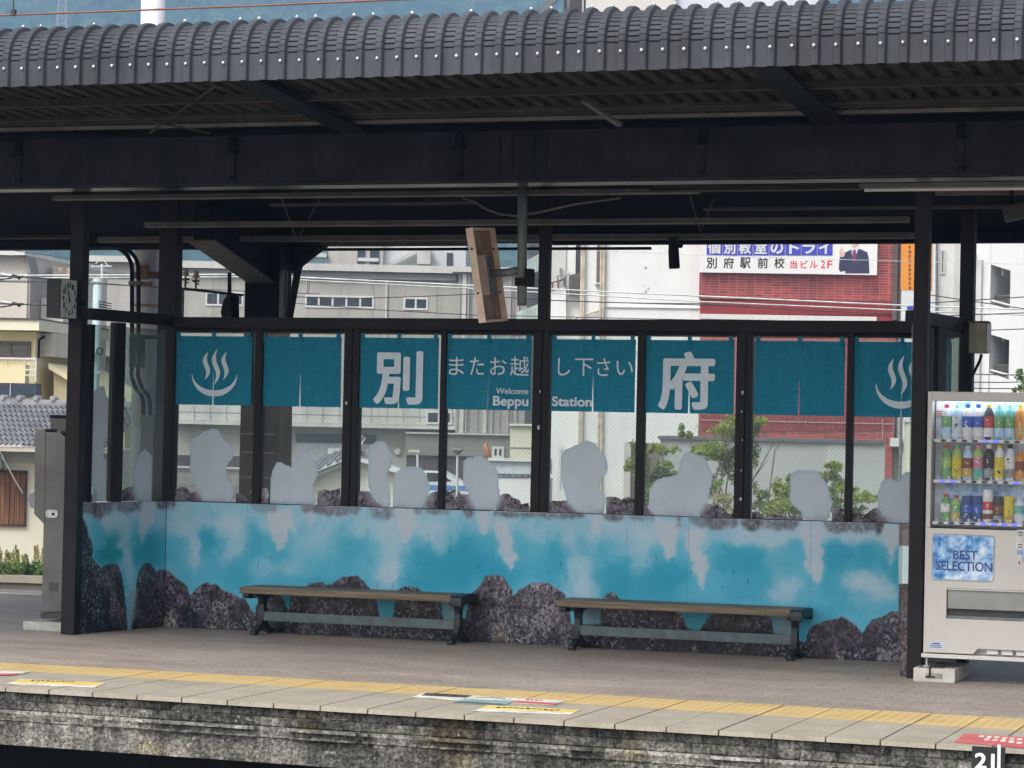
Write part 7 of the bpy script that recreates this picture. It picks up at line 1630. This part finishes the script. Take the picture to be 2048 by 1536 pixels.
for i, y in enumerate((553, 608)):
    p = atd(35, y, 30); t = thing("strain_clamp", p, ("dark strain clamp on the wire above the yellow house roof", "dark strain clamp on the wire at the height of the clock's foot")[i], "clamp", "strain clamps on the left wires")
    F3 = Fac.far(35, 30, 19); mb = MB(); F3.polyx(mb, [(24, y - 3), (28, y - 4), (36, y - 2), (47, y - 2), (47, y + 2), (41, y + 3), (38, y + 7), (35, y + 3), (24, y + 2)], -.02, .02); mb.build("clamp", M['steel'], t)
    mb = MB(); mb.tube([F3.px(2, y - 5, 0), F3.px(24, y, 0)], .02, 8); mb.build("insulator", M['frame'], t); mb = MB(); mb.tube([F3.px(24, y + 3, 0), F3.px(-20, y + 9, 0)], .008, 5); mb.build("tail", WIRE_D, t)
o = MB(); o.tube([at(-300, 42, 12.6), at(0, 31, 12.6), at(500, 12, 12.6), at(1000, -9, 12.6), at(2200, -70, 12.6)], .0055, 6); o = o.build("contact_wire", RUSTW); tag(o, "rust brown overhead contact wire crossing above the curved eave", "wire")
o = MB(); p = at(27, 30, 12.6); o.tube([p, at(27, -40, 12.6)], .004, 5); o.box(p.x - .012, p.x + .012, p.y - .012, p.y + .012, p.z - .004, p.z + .03); o = o.build("wire_dropper", WIRE_D); tag(o, "thin dropper with clip holding the contact wire, top left", "wire")
# lamp post, car
lp_ = Fac.far(914, 118, 19)
sl_ = thing("street_lamp", lp_.pt(lp_.uz(913, 1000)[0], GZ), "slender street lamp with a flat round head before the taupe wall", "street lamp")
mb = MB(); mb.tube([(lp_.px(914, 990).x, lp_.px(914, 990).y, GZ), lp_.px(915, 908)], .055, 8); mb.build("pole", M['frame'], sl_); c_ = lp_.px(915, 906); mb = MB(); mb.lathe(c_, [(.05, -.1), (.12, 0), (.20, .05), (.22, .10), (.30, .12), (.28, .18), (.04, .22)], 12); mb.build("lamp_head", CONC_D, sl_)
cl = Fac.far(828, 118, 19); s5 = thing("street_lamp", cl.pt(cl.uz(835, 1000)[0], GZ), "white bent top lamp pole above the parked car", "street lamp")
mb = MB(); mb.tube([(cl.px(836, 990).x, cl.px(836, 990).y, GZ), cl.px(835, 908), cl.px(826, 900)], .06, 6); mb.build("pole", M['frame'], s5); mb = MB(); mb.obox(cl.px(828, 902), cl.e, cl.n, (0, 0, 1), .25, .1, .05); mb.build("lamp_head", M['frame'], s5)
cp_ = thing("copper_figure", T_.px(980, 930), "slim copper coloured upright ornament left of the cream tank hut", "ornament")
mb = MB(); P = [T_.px(x, y, .6) for x, y in ((982, 940), (980, 915), (977, 900), (974, 890), (979, 884))]; P.insert(0, Vector((P[0].x, P[0].y, GZ))); mb.tube(P, [.06, .07, .10, .13, .08, .03], 8); mb.build("figure", mat("copper", (.42, .17, .09), .4, .3, .3, 6), cp_, smooth=True)
CARf = Fac.far(860, 122, 12.0)
car = thing("parked_car", CARf.pt(CARf.uz(860, 1000)[0], GZ), "white and blue parked car below the 別 and また curtains", "car")
uc, _ = CARf.uz(858, 950)
def cpts(pts, d): return [CARf.pt(uc + x, GZ + z, d) for x, z in pts]
bodyp = [(-2.15, .30), (-2.2, .62), (-2.1, .86), (-1.3, .96), (-.75, 1.38), (-.5, 1.46), (.75, 1.45), (1.5, 1.02), (2.05, .86), (2.2, .60), (2.15, .30)]
cw_ = mat("car white", (.66, .68, .70), .25, 0, .03); mb = MB(); mb.prism(cpts(bodyp, .85), -CARf.n * 1.7); mb.build("body", cw_, car, bevel=.05)
mb = MB(); mb.prism(cpts([(-1.15, .97), (-.7, 1.34), (-.05, 1.38), (-.05, .97)], .851), CARf.n * .02); mb.prism(cpts([(.03, .97), (.03, 1.38), (.68, 1.36), (1.2, 1.0)], .851), CARf.n * .02); mb.build("side_window", M['win'], car)
mb = MB(); mb.prism(cpts([(-2.16, .58), (-2.12, .82), (2.08, .80), (2.16, .58)], .851), CARf.n * .012); mb.build("side_stripe", mat("car blue", (.10, .22, .50), .3), car)
for x in (-1.35, 1.35):
    mb = MB(); c_ = CARf.pt(uc + x, GZ + .31, .80); mb.tube([c_, c_ + CARf.n * .08], .31, 18); w_ = mb.build("wheel", M['black'], car); mb = MB(); mb.tube([c_ + CARf.n * .081, c_ + CARf.n * .095], .19, 14); mb.build("hub_cap", M['greysteel'], w_)
for x in (-2.12, 2.12):
    mb = MB(); CARf.ubox(mb, uc + x - .06, GZ + .66, uc + x + .06, GZ + .78, .5, .86); mb.build("lamp", M['frame'] if x > 0 else R_ST, car)

# ---- wooded hill far behind, with a lattice tower
fh = np.array([fw[0], fw[1]]); fh /= np.linalg.norm(fh); eh = np.array([fh[1], -fh[0]])
ss = np.arange(-330, 330, 3.2); tt = np.arange(900, 1750, 3.6); SS, TT = np.meshgrid(ss, tt)
ridge = 0.36 + .05 * fbm(SS / 160 + 3, TT / 400, 201, 3)
Zh = GZ + (TT - 900) * ridge * 1.05 + 40 * (fbm(SS / 120, TT / 160, 211, 4) - .5) * np.clip((TT - 900) / 150, 0, 1)
cell = fbm(SS / 9, TT / 11, 221, 2); Zh = Zh + 9 * np.abs(cell - .5) * 2 + 5 * fbm(SS / 4.5, TT / 5, 231, 2)
Ph = np.stack([eh[0] * SS + fh[0] * TT, eh[1] * SS + fh[1] * TT, Zh], -1).reshape(-1, 3); ids = np.arange(SS.size).reshape(SS.shape)
Fh = np.stack([ids[:-1, :-1], ids[:-1, 1:], ids[1:, 1:], ids[1:, :-1]], -1).reshape(-1, 4)
hm = NT("forest canopy"); hn = hm.noise(hm.geo(), .09, 5, .7); hn2 = hm.noise(hm.geo(), .012, 3, .6)
hm.col(hm.mix(hm.ramp(hn2, [(.40, 0.0), (.62, 1.0)]), hm.ramp(hn, [(.3, (.010, .022, .010)), (.7, (.085, .14, .045))]), hm.ramp(hn, [(.3, (.016, .036, .016)), (.7, (.13, .19, .07))]))); hm.p.inputs["Roughness"].default_value = .9; hm.p.inputs["Specular IOR Level"].default_value = .1
me = bpy.data.meshes.new("hill"); me.from_pydata([tuple(v) for v in Ph], [], [tuple(map(int, f)) for f in Fh]); hill = link("hill", me, hm.m, None, (0, 0, 0)); tag(hill, kind="structure")
tp = atd(124, 55, 1180.0)
tw = thing("pylon", (tp.x, tp.y, tp.z - 8), "thin pale lattice pylon standing on the wooded hill", "pylon")
mb = MB(); hgt = 40; e_ = Vector((eh[0], eh[1], 0)); f_ = Vector((fh[0], fh[1], 0)); b0_ = Vector((tp.x, tp.y, tp.z - 8))
def leg(i, j, f): w = 2.6 * (1 - .75 * f) ; return b0_ + e_ * w * i + f_ * w * j + Vector((0, 0, hgt * f))
for i, j in ((1, 1), (1, -1), (-1, -1), (-1, 1)): mb.bar(leg(i, j, 0), leg(i, j, 1), .28, .28)
for k in range(8):
    f0, f1 = k / 8, (k + 1) / 8
    for (a, b) in (((1, -1), (-1, -1)), ((1, 1), (-1, 1)), ((1, 1), (1, -1)), ((-1, 1), (-1, -1))): mb.bar(leg(*a, f0), leg(*b, f1), .18, .18); mb.bar(leg(*b, f0), leg(*a, f1), .18, .18); mb.bar(leg(*a, f0), leg(*b, f0), .18, .18)
mb.build("lattice", mat("pale pylon steel", (.50, .44, .42), .6), tw)

# ================================================================== the hazy, rainy air
mb = MB(); mb.box(-900, 500, -40, 1900, -2.6, 420); hz = mb.build("haze", bpy.data.materials.new("haze air"))
hm_ = hz.data.materials[0]; hm_.use_nodes = True; nt = hm_.node_tree
for n_ in list(nt.nodes):
    if n_.type == 'BSDF_PRINCIPLED': nt.nodes.remove(n_)
pv_ = nt.nodes.new("ShaderNodeVolumePrincipled"); pv_.inputs["Color"].default_value = (.38, .64, 1.0, 1); pv_.inputs["Density"].default_value = 0.0006
nt.links.new(pv_.outputs[0], [n_ for n_ in nt.nodes if n_.type == 'OUTPUT_MATERIAL'][0].inputs["Volume"])
tag(hz, kind="stuff")
